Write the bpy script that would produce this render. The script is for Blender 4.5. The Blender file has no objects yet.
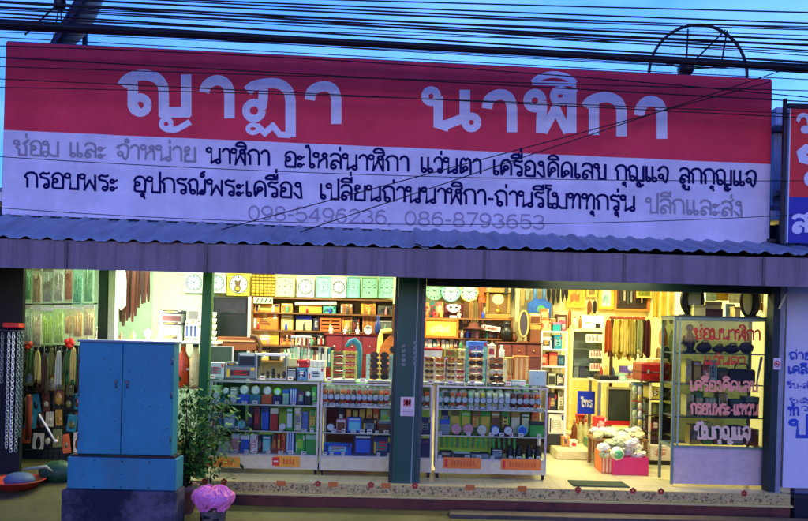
import bpy, bmesh, math, random
from mathutils import Vector, Matrix
random.seed(7)
S = bpy.context.scene
COL = S.collection
PI = math.pi

# ------------------------------------------------------------------ camera, sky, sun, exposure
CAM_D, CAM_H, FPX, ROLL = 8.15, 1.66, 750.0, 0.024
cd = bpy.data.cameras.new('camera'); cam = bpy.data.objects.new('camera', cd); COL.objects.link(cam)
cam.location = (0, -CAM_D, CAM_H); cam.rotation_euler = (PI / 2, -ROLL, 0)
cd.sensor_width = 36; cd.lens = FPX / 808 * 36; cd.shift_y = 69.5 / 808; cd.clip_end = 3000; cd.clip_start = 0.05
S.camera = cam

w = bpy.data.worlds.new("World"); S.world = w; w.use_nodes = True
nt = w.node_tree; bg = nt.nodes['Background']
sky = nt.nodes.new('ShaderNodeTexSky'); sky.sky_type = 'NISHITA'; sky.sun_disc = False
SUN_EL, SUN_ROT = math.radians(3.0), math.radians(180)
sky.sun_elevation = SUN_EL; sky.sun_rotation = SUN_ROT
sky.air_density = 1.0; sky.dust_density = 0.4; sky.ozone_density = 4.0
tint = nt.nodes.new('ShaderNodeMix'); tint.data_type = 'RGBA'; tint.blend_type = 'MULTIPLY'; tint.inputs[0].default_value = 1
tint.inputs[7].default_value = (0.78, 1.16, 2.95, 1)
tc = nt.nodes.new('ShaderNodeTexCoord'); mp = nt.nodes.new('ShaderNodeMapping'); mp.inputs['Scale'].default_value = (2.2, 2.2, 6.0)
cn = nt.nodes.new('ShaderNodeTexNoise'); cn.inputs['Scale'].default_value = 1.6; cn.inputs['Detail'].default_value = 5; cn.inputs['Roughness'].default_value = .55
cr = nt.nodes.new('ShaderNodeValToRGB'); cr.color_ramp.elements[0].position = .36; cr.color_ramp.elements[1].position = .68
cr.color_ramp.elements[0].color = (.62, .74, .86, 1); cr.color_ramp.elements[1].color = (1.5, 1.12, 1.06, 1)
cl = nt.nodes.new('ShaderNodeMix'); cl.data_type = 'RGBA'; cl.blend_type = 'MULTIPLY'; cl.inputs[0].default_value = 1
nt.links.new(tc.outputs['Generated'], mp.inputs[0]); nt.links.new(mp.outputs[0], cn.inputs['Vector']); nt.links.new(cn.outputs[0], cr.inputs[0])
nt.links.new(sky.outputs[0], tint.inputs[6]); nt.links.new(tint.outputs[2], cl.inputs[6]); nt.links.new(cr.outputs[0], cl.inputs[7])
sep = nt.nodes.new('ShaderNodeSeparateXYZ'); nt.links.new(tc.outputs['Generated'], sep.inputs[0])
mrn = nt.nodes.new('ShaderNodeMapRange'); mrn.inputs[1].default_value = .1; mrn.inputs[2].default_value = .8; nt.links.new(sep.outputs[1], mrn.inputs[0])
nb_ = nt.nodes.new('ShaderNodeMix'); nb_.data_type = 'RGBA'; nb_.blend_type = 'MULTIPLY'; nt.links.new(mrn.outputs[0], nb_.inputs[0])
nb_.inputs[7].default_value = (2.75, 1.85, 1.0, 1)          # brighter thin cloud over the far side of the street
nt.links.new(cl.outputs[2], nb_.inputs[6])
mrx = nt.nodes.new('ShaderNodeMapRange'); mrx.inputs[1].default_value = -.5; mrx.inputs[2].default_value = .35; nt.links.new(sep.outputs[0], mrx.inputs[0])
lf = nt.nodes.new('ShaderNodeMix'); lf.data_type = 'RGBA'; lf.inputs[6].default_value = (.66, .72, .86, 1); lf.inputs[7].default_value = (1.08, 1.04, 1, 1); nt.links.new(mrx.outputs[0], lf.inputs[0])
lm = nt.nodes.new('ShaderNodeMix'); lm.data_type = 'RGBA'; lm.blend_type = 'MULTIPLY'; lm.inputs[0].default_value = 1          # heavier, bluer cloud towards the left
nt.links.new(nb_.outputs[2], lm.inputs[6]); nt.links.new(lf.outputs[2], lm.inputs[7]); nt.links.new(lm.outputs[2], bg.inputs['Color'])
bg.inputs['Strength'].default_value = 0.15

sl = bpy.data.lights.new('sun', 'SUN'); sun = bpy.data.objects.new('sun', sl); COL.objects.link(sun)
sl.energy = 0.12; sl.angle = math.radians(20); sl.color = (1.0, .78, .86)
sun.rotation_euler = (math.radians(90 - 14), 0, 0)      # low, from behind the camera
S.view_settings.view_transform = 'Standard'; S.view_settings.look = 'None'
S.view_settings.exposure = 1.5; S.view_settings.gamma = 1.0; S.view_settings.use_curve_mapping = False
S.cycles.use_denoising = True
try: S.cycles.denoiser = 'OPENIMAGEDENOISE'
except Exception: pass
S.cycles.max_bounces = 8; S.cycles.transparent_max_bounces = 16; S.cycles.caustics_reflective = False; S.cycles.caustics_refractive = False
S.cycles.sample_clamp_indirect = 4

# ------------------------------------------------------------------ measuring: a photo point at a known depth Y gives a place in metres
CR, SR = math.cos(ROLL), math.sin(ROLL)
def sc(Y): return FPX / (CAM_D + Y)
def P(u, v, Y):
    du, dv = u - 404, v - 330
    a, b = du * CR + dv * SR, -du * SR + dv * CR
    return a / sc(Y), CAM_H - b / sc(Y)
def XU(u, Y, v=400): return P(u, v, Y)[0]
def ZV(v, Y, u): return P(u, v, Y)[1]
def RECT(u0, u1, v0, v1, Y):
    cx, cz = P((u0 + u1) / 2, (v0 + v1) / 2, Y); hw = (u1 - u0) / 2 / sc(Y); hh = (v1 - v0) / 2 / sc(Y)
    return cx - hw, cx + hw, cz - hh, cz + hh

# ------------------------------------------------------------------ materials
def C(r, g, b):
    f = lambda c: (c / 255 / 12.92) if c <= 10 else ((c / 255 + .055) / 1.055) ** 2.4
    return (f(r), f(g), f(b))
_M = {}
def mat(col, rough=.5, metal=0.0, var=.18, scale=14, bump=0.0, spec=.4, coat=0.0, emit=None, es=0.0, trans=0.0, alpha=1.0):
    key = (tuple(round(c, 4) for c in col), rough, metal, var, scale, bump, spec, coat, emit, es, trans, alpha)
    if key in _M: return _M[key]
    m = bpy.data.materials.new('surface'); m.use_nodes = True; t = m.node_tree; p = t.nodes['Principled BSDF']
    co = t.nodes.new('ShaderNodeTexCoord'); n = t.nodes.new('ShaderNodeTexNoise'); n.inputs['Scale'].default_value = scale; n.inputs['Detail'].default_value = 6; n.inputs['Roughness'].default_value = .62
    t.links.new(co.outputs['Object'], n.inputs['Vector'])
    r = t.nodes.new('ShaderNodeValToRGB'); r.color_ramp.elements[0].position = .3; r.color_ramp.elements[1].position = .7
    lo = tuple(max(0, c * (1 - var)) for c in col); hi = tuple(min(1, c * (1 + var * .7)) for c in col)
    r.color_ramp.elements[0].color = (*lo, 1); r.color_ramp.elements[1].color = (*hi, 1)
    t.links.new(n.outputs[0], r.inputs[0]); t.links.new(r.outputs[0], p.inputs['Base Color'])
    mr = t.nodes.new('ShaderNodeMapRange'); mr.inputs[3].default_value = max(0, rough - .1); mr.inputs[4].default_value = min(1, rough + .12)
    t.links.new(n.outputs[0], mr.inputs[0]); t.links.new(mr.outputs[0], p.inputs['Roughness'])
    p.inputs['Metallic'].default_value = metal; p.inputs['Specular IOR Level'].default_value = spec
    p.inputs['Coat Weight'].default_value = coat
    if trans: p.inputs['Transmission Weight'].default_value = trans
    if alpha < 1: p.inputs['Alpha'].default_value = alpha
    if emit: p.inputs['Emission Color'].default_value = (*emit, 1); p.inputs['Emission Strength'].default_value = es
    if bump:
        b = t.nodes.new('ShaderNodeBump'); b.inputs['Strength'].default_value = bump; b.inputs['Distance'].default_value = .02
        t.links.new(n.outputs[0], b.inputs['Height']); t.links.new(b.outputs[0], p.inputs['Normal'])
    _M[key] = m; return m
def flat(col, rough=.5, **k): return mat(col, rough, var=.08, **k)
def glass(tintc=(.9, .97, .93), gl=.02, ior=1.33):
    key = ('glass', tintc, gl, ior)
    if key in _M: return _M[key]
    m = bpy.data.materials.new('glass_pane'); m.use_nodes = True; t = m.node_tree; t.nodes.clear()
    o = t.nodes.new('ShaderNodeOutputMaterial'); tr = t.nodes.new('ShaderNodeBsdfTransparent'); tr.inputs[0].default_value = (*tintc, 1)
    g = t.nodes.new('ShaderNodeBsdfGlossy'); g.inputs['Roughness'].default_value = gl; g.inputs[0].default_value = (.9, .95, .95, 1)
    f = t.nodes.new('ShaderNodeFresnel'); f.inputs[0].default_value = ior; mx = t.nodes.new('ShaderNodeMixShader')
    t.links.new(f.outputs[0], mx.inputs[0]); t.links.new(tr.outputs[0], mx.inputs[1]); t.links.new(g.outputs[0], mx.inputs[2]); t.links.new(mx.outputs[0], o.inputs[0])
    _M[key] = m; return m
def plastic_film(col, op=.45):
    key = ('film', col, op)
    if key in _M: return _M[key]
    m = bpy.data.materials.new('clear_plastic'); m.use_nodes = True; t = m.node_tree; p = t.nodes['Principled BSDF']
    p.inputs['Base Color'].default_value = (*col, 1); p.inputs['Roughness'].default_value = .18; p.inputs['Specular IOR Level'].default_value = .7
    co = t.nodes.new('ShaderNodeTexCoord'); n = t.nodes.new('ShaderNodeTexNoise'); n.inputs['Scale'].default_value = 30; n.inputs['Detail'].default_value = 4
    mr = t.nodes.new('ShaderNodeMapRange'); mr.inputs[1].default_value = .3; mr.inputs[2].default_value = .7; mr.inputs[3].default_value = op * .4; mr.inputs[4].default_value = min(1, op * 1.5)
    b = t.nodes.new('ShaderNodeBump'); b.inputs['Strength'].default_value = .7; b.inputs['Distance'].default_value = .02
    t.links.new(co.outputs['Object'], n.inputs['Vector']); t.links.new(n.outputs[0], mr.inputs[0])
    o_ = [x for x in t.nodes if x.type == 'OUTPUT_MATERIAL'][0]; tl = t.nodes.new('ShaderNodeBsdfTranslucent'); tl.inputs[0].default_value = (*col, 1); m1 = t.nodes.new('ShaderNodeMixShader'); m1.inputs[0].default_value = .55; t.links.new(p.outputs[0], m1.inputs[1]); t.links.new(tl.outputs[0], m1.inputs[2])
    tr = t.nodes.new('ShaderNodeBsdfTransparent'); m2 = t.nodes.new('ShaderNodeMixShader'); t.links.new(mr.outputs[0], m2.inputs[0]); t.links.new(tr.outputs[0], m2.inputs[1]); t.links.new(m1.outputs[0], m2.inputs[2]); t.links.new(m2.outputs[0], o_.inputs[0])
    t.links.new(n.outputs[0], b.inputs['Height']); t.links.new(b.outputs[0], p.inputs['Normal'])
    _M[key] = m; return m
def weathered(col, streak, amt=.5, stretch=(6, 6, .5), scale=1.6, rough=.5, spots=None, spec=.3, bump=.08):
    """paint or sheet metal with run-down streaks and worn spots of their own colour"""
    key = ('weathered', col, streak, amt, stretch, scale, rough, spots)
    if key in _M: return _M[key]
    m = bpy.data.materials.new('worn_paint'); m.use_nodes = True; t = m.node_tree; p = t.nodes['Principled BSDF']; p.inputs['Roughness'].default_value = rough; p.inputs['Specular IOR Level'].default_value = spec
    co = t.nodes.new('ShaderNodeTexCoord'); mp_ = t.nodes.new('ShaderNodeMapping'); mp_.inputs['Scale'].default_value = stretch; t.links.new(co.outputs['Object'], mp_.inputs[0])
    def noise(sc_, src, a, b, c0, c1, det=8):
        n = t.nodes.new('ShaderNodeTexNoise'); n.inputs['Scale'].default_value = sc_; n.inputs['Detail'].default_value = det; n.inputs['Roughness'].default_value = .68; t.links.new(src, n.inputs['Vector'])
        r = t.nodes.new('ShaderNodeMapRange'); r.inputs[1].default_value = a; r.inputs[2].default_value = b; r.inputs[3].default_value = c0; r.inputs[4].default_value = c1; t.links.new(n.outputs[0], r.inputs[0]); return r.outputs[0]
    def mix(f, a, b):
        x = t.nodes.new('ShaderNodeMix'); x.data_type = 'RGBA'; t.links.new(f, x.inputs[0])
        for k, q in ((6, a), (7, b)):
            if isinstance(q, tuple): x.inputs[k].default_value = (*q, 1)
            else: t.links.new(q, x.inputs[k])
        return x.outputs[2]
    base = mix(noise(2.2, co.outputs['Object'], .3, .7, 0, 1), tuple(c * .82 for c in col), tuple(min(1, c * 1.12) for c in col))
    c = mix(noise(scale, mp_.outputs[0], .46, .72, 0, amt), base, streak)
    if spots: c = mix(noise(9, co.outputs['Object'], .66, .72, 0, .85), c, spots)
    t.links.new(c, p.inputs['Base Color'])
    b = t.nodes.new('ShaderNodeBump'); b.inputs['Strength'].default_value = bump; b.inputs['Distance'].default_value = .02; t.links.new(noise(5, co.outputs['Object'], 0, 1, 0, 1), b.inputs['Height']); t.links.new(b.outputs[0], p.inputs['Normal'])
    _M[key] = m; return m
def tiled(col, grout, size=.4, rough=.3):
    m = mat(col, rough, var=.14, scale=6).copy(); t = m.node_tree; pr = t.nodes['Principled BSDF']; co = [x for x in t.nodes if x.type == 'TEX_COORD'][0]; rp_ = [x for x in t.nodes if x.type == 'VALTORGB'][0]
    b = t.nodes.new('ShaderNodeTexBrick'); b.offset = 0; b.inputs['Scale'].default_value = 1 / size; b.inputs['Mortar Size'].default_value = .012; b.inputs['Brick Width'].default_value = 1; b.inputs['Row Height'].default_value = 1
    b.inputs['Color2'].default_value = (*[c * .9 for c in col], 1); b.inputs['Color1'].default_value = (*col, 1); b.inputs['Mortar'].default_value = (*grout, 1)
    x = t.nodes.new('ShaderNodeMix'); x.data_type = 'RGBA'; x.inputs[0].default_value = .5; t.links.new(co.outputs['Object'], b.inputs['Vector']); t.links.new(rp_.outputs[0], x.inputs[6]); t.links.new(b.outputs[0], x.inputs[7]); t.links.new(x.outputs[2], pr.inputs['Base Color'])
    return m
def wood(col, scale=9):
    key = ('wood', col, scale)
    if key in _M: return _M[key]
    m = mat(col, .45, var=.35, scale=scale, bump=.12).copy(); t = m.node_tree
    n = [x for x in t.nodes if x.type == 'TEX_NOISE'][0]; co = [x for x in t.nodes if x.type == 'TEX_COORD'][0]
    mp = t.nodes.new('ShaderNodeMapping'); mp.inputs['Scale'].default_value = (1, 1, 8); t.links.new(co.outputs['Object'], mp.inputs[0]); t.links.new(mp.outputs[0], n.inputs['Vector'])
    _M[key] = m; return m
def emis(col, st):
    key = ('emis', col, st)
    if key in _M: return _M[key]
    m = bpy.data.materials.new('lamp_glow'); m.use_nodes = True; t = m.node_tree; t.nodes.clear()
    o = t.nodes.new('ShaderNodeOutputMaterial'); e = t.nodes.new('ShaderNodeEmission'); e.inputs[0].default_value = (*col, 1); e.inputs[1].default_value = st
    t.links.new(e.outputs[0], o.inputs[0]); _M[key] = m; return m

# ------------------------------------------------------------------ mesh collector
class MB:
    def __init__(s): s.v = []; s.f = []; s.mi = []; s.sm = []; s.m = 0
    def add(s, vs, fs, smooth=False):
        o = len(s.v); s.v += [tuple(p) for p in vs]
        for f in fs: s.f.append([i + o for i in f]); s.mi.append(s.m); s.sm.append(smooth)
        return s
    def box(s, x0, x1, y0, y1, z0, z1, ch=0.0):
        if ch <= 0:
            vs = [(x0, y0, z0), (x1, y0, z0), (x1, y1, z0), (x0, y1, z0), (x0, y0, z1), (x1, y0, z1), (x1, y1, z1), (x0, y1, z1)]
            return s.add(vs, [(0, 3, 2, 1), (4, 5, 6, 7), (0, 1, 5, 4), (1, 2, 6, 5), (2, 3, 7, 6), (3, 0, 4, 7)])
        bm = bmesh.new(); bmesh.ops.create_cube(bm, size=1)
        for v in bm.verts: v.co = Vector(((x0 + x1) / 2 + v.co.x * (x1 - x0), (y0 + y1) / 2 + v.co.y * (y1 - y0), (z0 + z1) / 2 + v.co.z * (z1 - z0)))
        ch = min(ch, abs(x1 - x0) * .45, abs(y1 - y0) * .45, abs(z1 - z0) * .45)
        bmesh.ops.bevel(bm, geom=bm.edges[:], offset=ch, segments=2, affect='EDGES', profile=.5)
        bm.verts.index_update(); s.add([v.co for v in bm.verts], [[v.index for v in f.verts] for f in bm.faces]); bm.free(); return s
    def tube(s, path, r, n=8, cap=True, closed=False):
        path = [Vector(p) for p in path]; k = len(path); vs = []; fs = []
        rs = r if isinstance(r, (list, tuple)) else [r] * k
        ref = None
        for i, p in enumerate(path):
            if closed: d = path[(i + 1) % k] - path[i - 1]
            else: d = path[min(i + 1, k - 1)] - path[max(i - 1, 0)]
            if d.length < 1e-9: d = Vector((0, 0, 1))
            d.normalize()
            if ref is None: ref = Vector((0, 0, 1)) if abs(d.z) < .9 else Vector((1, 0, 0))
            a = d.cross(ref)
            if a.length < 1e-6: a = d.orthogonal()
            a.normalize(); b = a.cross(d); b.normalize(); ref = b
            for j in range(n):
                t = 2 * PI * j / n; vs.append(p + (a * math.cos(t) + b * math.sin(t)) * rs[i])
        for i in range(k if closed else k - 1):
            i2 = (i + 1) % k
            for j in range(n): fs.append((i * n + j, i * n + (j + 1) % n, i2 * n + (j + 1) % n, i2 * n + j))
        if cap and not closed: fs += [tuple(range(n - 1, -1, -1)), tuple((k - 1) * n + j for j in range(n))]
        return s.add(vs, fs, True)
    def lathe(s, prof, c, axis='z', n=20):      # prof: (radius, height)
        vs = []; fs = []; k = len(prof)
        for r, h in prof:
            for j in range(n):
                t = 2 * PI * j / n; a, b = r * math.cos(t), r * math.sin(t)
                vs.append((c[0] + a, c[1] + b, c[2] + h) if axis == 'z' else ((c[0] + a, c[1] + h, c[2] + b) if axis == 'y' else (c[0] + h, c[1] + a, c[2] + b)))
        for i in range(k - 1):
            for j in range(n): fs.append((i * n + j, i * n + (j + 1) % n, (i + 1) * n + (j + 1) % n, (i + 1) * n + j))
        if prof[0][0] > 1e-6: fs.append(tuple(range(n - 1, -1, -1)))
        if prof[-1][0] > 1e-6: fs.append(tuple((k - 1) * n + j for j in range(n)))
        return s.add(vs, fs, True)
    def ball(s, c, r, n=12, sx=1, sy=1, sz=1, jit=0):
        vs = []; fs = []; h = max(4, n // 2 + 1)
        for i in range(h + 1):
            ph = PI * i / h
            for j in range(n):
                t = 2 * PI * j / n; q = 1 + (random.uniform(-jit, jit) if jit else 0)
                vs.append((c[0] + r * sx * q * math.sin(ph) * math.cos(t), c[1] + r * sy * q * math.sin(ph) * math.sin(t), c[2] + r * sz * q * math.cos(ph)))
        for i in range(h):
            for j in range(n): fs.append((i * n + j, (i + 1) * n + j, (i + 1) * n + (j + 1) % n, i * n + (j + 1) % n))
        return s.add(vs, fs, True)
    def prism(s, pts, y0, y1):                 # pts (x,z) outline, extruded in y
        n = len(pts); vs = [(x, y0, z) for x, z in pts] + [(x, y1, z) for x, z in pts]
        fs = [tuple(range(n)), tuple(range(2 * n - 1, n - 1, -1))] + [(i, i + n, (i + 1) % n + n, (i + 1) % n) for i in range(n)]
        return s.add(vs, fs)
    def disc(s, cx, y, cz, r, n=24, rz=None):
        rz = rz or r
        return s.add([(cx + r * math.cos(2 * PI * j / n), y, cz + rz * math.sin(2 * PI * j / n)) for j in range(n)], [tuple(range(n))])
    def ring(s, cx, y, cz, r, t, n=24, rz=None):
        rz = rz or r
        return s.tube([(cx + r * math.cos(2 * PI * j / n), y, cz + rz * math.sin(2 * PI * j / n)) for j in range(n)], t, 6, closed=True)
    def build(s, name, m, parent=None):
        me = bpy.data.meshes.new(name); me.from_pydata(s.v, [], s.f); me.update()
        for q in (m if isinstance(m, (list, tuple)) else [m]): me.materials.append(q)
        for i, pl in enumerate(me.polygons): pl.material_index = s.mi[i]; pl.use_smooth = s.sm[i]
        o = bpy.data.objects.new(name, me); COL.objects.link(o)
        if parent is not None:
            o.parent = parent; g = Vector((0, 0, 0)); q = parent
            while q is not None: g += Vector(q.location); q = q.parent
            o.location = -g
        elif s.v:
            c = Vector(((min(p[0] for p in s.v) + max(p[0] for p in s.v)) / 2, (min(p[1] for p in s.v) + max(p[1] for p in s.v)) / 2, min(p[2] for p in s.v)))
            for q in me.vertices: q.co -= c
            o.location = c
        return o
def tag(o, label, cat, group=None):
    o['label'] = label; o['category'] = cat
    if group: o['group'] = group
    return o
def thing(name, label, cat, loc, group=None):
    o = bpy.data.objects.new(name, None); o.empty_display_size = .05; COL.objects.link(o); o.location = loc
    return tag(o, label, cat, group)
def structure(o): o['kind'] = 'structure'; return o
ORD = ['first', 'second', 'third', 'fourth', 'fifth', 'sixth', 'seventh', 'eighth', 'ninth', 'tenth', 'eleventh', 'twelfth', 'thirteenth', 'fourteenth', 'fifteenth', 'sixteenth', 'seventeenth', 'eighteenth']

# ------------------------------------------------------------------ lettering: looped Thai drawn as strokes (unit: body height 1)
def arc(cx, cy, r, a0, a1, n=10, ry=None):
    ry = ry or r
    return [(cx + r * math.cos(math.radians(a0 + (a1 - a0) * i / n)), cy + ry * math.sin(math.radians(a0 + (a1 - a0) * i / n))) for i in range(n + 1)]
def lp(cx, cy, a0=0, r=.13, d=1): return arc(cx, cy, r, a0, a0 + 360 * d, 12)
def arch(x0, x1, y=.68, top=1.0): return arc((x0 + x1) / 2, y, (x1 - x0) / 2, 180, 0, 10, top - y)
HEAD = lp(.14, .85, 0, .14)
G = {
 'ก': (.74, [[(.14, 0), (.14, .58), (.02, .72)] + [(.12, .9), (.3, .98), (.46, .97), (.6, .86), (.64, .66), (.64, 0)]]),
 'ข': (.7, [lp(.14, .84, 0, .13) + [(.3, .74), (.22, .58), (.28, .44), (.28, .03), (.64, .03), (.64, 1)]]),
 'ซ': (.8, [lp(.14, .84, 0, .13) + [(.3, .72), (.14, .52), (.28, .38), (.28, .03), (.64, .03), (.64, .62), (.52, .76), (.6, .86), (.8, 1.08)]]),
 'ค': (.76, [[(.12, 0)] + lp(.37, .5, 250, .12) + [(.12, .3)], [(.12, .05), (.1, .35), (.1, .62)] + arch(.1, .66, .62) + [(.66, 0)]]),
 'ง': (.56, [lp(.26, .86, 0) + [(.4, .7), (.44, .03), (.3, .03), (.02, .36)]]),
 'จ': (.72, [[(.02, .72), (.1, .88)] + arch(.12, .64, .68) + [(.6, .2), (.5, .0), (.42, .04), (.34, .24)] + lp(.22, .36, -30, .13)]),
 'ญ': (1.02, [lp(.28, .16, 180, .14, -1) + [(.12, .3), (.12, .6), (.02, .72), (.12, .9), (.3, .98), (.44, .94), (.53, .82), (.55, .66), (.55, .03), (.93, .03), (.93, 1)], lp(.64, -.22, 180, .1) + [(.6, -.34), (.75, -.36), (.96, -.2)]]),
 'ฏ': (.76, [lp(.3, .16, 180, .14, -1) + [(.16, .3), (.16, .6), (.05, .72), (.15, .9), (.32, .98), (.48, .96), (.6, .84), (.65, .66), (.65, -.36), (.5, -.24), (.42, -.36), (.3, -.22)] + lp(.2, -.25, 0, .1)]),
 'ณ': (.98, [lp(.26, .15, 180, .12, -1) + [(.12, .3), (.12, .6), (.02, .72), (.12, .9), (.28, .98), (.4, .95), (.48, .84), (.5, .66), (.5, 0), (.62, .12)] + lp(.75, .14, 180, .12) + [(.88, .2), (.88, 1)]]),
 'ด': (.76, [[(.1, 0), (.3, .16)] + lp(.36, .34, 250, .12), [(.1, .0), (.1, .62)] + arch(.1, .66, .62) + [(.66, 0)]]),
 'ต': (.76, [[(.1, 0), (.3, .16)] + lp(.36, .34, 250, .12), [(.1, .0), (.1, .7), (.16, .92), (.27, .98), (.38, .86), (.5, .98), (.62, .9), (.66, .7), (.66, 0)]]),
 'ถ': (.78, [lp(.29, .14, 180, .13, -1) + [(.16, .3), (.16, .58), (.04, .72), (.14, .9), (.32, .98), (.48, .97), (.62, .86), (.66, .66), (.66, 0)]]),
 'ท': (.78, [HEAD + [(.27, 0)], [(.27, .5), (.4, .88), (.5, .98), (.62, .92), (.66, .76), (.66, 0)]]),
 'น': (.86, [HEAD + [(.27, .03), (.46, .16), (.6, .25)] + lp(.65, .14, 90, .12, -1), [(.74, .16), (.74, 1)]]),
 'บ': (.74, [HEAD + [(.27, .03), (.66, .03), (.66, 1)]]),
 'ป': (.74, [HEAD + [(.27, .03), (.66, .03), (.66, 1.36)]]),
 'พ': (.9, [HEAD + [(.24, 0), (.5, .62), (.78, 0), (.78, 1)]]),
 'ฬ': (.92, [HEAD + [(.24, 0), (.5, .62), (.78, 0), (.78, .74)] + lp(.62, .82, -20, .12) + [(.76, .98), (.88, 1.06)]]),
 'ม': (.88, [lp(.14, .87, 0, .12) + [(.3, .74), (.3, .2)] + lp(.14, .14, 0, .15), [(.3, .2), (.5, .03), (.8, .03), (.8, 1)]]),
 'ย': (.74, [lp(.24, .86, 180, .12, -1) + [(.1, .72), (.16, .6), (.3, .52), (.14, .42), (.12, .3), (.12, .03), (.64, .03), (.64, 1)]]),
 'ร': (.6, [[(.56, 1.0), (.4, .92), (.2, .98), (.06, .86), (.1, .7), (.4, .62), (.5, .5), (.5, .14)] + lp(.37, .14, 0, .12)]),
 'ล': (.74, [lp(.24, .15, 180, .13, -1) + [(.12, .3), (.22, .5), (.4, .54), (.64, .36)], [(.08, .74), (.14, .9), (.3, .98), (.48, .96), (.6, .86), (.64, .66), (.64, 0)]]),
 'ส': (.76, [lp(.24, .15, 180, .13, -1) + [(.12, .3), (.22, .5), (.4, .54), (.64, .36)], [(.08, .74), (.14, .9), (.3, .98), (.48, .94), (.6, .82), (.64, .66), (.64, 0)], [(.54, .9), (.76, 1.12)]]),
 'ว': (.58, [[(.04, .76)] + arch(.06, .5, .7) + [(.5, .14)] + lp(.37, .14, 0, .12)]),
 'ห': (.82, [HEAD + [(.27, 0)], [(.27, .36), (.5, .6), (.62, .66)] + lp(.6, .84, -60, .12) + [(.72, .5), (.72, 0)]]),
 'อ': (.72, [lp(.23, .52, 180, .12, -1) + [(.1, .36), (.1, .1), (.18, .03), (.62, .03), (.64, .66)] + list(reversed(arch(.08, .64, .66)))]),
 'เ': (.4, [[(.1, 1), (.1, .14)] + lp(.22, .14, 180, .12)]),
 'แ': (.76, [[(.1, 1), (.1, .14)] + lp(.22, .14, 180, .12), [(.46, 1), (.46, .14)] + lp(.58, .14, 180, .12)]),
 'โ': (.4, [lp(.3, .14, 180, .12, -1) + [(.18, 1.05), (.32, 1.2), (.06, 1.26), (.06, 1.44), (.4, 1.44)]]),
 'ไ': (.42, [lp(.34, .14, 180, .12, -1) + [(.22, 1.1), (.14, 1.42), (.04, 1.4), (.02, 1.25)]]),
 'า': (.54, [[(.03, .72), (.1, .9), (.24, .98), (.36, .94), (.44, .82), (.46, .66), (.46, 0)]]),
 'ะ': (.46, [lp(.14, .62, 0, .1) + [(.14, .5), (.4, .74)], lp(.14, .14, 0, .1) + [(.14, .03), (.4, .26)]]),
 'ำ': (.56, [lp(-.16, 1.24, 0, .1), [(.03, .72), (.1, .9), (.24, .98), (.36, .94), (.44, .82), (.46, .66), (.46, 0)]]),
 'ิ': (0, [[(-.66, 1.16)] + arc(-.38, 1.16, .28, 170, 10, 8, .26) + [(-.1, 1.16), (-.66, 1.16)]]),
 'ี': (0, [[(-.66, 1.16)] + arc(-.38, 1.16, .28, 170, 10, 8, .24) + [(-.1, 1.16), (-.66, 1.16)], [(-.1, 1.16), (-.1, 1.5)]]),
 'ื': (0, [[(-.7, 1.16)] + arc(-.42, 1.16, .28, 170, 10, 8, .24) + [(-.14, 1.16), (-.7, 1.16)], [(-.26, 1.2), (-.26, 1.5)], [(-.1, 1.16), (-.1, 1.5)]]),
 'ั': (0, [lp(-.46, 1.2, 180, .09) + [(-.5, 1.12), (-.3, 1.18), (-.08, 1.42)]]),
 '่': (0, [[(-.14, 1.56), (-.14, 1.84)]]), '^': (0, [[(-.14, 1.16), (-.14, 1.44)]]),
 '๊': (0, [lp(-.5, 1.62, 180, .07) + [(-.38, 1.6), (-.34, 1.76), (-.26, 1.6), (-.2, 1.62), (-.1, 1.8)]]),
 '์': (0, [lp(-.24, 1.24, 180, .09) + [(-.3, 1.36), (-.08, 1.52)]]),
 'ุ': (0, [lp(-.22, -.2, 0, .08) + [(-.12, -.45)]]), 'ู': (0, [lp(-.42, -.2, 0, .08) + [(-.34, -.4), (-.12, -.4), (-.12, -.14)]]),
 '-': (.44, [[(.06, .42), (.38, .42)]]), ',': (.3, [[(.12, .08), (.06, -.14)]]), '.': (.3, [[(.1, .04), (.16, .04)]]), ' ': (.5, []), '/': (.5, [[(.05, -.1), (.42, 1.1)]]),
 '0': (.74, [arc(.36, .5, .28, 90, 450, 18, .5)]), '1': (.6, [[(.12, .78), (.34, 1), (.34, 0)]]),
 '2': (.74, [arc(.36, .72, .27, 170, -30, 9, .28) + [(.08, .02), (.66, .02)]]), '3': (.74, [arc(.34, .74, .26, 165, -80, 9, .26) + arc(.34, .26, .3, 80, -165, 10, .26)]),
 '4': (.76, [[(.52, 0), (.52, 1), (.06, .28), (.7, .28)]]), '5': (.74, [[(.62, 1), (.16, 1), (.1, .5)] + arc(.35, .32, .3, 130, -155, 10, .32)]),
 '6': (.74, [[(.6, .9), (.42, 1), (.2, .9), (.08, .5)] + arc(.36, .32, .28, 180, -180, 14, .32)]), '7': (.72, [[(.06, 1), (.64, 1), (.26, 0)]]),
 '8': (.74, [arc(.36, .75, .24, -90, 270, 14, .25), arc(.36, .26, .29, 90, 450, 14, .26)]), '9': (.74, [[(.12, .1), (.3, 0), (.52, .1), (.64, .5)] + arc(.36, .68, .28, 0, 360, 14, .32)]),
}
UP = set('ิีืัํ')
def strokes(txt):
    pen = 0; out = []; prev = ''
    for ch in txt:
        if ch == '่' and prev not in UP: ch2 = '^'
        else: ch2 = ch
        a, ss = G[ch2]
        for st in ss: out.append([(pen + x, y) for x, y in st])
        pen += a; prev = ch
    return out, pen
_ramp = [0.0]
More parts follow.
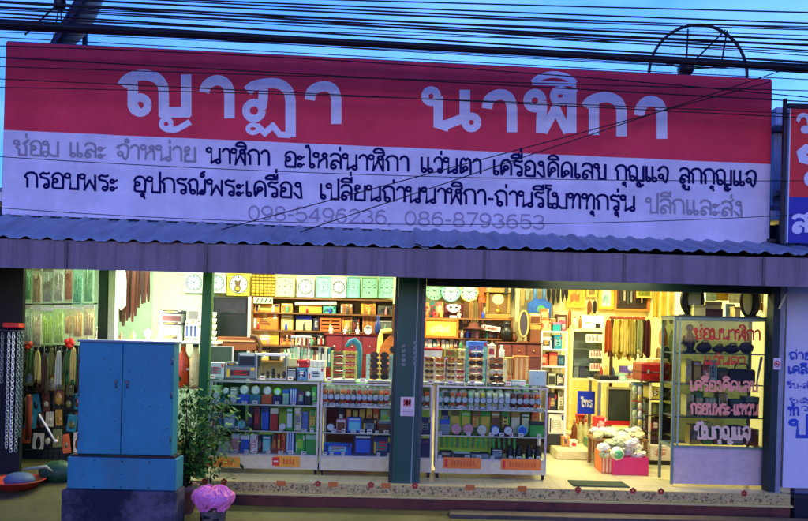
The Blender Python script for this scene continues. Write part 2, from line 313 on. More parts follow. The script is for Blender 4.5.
def ribbon(mb, pts, hw, y, yo=0.0):
    # a sharp corner starts a new stroke, each reaching a little past the corner
    for i in range(1, len(pts) - 1):
        ax, az = pts[i][0] - pts[i - 1][0], pts[i][1] - pts[i - 1][1]; bx_, bz_ = pts[i + 1][0] - pts[i][0], pts[i + 1][1] - pts[i][1]
        la, lb_ = math.hypot(ax, az), math.hypot(bx_, bz_)
        if la > hw * 2.5 and lb_ > hw * 2.5 and (ax * bx_ + az * bz_) / (la * lb_) < .2:
            e = hw * .75
            ribbon(mb, pts[:i] + [(pts[i][0] + ax / la * e, pts[i][1] + az / la * e)], hw, y, yo)
            ribbon(mb, [(pts[i][0] - bx_ / lb_ * e, pts[i][1] - bz_ / lb_ * e)] + pts[i + 1:], hw, y, yo - 6e-4); return
    q = [pts[0]]
    for p in pts[1:]:
        if math.hypot(p[0] - q[-1][0], p[1] - q[-1][1]) > hw * .12: q.append(p)
    if len(q) < 2: return
    n = len(q); L = []; Rr = []
    for i in range(n):
        def dr(a, b): d = math.hypot(b[0] - a[0], b[1] - a[1]) or 1; return ((b[0] - a[0]) / d, (b[1] - a[1]) / d)
        d0 = dr(q[i - 1], q[i]) if i else dr(q[0], q[1]); d1 = dr(q[i], q[i + 1]) if i < n - 1 else d0
        nx, nz = -(d0[1] + d1[1]), d0[0] + d1[0]; l = math.hypot(nx, nz)
        if l < 1e-6: nx, nz, l = -d0[1], d0[0], 1
        nx /= l; nz /= l; c = max(.72, nx * -d0[1] + nz * d0[0]); k = hw / c
        _ramp[0] = (_ramp[0] + 1) % 37; yy = -_ramp[0] * 3e-5 + yo
        yf = y if callable(y) else (lambda a_, b_: y)
        L.append((q[i][0] + nx * k, yf(q[i][0] + nx * k, q[i][1] + nz * k) + yy, q[i][1] + nz * k)); Rr.append((q[i][0] - nx * k, yf(q[i][0] - nx * k, q[i][1] - nz * k) + yy, q[i][1] - nz * k))
    mb.add(L + Rr, [(i, i + 1, n + i + 1, n + i) for i in range(n - 1)])
def write(mb, txt, u0, v0, u1, v1, h, Y, th=.15, surf=None):
    """lettering whose baseline runs from photo point (u0,v0) to (u1,v1), body height h photo pixels, on the plane at depth Y"""
    ss, wd = strokes(txt); wd = max(wd - .06, .1)
    for st in ss:
        pts = [P(u0 + (u1 - u0) * x / wd, v0 + (v1 - v0) * x / wd - y * h, Y) for x, y in st]
        ribbon(mb, pts, th * h / 2 / sc(Y), surf or Y)
    return mb

# ================================================================== THE SETTING
M_conc = weathered(C(90, 84, 52), C(42, 40, 28), .75, (1, 1, 1), 2.2, .85, C(74, 70, 50), .2, .3)
M_floor = tiled(C(196, 186, 146), C(84, 76, 56))
M_cream = mat(C(232, 222, 170), .8, var=.1, scale=3)
M_pale = mat(C(205, 222, 196), .8, var=.1, scale=3)
M_green = mat(C(36, 84, 78), .4, var=.25, scale=12, bump=.05)
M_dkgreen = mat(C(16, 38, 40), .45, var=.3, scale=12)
M_alu = mat(C(170, 172, 170), .35, metal=.7, var=.12, scale=20)
M_black = mat(C(22, 22, 24), .45, var=.3)
M_white = mat(C(225, 225, 220), .5, var=.07)
M_steel = mat(C(95, 98, 105), .45, metal=.6, var=.3)

structure(MB().box(-400, 400, -400, 400, -.9, -.34).build('street', mat(C(70, 68, 66), .9, var=.4, scale=3, bump=.3)))
ap = MB()
def slabgrid(mb, x0, x1, y0, y1, zf, nx=24, ny=12, base=-.5):
    vs = []; fs = []
    for j in range(ny + 1):
        for i in range(nx + 1):
            x = x0 + (x1 - x0) * i / nx; y = y0 + (y1 - y0) * j / ny; vs.append((x, y, zf(x, y)))
    for j in range(ny):
        for i in range(nx): a = j * (nx + 1) + i; fs.append((a, a + 1, a + nx + 2, a + nx + 1))
    mb.add(vs, fs, True)
    fr = [i for i in range(nx + 1)]; o = len(vs)
    mb.add([vs[i] for i in fr] + [(vs[i][0], y0, base) for i in fr], [(i, i + nx + 1, i + nx + 2, i + 1) for i in range(nx)])
slabgrid(ap, -2.33, 7, -2.6, -.18, lambda x, y: -.245 - .02 * (-.18 - y) / 2.4 + random.uniform(-.003, .003))
structure(ap.build('pavement', M_conc))
rp = MB()
def rz(x, y):
    t = min(1, max(0, (y + 1.1) / 2.0)); return -.262 + .25 * t * t * (3 - 2 * t) + random.uniform(-.003, .003)
slabgrid(rp, -9, -2.335, -2.6, 5, rz, 30, 40)
structure(rp.build('ramp', M_conc))
structure(MB().box(-2.33, 4.16, -.1, 5.2, -.3, 0).build('floor', M_floor))
structure(MB().box(XU(560, 1.75) - .02, 4.14, 1.75, 5.15, .002, .12, .01).build('raised_floor', mat(C(214, 200, 150), .4, var=.2, scale=8)))

# step in front of the shop: granite tile band with flower tiles over a red concrete riser
st = MB(); st.box(-2.34, 4.17, -.14, -.1, -.11, .004, .004)
st.m = 1; st.box(-2.35, 4.19, -.165, -.1, -.135, -.112, .004)
st.m = 2; st.box(-2.33, 4.16, -.155, -.1, -.29, -.137)
st.m = 3
def flower(mb, cx, cz, r, y):
    for k in range(5):
        a = 2 * PI * k / 5 + .3; mb.disc(cx + r * .6 * math.cos(a), y - k * 2e-4, cz + r * .6 * math.sin(a), r * .48, 8)
for u in (205, 224, 318, 371, 415, 578, 633, 661, 744):
    x, z = P(u, 485.5 + (u - 404) * .0225, -.14); flower(st, x, z, .034, -.1425)
for i in range(46):
    st.m = 6 + i % 2; flower(st, -2.28 + i * .139 + random.uniform(-.03, .03), random.uniform(-.078, -.03), random.uniform(.011, .02), -.1422)
st.m = 4
for u in (333, 470, 522, 386, 281):
    x, z = P(u, 486 + (u - 404) * .0225, -.14); st.box(x - .05, x + .05, -.1425, -.139, z - .028, z + .028)
st.m = 5
for i in range(420):
    x = random.uniform(-2.3, 4.1); z = random.uniform(-.1, -.01); st.disc(x, -.1418 - i * 1e-6, z, random.uniform(.004, .011), 6)
structure(st.build('step', [mat(C(196, 172, 104), .35, var=.35, scale=40), mat(C(205, 184, 112), .4), weathered(C(116, 66, 50), C(60, 44, 36), .8, (2, 2, 2), 2.2, .85, C(96, 84, 60), .2, .2), flat(C(165, 40, 30)), flat(C(205, 110, 40)), flat(C(105, 95, 60)), flat(C(140, 92, 60)), flat(C(112, 112, 66))]))
structure(MB().box(XU(452, -.4), 7, -.5, -.3, -.3, -.205, .012).build('gutter_kerb', mat(C(85, 72, 60), .9, var=.35, scale=6, bump=.3)))

# the shop building
bld = thing('shop_building', 'single storey shop building with dark green steel column and open lit front', 'building', (0, 2.5, 0))
mb = MB(); mb.box(XU(214, 2.75), 2.15, 2.75, 2.9, -.3, 2.95); mb.build('back_wall', M_cream, bld); MB().box(-6.2, XU(214, 2.75) - .002, 2.75, 2.9, -.3, 2.95).build('back_wall', mat(C(176, 204, 176), .8, var=.14, scale=3), bld)
MB().box(2.0, 4.3, 4.75, 4.9, -.3, 2.95).build('back_wall', M_cream, bld)
MB().box(2.15, 2.25, 2.7, 4.75, 0, 2.95).build('partition_wall', M_cream, bld)
MB().box(4.18, 4.3, .12, 4.75, -.3, 2.95).build('side_wall', M_cream, bld)
MB().box(-6.3, -6.2, 0.1, 2.9, -.3, 2.95).build('side_wall', M_pale, bld)
MB().box(-6.3, 4.3, -.02, 4.9, 2.95, 3.05).build('ceiling', M_white, bld)
MB().box(-6.35, 4.35, .1, 4.95, 3.06, 3.12).build('roof', mat(C(120, 125, 135), .6, var=.3), bld)
MB().box(XU(150, 2.73), XU(207, 2.73), 2.73, 2.748, 1.2, 2.9).build('wall_panel', M_pale, bld)
MB().box(-6.2, XU(20.5, .3), .3, .36, -.3, 2.9).build('dark_wall', mat(C(14, 15, 20), .8), bld)
zl = ZV(290, .04, 600)
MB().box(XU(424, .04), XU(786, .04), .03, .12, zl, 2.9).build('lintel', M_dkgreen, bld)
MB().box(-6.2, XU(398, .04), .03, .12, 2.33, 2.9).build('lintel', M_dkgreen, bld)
def post(ub0, ub1, vb, ut0, ut1, vt, y0, y1, name, m, zb=None):
    b0 = P(ub0, vb, y0); b1 = P(ub1, vb, y0); t0 = P(ut0, vt, y0); t1 = P(ut1, vt, y0)
    zb_ = b0[1] if zb is None else zb
    ex = (2.9 - t0[1]) / (t0[1] - b0[1])
    q0, q1 = t0[0] + (t0[0] - b0[0]) * ex, t1[0] + (t1[0] - b1[0]) * ex
    o = MB(); o.add([(b0[0], y0, zb_), (b1[0], y0, zb_), (b1[0], y1, zb_), (b0[0], y1, zb_), (q0, y0, 2.9), (q1, y0, 2.9), (q1, y1, 2.9), (q0, y1, 2.9)],
                    [(0, 3, 2, 1), (4, 5, 6, 7), (0, 1, 5, 4), (1, 2, 6, 5), (2, 3, 7, 6), (3, 0, 4, 7)])
    return o.build(name, m, bld)
post(391.5, 415, 479, 399, 422.5, 283, -.03, .2, 'column', weathered(C(12, 72, 62), C(34, 74, 60), .5, (6, 6, .5), 2, .4, C(70, 80, 66)), 0)
post(415.2, 419.5, 479, 422.8, 426.5, 283, -.02, .18, 'door_rail', mat(C(32, 66, 70), .35), 0)
post(410.5, 411.6, 479, 418, 419, 283, -.034, -.031, 'door_rail', mat(C(120, 150, 150), .3), 0)
post(388.2, 391.3, 479, 395.8, 398.8, 283, 0, .18, 'door_rail', M_dkgreen, 0)
post(194.5, 203.8, 478, 202.5, 212, 285, 0, .09, 'column', weathered(C(40, 96, 52), C(70, 110, 60), .5, (6, 6, .5), 2, .4), 0)
post(768.2, 775, 487, 774.2, 781, 290, -.03, .12, 'column', M_dkgreen, 0)
post(775.2, 780, 487, 781.2, 786, 290, -.035, .1, 'door_rail', mat(C(138, 140, 150), .4), 0)
post(95, 106, 400, 99, 107.5, 270, .95, 1.05, 'column', mat(C(20, 52, 36), .45), -.15)
post(106.5, 113, 400, 109, 116, 270, .96, 1.05, 'column', mat(C(205, 215, 190), .5), -.15)

# fluorescent tubes that light the shop
for i, (x, y, zl_, colr, pw) in enumerate(((-3.3, 1.3, 2.88, (.88, 1.0, .68), 26), (-1.55, 1.3, 2.88, (.90, 1.0, .70), 34), (.95, 1.3, 2.88, (1.0, .95, .55), 36), (2.9, .9, 2.88, (1.0, .94, .50), 28), (3.1, 3.4, 2.88, (1.0, .90, .44), 34), (-1.2, -.30, 2.37, (.95, 1.0, .58), 6), (2.2, -.30, 2.37, (1.0, .96, .54), 6), (-3.5, -.30, 2.37, (.95, 1.0, .5), 4))):
    f = thing('ceiling_light', ['white fluorescent batten on ceiling above the hanging packets', 'white fluorescent batten on ceiling above the square wall clocks', 'white fluorescent batten on ceiling above the round wall clocks', 'white fluorescent batten on ceiling above the shop entrance', 'white fluorescent batten on ceiling above the clothes rail', 'white fluorescent batten under the awning before the left glass case', 'white fluorescent batten under the awning before the shop entrance', 'white fluorescent batten under the awning above the street cabinet'][i], 'ceiling light', (x, y, zl_), 'fluorescent lamps of the shop')
    MB().box(x - .62, x + .62, y - .05, y + .05, zl_ + .01, zl_ + (.069 if zl_ > 2.5 else .029), .01).build('batten', M_white, f)
    MB().tube([(x - .58, y, zl_ - .02), (x + .58, y, zl_ - .02)], .014, 10).build('tube', emis(colr, 6), f)
    l = bpy.data.lights.new('tube_light', 'AREA'); l.shape = 'RECTANGLE'; l.size = 1.2; l.size_y = .12; l.energy = pw; l.color = colr
    o = bpy.data.objects.new('tube_light', l); COL.objects.link(o); o.parent = f; o.location = (0, 0, -.04)

# awning: two overlapping corrugated sheets, eave in front, and a ribbed fascia
YE = -.92
ze = ZV(247.5, YE, 404)
aw = thing('awning', 'blue corrugated metal awning with ribbed purple fascia under the big shop sign', 'awning', (0, YE, ze))
def sheet(x0, x1, dz, name, col):
    m = MB(); nx = int((x1 - x0) / .0175); ny = 8; vs = []; fs = []
    for j in range(ny + 1):
        t = j / ny
        for i in range(nx + 1):
            x = x0 + (x1 - x0) * i / nx; ph = (x / .21) % 1
            prof = .03 * math.exp(-((ph - .5) / .16) ** 2) + .004 * math.cos(2 * PI * ph * 3)
            zr = 2.80 - (x + 4.3) / 8.6 * .135
            y = YE + (-.02 - YE) * t
            vs.append((x, y + .012 * math.sin(x * 3.1) * (1 - t), ze + dz + (zr - ze) * t + prof - .008 * math.sin(x * 1.7) * (1 - t)))
    for j in range(ny):
        for i in range(nx): a = j * (nx + 1) + i; fs.append((a, a + 1, a + nx + 2, a + nx + 1))
    m.add(vs, fs, True)
    o = m.build(name, col, aw); sd = o.modifiers.new('thick', 'SOLIDIFY'); sd.thickness = .004
M_roof = weathered(C(150, 162, 168), C(104, 104, 98), .6, (3, .6, .6), 2.2, .45, C(120, 96, 80), .4)
sheet(-6.5, .22, 0, 'roof_sheet', M_roof); sheet(.08, 4.75, .022, 'roof_sheet', M_roof)
zf0 = ZV(277.3, YE + .03, 404)
fm = MB(); nx = 640; vs = []; fs = []
for k, z in enumerate((zf0, ze - .005)):
    for i in range(nx + 1):
        x = -6.5 + 11.25 * i / nx; ph = (x / .2) % 1
        vs.append((x, YE + .03 + (-.005 if ph < .08 else 0) + .003 * math.sin(x * 5), z))
fs = [(i, i + 1, nx + 2 + i, nx + 1 + i) for i in range(nx)]
fm.add(vs, fs, False)
o = fm.build('fascia', weathered(C(142, 122, 124), C(92, 74, 70), .7, (5, 5, .35), 1.3, .55, C(90, 66, 54), .3), aw); sd = o.modifiers.new('thick', 'SOLIDIFY'); sd.thickness = .006
for k in range(8):
    xs_ = -6.0 + k * 1.35; MB().box(xs_, xs_ + .03, YE + .013, YE + .0215, zf0 + .002, ze - .012).build('seam', weathered(C(120, 100, 100), C(84, 54, 40), .9, (4, 4, 1), 3, .6), aw)
MB().box(-6.5, 4.75, YE + .045, YE + .09, zf0 + .004, zf0 + .05).build('edge_rail', M_steel, aw)
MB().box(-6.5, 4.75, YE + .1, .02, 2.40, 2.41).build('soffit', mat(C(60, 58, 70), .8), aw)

# ================================================================== THE BIG SIGN
YS = -.07
sg = thing('shop_sign', 'long vinyl shop sign, red band over white, large white lettering, above the awning', 'sign', (0, YS, 2.75))
def SQ(s, t):      # s along, t down
    tl, tr, bl, br = (5.5, 41), (772.5, 79), (0.5, 214), (770.5, 244.5)
    u = (tl[0] * (1 - s) + tr[0] * s) * (1 - t) + (bl[0] * (1 - s) + br[0] * s) * t
    v = (tl[1] * (1 - s) + tr[1] * s) * (1 - t) + (bl[1] * (1 - s) + br[1] * s) * t
    return P(u, v, YS)
def YF(x, z): return YS + .020 + .010 * math.sin(x * 2.3 + z * 3) * math.sin(x * .9 + 1) + .004 * math.sin(x * 7.1 - z * 4)
def YLF(x, z): return YF(x, z) - .0035
def banner(t0, t1, name, m, n=160, k=12):
    q = MB(); vs = []; fs = []
    for j in range(k + 1):
        for i in range(n + 1):
            s = i / n; t = t0 + (t1 - t0) * j / k; x, z = SQ(s, t)
            vs.append((x, YF(x, z), z))
    for j in range(k):
        for i in range(n): a = j * (n + 1) + i; fs.append((a, a + n + 1, a + n + 2, a + 1))
    q.add(vs, fs, False); o = q.build(name, m, sg); sd = o.modifiers.new('thick', 'SOLIDIFY'); sd.thickness = .002; sd.offset = -1; return o
banner(0, .512, 'banner', weathered(C(250, 66, 84), C(222, 52, 70), .5, (1.2, 1.2, .6), 1.1, .55, None, .12, .25))
banner(.512, 1, 'banner', weathered(C(238, 228, 232), C(212, 202, 206), .5, (2.5, 2.5, .4), 1.2, .55, None, .12, .3))
fr = MB()
for a, b in (((0, 0), (1, 0)), ((0, 0), (0, 1)), ((1, 0), (1, 1)), ((0, 1), (1, 1)), ((0, .5), (1, .5))):
    pa, pb = SQ(*a), SQ(*b); fr.tube([(pa[0], YS + .05, pa[1]), (pb[0], YS + .05, pb[1])], .018, 6)
for i in range(9):
    pa, pb = SQ(i / 8, .02), SQ(i / 8, .98); fr.tube([(pa[0], YS + .055, pa[1]), (pb[0], YS + .055, pb[1] - .1)], .02, 6)
    fr.tube([(pa[0], YS + .06, pa[1] - .2), (pa[0], 1.4, 3.1)], .016, 6)
fr.build('support_frame', M_steel, sg)
YL = YS - .002
M_lwhite = flat(C(244, 238, 240), .7, spec=.1); M_lnavy = flat(C(18, 12, 84), .7, spec=.1); M_lgray = flat(C(165, 156, 160), .7, spec=.1); M_lgray2 = flat(C(172, 160, 172), .7, spec=.1)
big = MB()
def stroke_px(mb, pts, wpx, Y):
    ribbon(mb, [P(u, v, YS) for u, v in pts], wpx / 2 / sc(YS), YLF)
def sm(pts, k=5):
    o = []
    for i in range(len(pts) - 1):
        a, b, c, d = pts[max(i - 1, 0)], pts[i], pts[i + 1], pts[min(i + 2, len(pts) - 1)]
        for t in [j / k for j in range(k)]:
            o.append(tuple(.5 * (2 * b[m] + (c[m] - a[m]) * t + (2 * a[m] - 5 * b[m] + 4 * c[m] - d[m]) * t * t + (3 * b[m] - a[m] - 3 * c[m] + d[m]) * t ** 3) for m in (0, 1)))
    return o + [pts[-1]]
def ringpx(cx, cy, r, ry=None): return [(cx + r * math.cos(2 * PI * i / 26), cy + (ry or r) * math.sin(2 * PI * i / 26)) for i in range(27)]
def T(ox, oy, s): return lambda pts: [(ox + x / s, oy + y / s) for x, y in pts]
A_ = T(110, 55, 5.79); B_ = T(110, 55, 3.232); C_ = T(410, 60, 2.886); D_ = T(530, 65, 5.39)
for tr, pts, wd_ in (
    (A_, sm([(66, 176), (92, 142), (150, 118), (215, 116), (268, 132), (300, 170), (308, 215)]) + [(308, 330), (440, 330), (440, 112)], 10.6),
    (A_, [(128, 150)] + sm([(128, 235), (128, 290), (150, 322)]), 10.6), (A_, ringpx(170, 286, 44), 8.2), (A_, ringpx(322, 396, 28), 5.2), (A_, sm([(318, 425), (370, 430), (415, 412), (462, 384)]), 6),
    (A_, sm([(545, 216), (558, 178), (596, 150), (640, 148), (675, 172), (690, 215)]) + [(690, 365)], 10.4),
    (B_, sm([(443, 116), (466, 98), (515, 90), (552, 95), (576, 117), (583, 150)]) + [(583, 264)], 10.4), (B_, sm([(495, 108), (494, 140), (490, 172)]), 9.5), (B_, ringpx(465, 179, 26), 7.6), (B_, ringpx(462, 238, 17, 13), 4.5), (B_, [(474, 226), (500, 252), (526, 228), (548, 256), (583, 258)], 6),
    (B_, sm([(645, 144), (651, 117), (675, 102), (704, 101), (724, 116), (731, 142)]) + [(731, 222)], 10.4),
    (C_, ringpx(61, 103, 18), 7.4), (C_, [(82, 103), (82, 184), (98, 190)] + sm([(98, 188), (130, 176), (160, 164)]), 9.6), (C_, [(159, 84), (159, 172)], 10.8), (C_, ringpx(178, 178, 18), 7.4),
    (C_, sm([(223, 138), (229, 113), (251, 99), (275, 100), (290, 115), (295, 142)]) + [(295, 207)], 10.6),
    (D_, ringpx(28, 190, 40), 8.5), (D_, [(66, 205), (62, 362)], 10.5), (D_, [(72, 360), (140, 232), (206, 362)], 9), (D_, [(226, 366), (226, 140)], 9.6), (D_, ringpx(165, 165, 35, 32), 8.2), (D_, sm([(190, 150), (225, 140), (252, 122)]), 6),
    (D_, sm([(16, 96), (55, 66), (130, 50), (205, 66), (246, 98)]), 6.5), (D_, [(12, 95), (250, 102)], 4.2),
    (D_, sm([(302, 226), (325, 196), (372, 176), (428, 174), (476, 196), (496, 240)]) + [(496, 382)], 10.6), (D_, [(346, 200), (346, 376)], 10.4),
    (D_, sm([(592, 270), (602, 225), (632, 196), (668, 193), (700, 212), (714, 255)]) + [(714, 396)], 10.6)):
    stroke_px(big, tr(pts), wd_, YL)
big.build('lettering', M_lwhite, sg)
gr = MB(); write(gr, 'ซ่อม และ จำหน่าย', 13, 154.5, 195, 161.5, 15, YL, .15, YLF); write(gr, 'ปลีกและส่ง', 646.5, 212.5, 744, 216, 15, YL, .15, YLF); gr.build('lettering', M_lgray, sg)
nv = MB()
for t, a, b, c, d in (('นาฬิกา', 206, 162.5, 269, 165.5), ('อะไหล่นาฬิกา', 283.5, 166.5, 408.5, 171.5), ('แว่นตา', 420, 172, 481, 174), ('เครื่องคิดเลข', 492.5, 174.5, 606, 179),
                      ('กุญแจ', 616, 179.8, 669, 182), ('ลูกกุญแจ', 679.5, 182.5, 757, 186), ('กรอบพระ', 23.5, 187, 117, 191), ('อุปกรณ์พระเครื่อง', 132.5, 191.5, 302.5, 198),
                      ('เปลี่ยนถ่านนาฬิกา-ถ่านรีโมททุกรุ่น', 319, 198.5, 635.5, 211)):
    write(nv, t, a, b, c, d, 15.5, YL, .155, YLF)
nv.build('lettering', M_lnavy, sg)
dg = MB(); write(dg, '098-5496236,', 247, 219, 392, 224, 13.5, YL, .14, YLF); write(dg, '086-8793653', 404, 224.5, 545, 229, 13.5, YL, .14, YLF); dg.build('lettering', M_lgray2, sg)

# sign and wall of the next shop (right)
YN = -.35
sn = thing('neighbour_sign', 'red and blue shop sign with white lettering at the right picture edge', 'sign', (XU(805, YN), YN, ZV(244, YN, 800)))
x0, _ = P(789, 180, YN)
def zz(v): return ZV(v, YN, 800)
MB().box(x0, 6.4, YN, YN + .05, zz(197), zz(109)).build('panel', mat(C(232, 22, 20), .45, var=.08), sn)
MB().box(x0, 6.4, YN, YN + .05, zz(243), zz(197) - .002).build('panel', mat(C(30, 30, 150), .45, var=.1), sn)
MB().box(x0 - .012, x0 - .001, YN - .01, YN + .06, zz(243), zz(109)).build('frame', M_white, sn)
q = MB(); write(q, 'ว', 797, 132, 809, 132, 17, YN - .004, .25); write(q, 'ร', 799, 184, 819, 184, 36, YN - .004, .24); write(q, 'ส', 791.5, 232, 808, 232.5, 17, YN - .004, .24)
q.build('lettering', flat(C(228, 224, 228)), sn)
q = MB(); xp, zp = P(786.5, 103, YN); q.box(xp - .012, xp + .022, YN + .02, YN + .06, zz(244), zz(98), .004); q.box(xp + .03, 6.4, YN + .02, YN + .05, zz(107.5), zz(103)); q.build('support_frame', M_black, sn)

YB = 1.2
nb = thing('neighbour_house', 'narrow pale blue grey plastered house end between the two shop signs', 'house', (XU(800, YB), YB, -.3))
MB().box(XU(773, YB, 190), 7.5, YB, 5, -.3, ZV(133, YB, 780)).build('wall', mat(C(150, 158, 168), .85, var=.25, scale=5, bump=.15), nb)
xa, za = P(771, 118, YB)
MB().box(XU(766, YB, 118), 7.5, YB - .25, YB + 4, ZV(131, YB, 780), ZV(113, YB, 780), .02).build('eave', mat(C(160, 178, 195), .7), nb)
MB().box(XU(773, YB, 190), 7.5, YB - .1, YB - .002, ZV(197, YB, 780), ZV(192, YB, 780)).build('ledge', mat(C(120, 95, 90), .8), nb)
q = MB(); a = P(777, 240, -.2); b = P(787, 178, -.2); c = P(785.5, 240, -.2)
q.tube([(a[0], -.2, a[1] - .1), (b[0], -.2, b[1])], .018, 8); q.box(a[0] - .1, a[0] + .12, -.22, -.18, a[1] - .02, a[1] + .01)
tag(q.build('metal_brace', M_black), 'black slanting metal brace between the large sign and red neighbouring sign', 'brace')

YW = -.02
ws = thing('wall_sign', 'lavender white board with blue Thai lettering right of the shop door', 'sign', (XU(800, YW), YW, ZV(487, YW, 800)))
x0 = XU(784.5, YW, 390)
MB().add([(XU(782.5, YW, 487), YW, ZV(488, YW, 800)), (6.3, YW, ZV(488, YW, 800)), (6.3, YW, ZV(286, YW, 800)), (XU(787.5, YW, 287), YW, ZV(286, YW, 800)),
          (XU(782.5, YW, 487), YW + .03, ZV(488, YW, 800)), (6.3, YW + .03, ZV(488, YW, 800)), (6.3, YW + .03, ZV(286, YW, 800)), (XU(787.5, YW, 287), YW + .03, ZV(286, YW, 800))],
         [(0, 1, 2, 3), (7, 6, 5, 4), (0, 4, 5, 1), (1, 5, 6, 2), (2, 6, 7, 3), (3, 7, 4, 0)]).build('board', mat(C(208, 205, 214), .5, var=.05), ws)
q = MB(); yl = YW - .003
write(q, 'ถ่าย', 789, 359, 812, 359.8, 7, yl, .24); write(q, 'เคลือบ', 788, 373.5, 822, 374.3, 7.5, yl, .24); write(q, 'รับ-ส่ง', 787, 388, 813, 388.6, 5, yl, .2); write(q, 'รับ-เติม', 789.5, 403, 812, 403.5, 4, yl, .2)
write(q, 'ทำ', 788.5, 416, 798.5, 416, 9, yl, .22); write(q, 'ป', 790, 437, 808, 437, 17, yl, .2); write(q, 'ว่าย'[0], 801, 411, 808, 411, 5, yl, .2)
q.build('lettering', flat(C(30, 70, 175)), ws)
bw = thing('boundary_wall', 'dark plastered wall behind and below the lavender board', 'wall', (5.2, .3, -.3))
MB().box(4.31, 8, .05, .3, -.3, 2.9).build('wall', mat(C(105, 105, 130), .85, var=.2, scale=4), bw)
MB().box(4.2, 8, -.16, .048, -.3, -.02, .01).build('plinth', mat(C(34, 32, 36), .9, var=.4, scale=6, bump=.3), bw)
# diagonal white stay and small stickers
a, b = P(779.5, 309, -.1), P(786.5, 293, -.1)
tag(MB().tube([(a[0], -.1, a[1]), (b[0], -.1, b[1])], .012, 8).build('stay_rod', M_white), 'short white rod slanting across the right door rail below the fascia', 'rod')
def sticker(u0, u1, v0, v1, Y, name, label, cat, base, ink):
    x0, x1, z0, z1 = RECT(u0, u1, v0, v1, Y); r = thing(name, label, cat, ((x0 + x1) / 2, Y, z0))
    MB().box(x0, x1, Y, Y + .003, z0, z1).build('paper', base, r)
    return r, x0, x1, z0, z1
r, x0, x1, z0, z1 = sticker(773.5, 781, 358, 369.5, -.04, 'notice', 'white sticker with red no smoking ring on the right door rail', 'sticker', flat(C(225, 205, 205)), None)
q = MB(); cx, cz = (x0 + x1) / 2, (z0 + z1) / 2; q.ring(cx, -.042, cz, .03, .005, 16); q.tube([(cx - .022, -.042, cz + .022), (cx + .022, -.042, cz - .022)], .004, 6); q.box(cx - .018, cx + .018, -.0425, -.0405, cz - .004, cz + .004); q.build('symbol', flat(C(190, 30, 40)), r)
r, x0, x1, z0, z1 = sticker(400.5, 414.5, 397, 416, -.04, 'notice', 'small white paper notice with red print stuck on dark column', 'notice', flat(C(222, 200, 190)), None)
q = MB(); q.box(x0 + .045, x1 - .04, -.0425, -.0402, z1 - .085, z1 - .035); [q.box(x0 + .03 + k * .03, x0 + .05 + k * .03, -.0425, -.0402, z1 - .10, z1 - .02) for k in range(3)]; q.build('print', flat(C(200, 60, 60)), r)
q = MB(); [q.box(x0 + .02, x1 - .02, -.0425, -.0402, z0 + .02 + k * .022, z0 + .026 + k * .022) for k in range(3)]; q.build('print', flat(C(150, 130, 130)), r)
for i, (u0, u1, v0, v1, lb) in enumerate(((401, 406, 344, 367, 'worn strip of pale sticker on the dark column, left one'), (412.5, 416.8, 340, 366, 'worn pale sticker strip on dark column beside its right edge'))):
    x0, x1, z0, z1 = RECT(u0, u1, v0, v1, -.036); q = MB()
    for k in range(5):
        zz0 = z0 + (z1 - z0) * (k + .12) / 5; q.prism([(x0 + random.uniform(0, .02), zz0), (x1 - random.uniform(0, .015), zz0 + random.uniform(0, .01)), (x1 - random.uniform(0, .012), zz0 + (z1 - z0) / 6.5), (x0 + random.uniform(0, .012), zz0 + (z1 - z0) / 7)], -.038, -.035)
    tag(q.build('sticker', mat(C(120, 128, 122), .7, var=.4, scale=60)), lb, 'sticker')

# ================================================================== CABLES
def cable(pts, Y, th, name='overhead_cable', label='', group=None, z=0):
    ps = []
    for i in range(len(pts) - 1):
        pass
    import bisect
    n = 48; us = [p[0] for p in pts]
    for k in range(n + 1):
        u = us[0] + (us[-1] - us[0]) * k / n
        if len(pts) == 2: t = k / n; v = pts[0][1] * (1 - t) + pts[1][1] * t
        else:
            (a, va), (b, vb), (c, vc) = pts; v = va * (u - b) * (u - c) / ((a - b) * (a - c)) + vb * (u - a) * (u - c) / ((b - a) * (b - c)) + vc * (u - a) * (u - b) / ((c - a) * (c - b))
        x, zz_ = P(u, v, Y); ps.append((x, Y, zz_))
    return tag(MB().tube(ps, th / 2 / sc(Y), 6).build(name, M_cable), label, 'cable', group)
M_cable = mat(C(20, 20, 26), .6, var=.2)
CB = []
for k, (a, b, c, th) in enumerate(((-.5, 8, 11, 2), (3, 17, 15, 1.6), (6, 21, 29, 2.6), (9, 20, 38, 1.2), (12, 26, 34, 2), (15, 33, 54, 1.3), (17.5, 29, 44, 1.4), (20, 35, 39, 1.2), (22, 41, 62, 3.0), (24, 38, 60, 1.5),
                                   (26, 45, 66, 3.4), (29, 44.5, 67.5, 4.6), (33, 48, 70, 5.0), (36, 49, 70.5, 4), (31, 47, 68, 4), (27.5, 52, 73, 1.2), (13.5, 30, 48, 1.2), (-6, 3, 5, 1.8), (-12, 12, 22, 1.3), (1, 12, 25, 1.2), (38, 51, 77, 1.0), (40, 57, 81, 1.2),
                                   (5, 27, 51, 1.2), (18.5, 36, 57, 2.4), (-3, 14, 18, 1.2), (10, 24, 43, 2.2), (30.5, 43, 65, 3.2))):
    Y = -.55 - (k * 7 % 13) * .055
    big_ = th >= 3
    CB.append(cable([(-260, a - 18 + random.uniform(-7, 7) * (th < 3)), (400, b + random.uniform(-2.2, 2.2)), (1060, c + 16 + random.uniform(-11, 9) * (th < 3))], Y, min(th, 4.2) * .8, 'overhead_cable', 'thick black cable in the dense sagging bundle crossing above the shop sign' if big_ else 'thin black cable in the loose fan of wires crossing the sky above sign', None))
    CB[-1]['group'] = 'thick bundled cables above the sign' if big_ else 'thin overhead wires above the sign'
